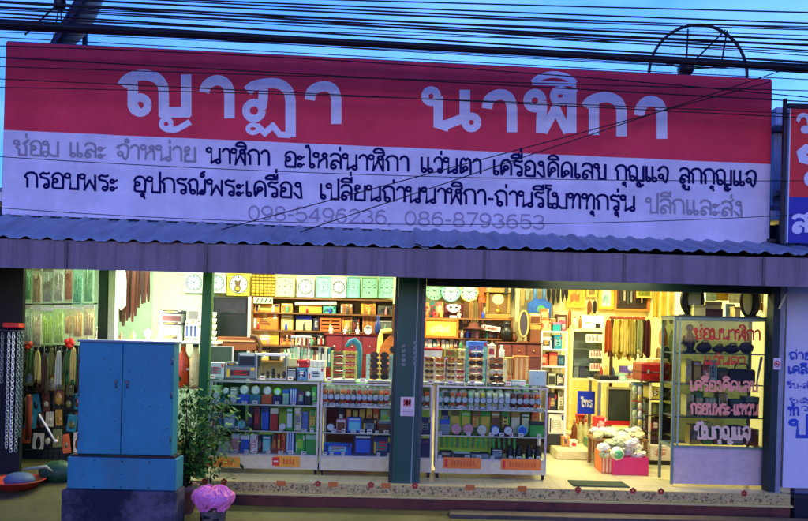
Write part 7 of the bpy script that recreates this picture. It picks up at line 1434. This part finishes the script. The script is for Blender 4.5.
MB().box(x0 + t, x1 - t, YT3 + .006, YT3 + .011, zbp + .001, zt3 - t).build('front_glass', glass((.86, .88, .86), .03, 1.55), r)
TS = {'base': zbp}
for nm, v in (('a', 353.5), ('b', 384.5), ('c', 417.5)): z = ZV(v, YT3, 720); TS[nm] = z; MB().box(x0 + t, x1 - t, YT3 + .03, YT3 + DT3 - .03, z - .012, z).build('shelf', mat(C(70, 84, 78), .3), r)
MB().box(x0 + t, x1 - t, YT3 + DT3 - .012, YT3 + DT3 - .004, zbp, zt3 - t).build('back_panel', glass((.36, .42, .37), .1), r)
red = MB(); yl = YT3 + .003
write(red, 'ซ่อมนาฬิกา', 694, 339, 760, 340.5, 10.5, yl, .17); write(red, 'แว่นตา', 704, 364.5, 745, 365, 8.5, yl, .18); red.build('lettering', flat(C(205, 44, 24)), r)
pk = MB(); write(pk, 'เครื่องคิดเลข', 690, 390.5, 757, 391.5, 10, yl, .2); pk.m = 0; write(pk, 'กรอบพระ-แหวน', 691, 414, 758, 415, 10.5, yl, .2); pk.build('lettering', flat(C(235, 150, 125)), r)
wt = MB(); write(wt, 'ปัมกุญแจ', 695, 438.5, 750, 439.5, 12.5, yl, .2); wt.build('lettering', flat(C(226, 190, 160)), r)
# cabinet contents
YI3 = YT3 + .12
def tz_(v0, v1): return (v1 - v0) / sc(YI3)
figurine('tall black figurine at the left end of cabinet top shelf', 689, 324, 353.5, YI3, TS['a'] + .001, C(20, 20, 24))
for k, (u, w_, hh, c, lb) in enumerate(((705, 12, 11, C(24, 22, 30), 'black handbag slumped on the cabinet top shelf, left one'), (720, 10, 8, C(60, 30, 36), 'small plum purse on the cabinet top shelf'), (733, 13, 9, C(28, 30, 40), 'black handbag slumped in the middle of cabinet top shelf'), (748, 11, 12, C(34, 36, 60), 'navy handbag at the right end of cabinet top shelf'))):
    x, _ = P(u, 350, YI3); W, H = w_ / sc(YI3), hh / sc(YI3); rr = thing('handbag', lb, 'handbag', (x, YI3, TS['a'])); q = MB(); q.ball((x, YI3 + .04, TS['a'] + H * .5), W * .5, 16, 1.35, .6, H / W * .95, .09); q.build('body', mat(c, .5, bump=.3), rr); q = MB(); q.tube([(x - W * .3, YI3 + .02, TS['a'] + H * .8), (x - W * .2, YI3, TS['a'] + H * 1.12), (x + W * .2, YI3, TS['a'] + H * 1.12), (x + W * .3, YI3 + .02, TS['a'] + H * .8)], .008, 6); q.build('handle', mat(c, .4), rr)
for u0, u1, v0, s_, c1, c2, st_, lb in ((686, 692, 360, 'b', C(222, 206, 90), C(236, 226, 160), 'label', 'bright yellow box leftmost on the second cabinet shelf'), (693, 701, 362, 'b', C(190, 130, 40), C(226, 190, 80), 'window', 'amber box second on the second cabinet shelf'), (702, 708, 366, 'b', C(200, 80, 44), C(230, 180, 120), 'label', 'orange red box third on the second cabinet shelf'), (709, 717, 361, 'b', C(200, 220, 190), C(120, 170, 130), 'label', 'pale green box in the middle of second cabinet shelf'), (718, 727, 368, 'b', C(120, 96, 46), C(60, 80, 40), 'lid', 'olive brown box right of pale green box in cabinet'), (686, 694, 396, 'c', C(216, 206, 120), C(120, 110, 60), 'label', 'yellow box leftmost on third cabinet shelf'), (696, 703, 393, 'c', C(206, 200, 130), C(90, 140, 70), 'lid', 'cream box with green lid on third cabinet shelf'), (705, 716, 399, 'c', C(150, 180, 120), C(226, 226, 180), 'stripe', 'green striped box on the third cabinet shelf'), (719, 728, 394, 'c', C(190, 160, 70), C(60, 90, 60), 'label', 'gold box on the third cabinet shelf'), (730, 744, 400, 'c', C(60, 100, 80), C(120, 160, 130), 'label', 'dark green box on third cabinet shelf'), (746, 759, 397, 'c', C(44, 70, 66), C(100, 130, 110), 'lid', 'deep teal box at the right end of third cabinet shelf'), (690, 701, 427, 'base', C(190, 170, 80), C(70, 90, 50), 'label', 'ochre box leftmost on cabinet floor'), (703, 712, 424, 'base', C(110, 150, 60), C(200, 200, 90), 'lid', 'lime green box on the cabinet floor'), (714, 730, 430, 'base', C(70, 100, 80), C(160, 180, 150), 'label', 'grey green box in the middle of cabinet floor'), (732, 744, 427, 'base', C(60, 80, 90), C(150, 160, 160), 'window', 'slate box on the cabinet floor'), (746, 759, 430, 'base', C(150, 80, 40), C(90, 50, 30), 'tape', 'brown carton at right end of cabinet floor')):
    vv = {'b': 384.5, 'c': 417.5, 'base': 446.5}[s_]; carton('gift_box', lb, 'box', u0, u1, v0, vv - .4, YI3, .16, c1, c2, st_, TS[s_] + .001)
x, _ = P(743, 380, YI3); rr = thing('handbag', 'large black handbag on the second cabinet shelf', 'handbag', (x, YI3, TS['b'])); H = .17; MB().box(x - .15, x + .15, YI3, YI3 + .12, TS['b'] + .001, TS['b'] + H, .03).build('body', mat(C(22, 22, 28), .45), rr); q = MB(); q.tube([(x - .08, YI3 + .05, TS['b'] + H - .01), (x - .06, YI3 + .05, TS['b'] + H + .06), (x + .06, YI3 + .05, TS['b'] + H + .06), (x + .08, YI3 + .05, TS['b'] + H - .01)], .01, 6); q.build('handle', M_black, rr)
a, b = P(756.5, 381, YI3 - .05), P(763, 357, YI3 - .05); tag(MB().tube([(a[0], YI3 - .05, TS['b'] + .003), (b[0], YI3 - .02, b[1])], [.008, .016], 8).build('white_shoehorn', M_white), 'slanting white stick at the right end of second cabinet shelf', 'stick')
# on top of the cabinet: oval mirrors and posters behind
zT = zt3 + .021
def bent_mirror(label, u0, u1, v0, v1, Y, sgn):
    x0, x1, a, b = RECT(u0, u1, v0, v1, Y); rr = thing('oval_mirror', label, 'mirror', ((x0 + x1) / 2, Y, zT)); a = zT + .012; cz = (a + b) / 2; cx = (x0 + x1) / 2; rx, rz_ = (x1 - x0) / 2, (b - a) / 2
    q = MB(); n = 36; pts = [(cx + rx * math.cos(2 * PI * i / n), Y, cz + rz_ * math.sin(2 * PI * i / n)) for i in range(n)]
    q.tube(pts, [.018 + .03 * max(0, sgn * math.cos(2 * PI * i / n)) for i in range(n)], 8, closed=True); q.build('frame', mat(C(16, 16, 18), .35), rr)
    q = MB(); q.disc(cx, Y + .004, cz, rx, 32, rz_); q.build('glass', mat(C(215, 216, 160), .2, var=.12, scale=4), rr)
    q = MB(); q.lathe([(.0, 0), (.1, 0), (.08, .02), (.02, .03), (.02, .05)], (cx + sgn * rx * .6, Y + .02, zT), 'z', 16); q.build('foot', mat(C(16, 16, 18), .4), rr)
bent_mirror('black framed oval mirror at the left end of the tall cabinet top', 684, 703, 285, 317, .4, -1); bent_mirror('black framed oval mirror at the right end of the tall cabinet top', 741, 757, 285, 317, .4, 1)
for u0, u1, v0, v1, c, m_, lb in ((705, 716, 289, 301, C(200, 222, 226), None, 'pale blue poster hanging above the tall cabinet'), (716.5, 728, 288, 300.5, C(226, 184, 60), None, 'yellow poster between the pale blue and white ones'), (729, 741, 290, 303, C(232, 228, 222), None, 'white poster right of the yellow poster'), (725, 734, 304, 318, C(150, 180, 205), C(110, 140, 170), 'pale blue photo card standing on the tall cabinet'), (759, 770, 289, 302, C(226, 230, 226), None, 'white card near the right door column'), (757.5, 768, 303, 310.5, C(190, 116, 60), None, 'orange brown card below the white card by right column')):
    picture(lb, u0, u1, v0, v1, .62, tuple(x * .9 for x in c), c, 'poster', 'poster', m_, .05)
for k, (u0, u1, v0, c, lb) in enumerate(((694, 706, 307, C(214, 206, 130), 'cream folded bag lying on the tall cabinet, left side'), (703, 723, 311, C(70, 40, 30), 'dark brown tray lying on the tall cabinet'), (706, 722, 303, C(206, 200, 140), 'cream packet pile standing behind dark brown tray'), (735, 741, 308, C(226, 190, 110), 'small tan box on the tall cabinet beside the photo card'))):
    carton('storage_box', lb, 'box', u0, u1, v0, 318, .25 if k != 2 else .42, .14, c, tuple(x * .6 for x in c), 'lid', zT + .001)

# ================================================================== SMALL CLUTTER
random.seed(21)
def price_tag(u, Y, z0, label, group, w_=.05, h_=.034, col=None):
    x, _ = P(u, 400, Y); q = MB(); q.add([(x - w_ / 2, Y - .012, z0), (x + w_ / 2, Y - .012, z0), (x + w_ / 2, Y, z0 + h_), (x - w_ / 2, Y, z0 + h_), (x - w_ / 2, Y + .012, z0), (x + w_ / 2, Y + .012, z0)], [(0, 1, 2, 3), (3, 2, 5, 4)])
    q.m = 1; q.add([(x - w_ * .3, Y - .0092, z0 + h_ * .36), (x + w_ * .28, Y - .0092, z0 + h_ * .36), (x + w_ * .28, Y - .0062, z0 + h_ * .62), (x - w_ * .3, Y - .0062, z0 + h_ * .62)], [(0, 1, 2, 3)])
    o = q.build('price_card', [flat(col or C(232, 228, 205)), flat(C(190, 50, 40))]); m_ = o.modifiers.new('thick', 'SOLIDIFY'); m_.thickness = .001; return tag(o, label, 'price card', group)
for case, us in (('left', range(214, 316, 11)), ('middle', range(326, 392, 9)), ('right', range(441, 544, 10))):
    for s_, nm in ((2, 'top'), (1, 'middle'), (0, 'bottom')):
        for u in us:
            if random.random() < .72: price_tag(u + random.uniform(-3, 3), YI - .035, zs[s_] + .001, f'small white price card on the {nm} shelf of the {case} glass case', f'price cards in the {case} case {nm} shelf', random.uniform(.035, .06), random.uniform(.025, .04))
for k, u in enumerate((212, 262, 290, 329, 362, 430, 450, 472, 508, 522)):
    price_tag(u, YG + .06, ZC + .001, 'white price card standing at the front edge of counter top', 'price cards on the counter tops', .06, .045)
# little bottles and figures at the front edge of the back shelves
NC = [('amber', C(180, 110, 40)), ('ivory', C(226, 218, 190)), ('jade', C(90, 160, 110)), ('ruby', C(160, 30, 36)), ('cobalt', C(40, 70, 170)), ('smoky', C(70, 66, 60)), ('golden', C(210, 170, 70)), ('rosy', C(214, 140, 140))]
for row, (nm, place, Yb, us, v1, hh) in enumerate((('b', 'upper back shelf left bay', 2.315, (259, 273, 287, 307, 330, 347, 369, 386), 313.4, 6.5), ('c', 'middle back shelf left bay', 2.315, (258, 286, 304, 330, 347, 358, 368, 385), 330.8, 7), ('d', 'lower back shelf left bay', 2.315, (257, 268, 287, 300, 312, 321), 345.8, 7.5))):
    for k, u in enumerate(us):
        c = NC[(k + row * 3) % 8]; bottle(f'tiny {c[0]} bottle at the front of the {place}', u, v1 - hh - (k % 3), v1, Yb, SH[nm] + .001, 1.3, c[1], C(220, 210, 190), 'small_bottle')
for row, (nm, place, us, v1) in enumerate((('a', 'top shelf of the middle bay', (427, 434, 441, 459, 483), 318.3), ('b', 'second shelf of the middle bay', (462, 468, 477, 487, 495, 503), 338.3), ('c', 'third shelf of the middle bay', (461, 467, 472, 478, 486, 492, 498, 505), 348.8), ('d', 'lowest shelf of the middle bay', (427, 433, 439, 446, 452, 462, 490, 499, 507), 359.8))):
    for k, u in enumerate(us):
        c = NC[(k * 3 + row) % 8]
        if k == 8: c = ('lilac', C(150, 120, 190))
        if k % 2: figurine(f'small {c[0]} figurine at the front of {place}', u, v1 - 8 - k % 3, v1, 2.31, SB[nm] + .001, c[1])
        else: bottle(f'small {c[0]} bottle at the front of {place}', u, v1 - 8 - k % 3, v1, 2.31, SB[nm] + .001, 1.7, c[1], C(210, 190, 150), 'small_bottle')
# hanging packets and bags in the right room
def bagpack(label, u0, u1, v0, v1, Y, col, group):
    x0, x1, a, b = RECT(u0, u1, v0, v1, Y); r = thing('hanging_packet', label, 'packet', ((x0 + x1) / 2, Y, a), group)
    q = MB(); q.ball(((x0 + x1) / 2, Y, (a + b) / 2 - .01), (b - a) * .46, 12, (x1 - x0) / (b - a), .28, 1, .06); q.build('bag', mat(col, .3, var=.3, scale=25, bump=.3, spec=.6), r); MB().box(x0 + .01, x1 - .01, Y - .004, Y + .004, b - (b - a) * .12, b + .01).build('header_card', flat([C(220, 60, 50), C(232, 228, 210), C(60, 120, 170)][int(u0 + v0) % 3]), r)
for j in range(6):
    for k in range(3):
        u = 632 + k * 5.4; v = 384 + j * 8.2 + k
        nm, c = [('pale green', C(180, 206, 150)), ('cream', C(222, 214, 176)), ('olive', C(140, 146, 80)), ('white', C(228, 226, 214)), ('mossy', C(96, 116, 70)), ('yellow', C(214, 190, 90))][(j * 2 + k * 3) % 6]
        bagpack(f'{nm} packet hanging in the {ORD[j]} tier beside black shelf rack', u, u + 5.2, v, v + 8.4, 1.9 - k * .02, c, 'packets hanging beside the black rack')
x0 = XU(631, 1.93); tag(MB().box(x0, XU(649, 1.93), 1.93, 1.95, .121, ZV(382, 1.93, 640), .004).build('wire_stand', mat(C(150, 146, 110), .5)), 'pale upright stand panel carrying hanging packets', 'stand')
for k, (u0, u1, v0, v1, Y, c1, c2, st_, lb) in enumerate(((541.5, 549, 309, 320.7, 2.25, C(196, 120, 60), C(230, 200, 150), 'label', 'rust box stacked on tan box above white shelf stand'), (550.5, 556, 318, 330.6, 2.3, C(230, 200, 120), C(170, 60, 40), 'stripe', 'thin cream striped box on the white stand top'), (561.5, 566, 320, 330.6, 2.25, C(210, 90, 110), C(240, 220, 210), 'label', 'small rose box at the right end of white stand top'))):
    z0 = VS['a'] + .001 + (.146 if k == 0 else 0); carton('storage_box', lb, 'box', u0, u1, v0, v1, Y, .16, c1, c2, st_, z0)
for k, (u, v1_, w_, h_, Y, c1, c2, st_, lb) in enumerate(((566, 447, 8, 10, 2.1, C(190, 130, 70), C(230, 210, 160), 'tape', 'brown carton at the left edge of raised floor'), (574.5, 446, 7, 7, 2.0, C(222, 214, 190), C(200, 50, 40), 'label', 'white carton with red print on the raised floor'), (571, 437, 9, 8, 2.6, C(200, 90, 50), C(240, 220, 170), 'lid', 'rust carton behind the tall bottles'), (597, 446, 7, 13, 2.0, C(216, 196, 96), C(60, 110, 70), 'label', 'yellow carton with green label by the heap'), (590, 446, 6, 9, 2.1, C(90, 130, 90), C(226, 226, 200), 'label', 'green carton beside yellow carton by heap'), (604, 425, 9, 12, 2.45, C(180, 120, 60), C(120, 70, 40), 'tape', 'tan carton under the dark display screen, left'), (614, 427, 9, 8, 2.45, C(206, 200, 170), C(60, 60, 60), 'label', 'pale carton under the dark display screen'), (624, 428, 8, 9, 2.45, C(120, 40, 40), C(220, 190, 120), 'label', 'maroon carton under the dark display screen'))):
    carton('storage_box', lb, 'box', u - w_ / 2, u + w_ / 2, v1_ - h_, v1_, Y, .18, c1, c2, st_, .1225)
for k, (u, v0, c, lb) in enumerate(((601, 367, C(190, 60, 50), 'small red bottle on the white topped table'), (606, 366, C(220, 190, 90), 'small gold bottle on the white topped table'), (613, 368, C(80, 110, 150), 'small blue bottle on the white topped table'))):
    bottle(lb, u, v0, 380.7, YT2 + .42, z_tab + .001, 1.8, c, C(230, 220, 200), 'small_bottle')
# more framed and hanging goods on the right walls
for k, (u0, u1, v0, v1, c, lb) in enumerate(((587, 592, 300, 313, C(120, 70, 40), 'brown pouch hanging between framed pictures'), (592.5, 597, 300, 312, C(40, 40, 44), 'black pouch hanging between framed pictures'), (567.5, 572, 309, 327, C(150, 90, 50), 'tan strap bag hanging left of printer'), (655, 662, 347, 364, C(150, 120, 70), 'khaki bag hanging low on the side wall'), (663, 670, 346, 362, C(60, 60, 66), 'charcoal bag hanging low on the side wall'))):
    garment('hanging_pouch', lb, 'pouch', u0, u1, v0, v1, 4.6 if k < 2 else (3.85 if k == 2 else 2.3), c, None, .05)
# extra strands of stock at far left
for k in range(9):
    u = 30 + k * 7.2; c = [('dull green', C(70, 96, 50)), ('straw', C(190, 170, 96)), ('dark brown', C(70, 50, 34)), ('olive', C(104, 108, 52)), ('pale grey', C(170, 176, 160))][k % 5]
    garment('hanging_strand', f'{c[0]} strand of goods hanging below packets, {ORD[k]} from left', 'strand', u - 3, u + 3, 347 + k % 3 * 3, 372 + (k * 7 % 5) * 5, .70, c[1], 'strands hanging below the packets', .05, True)
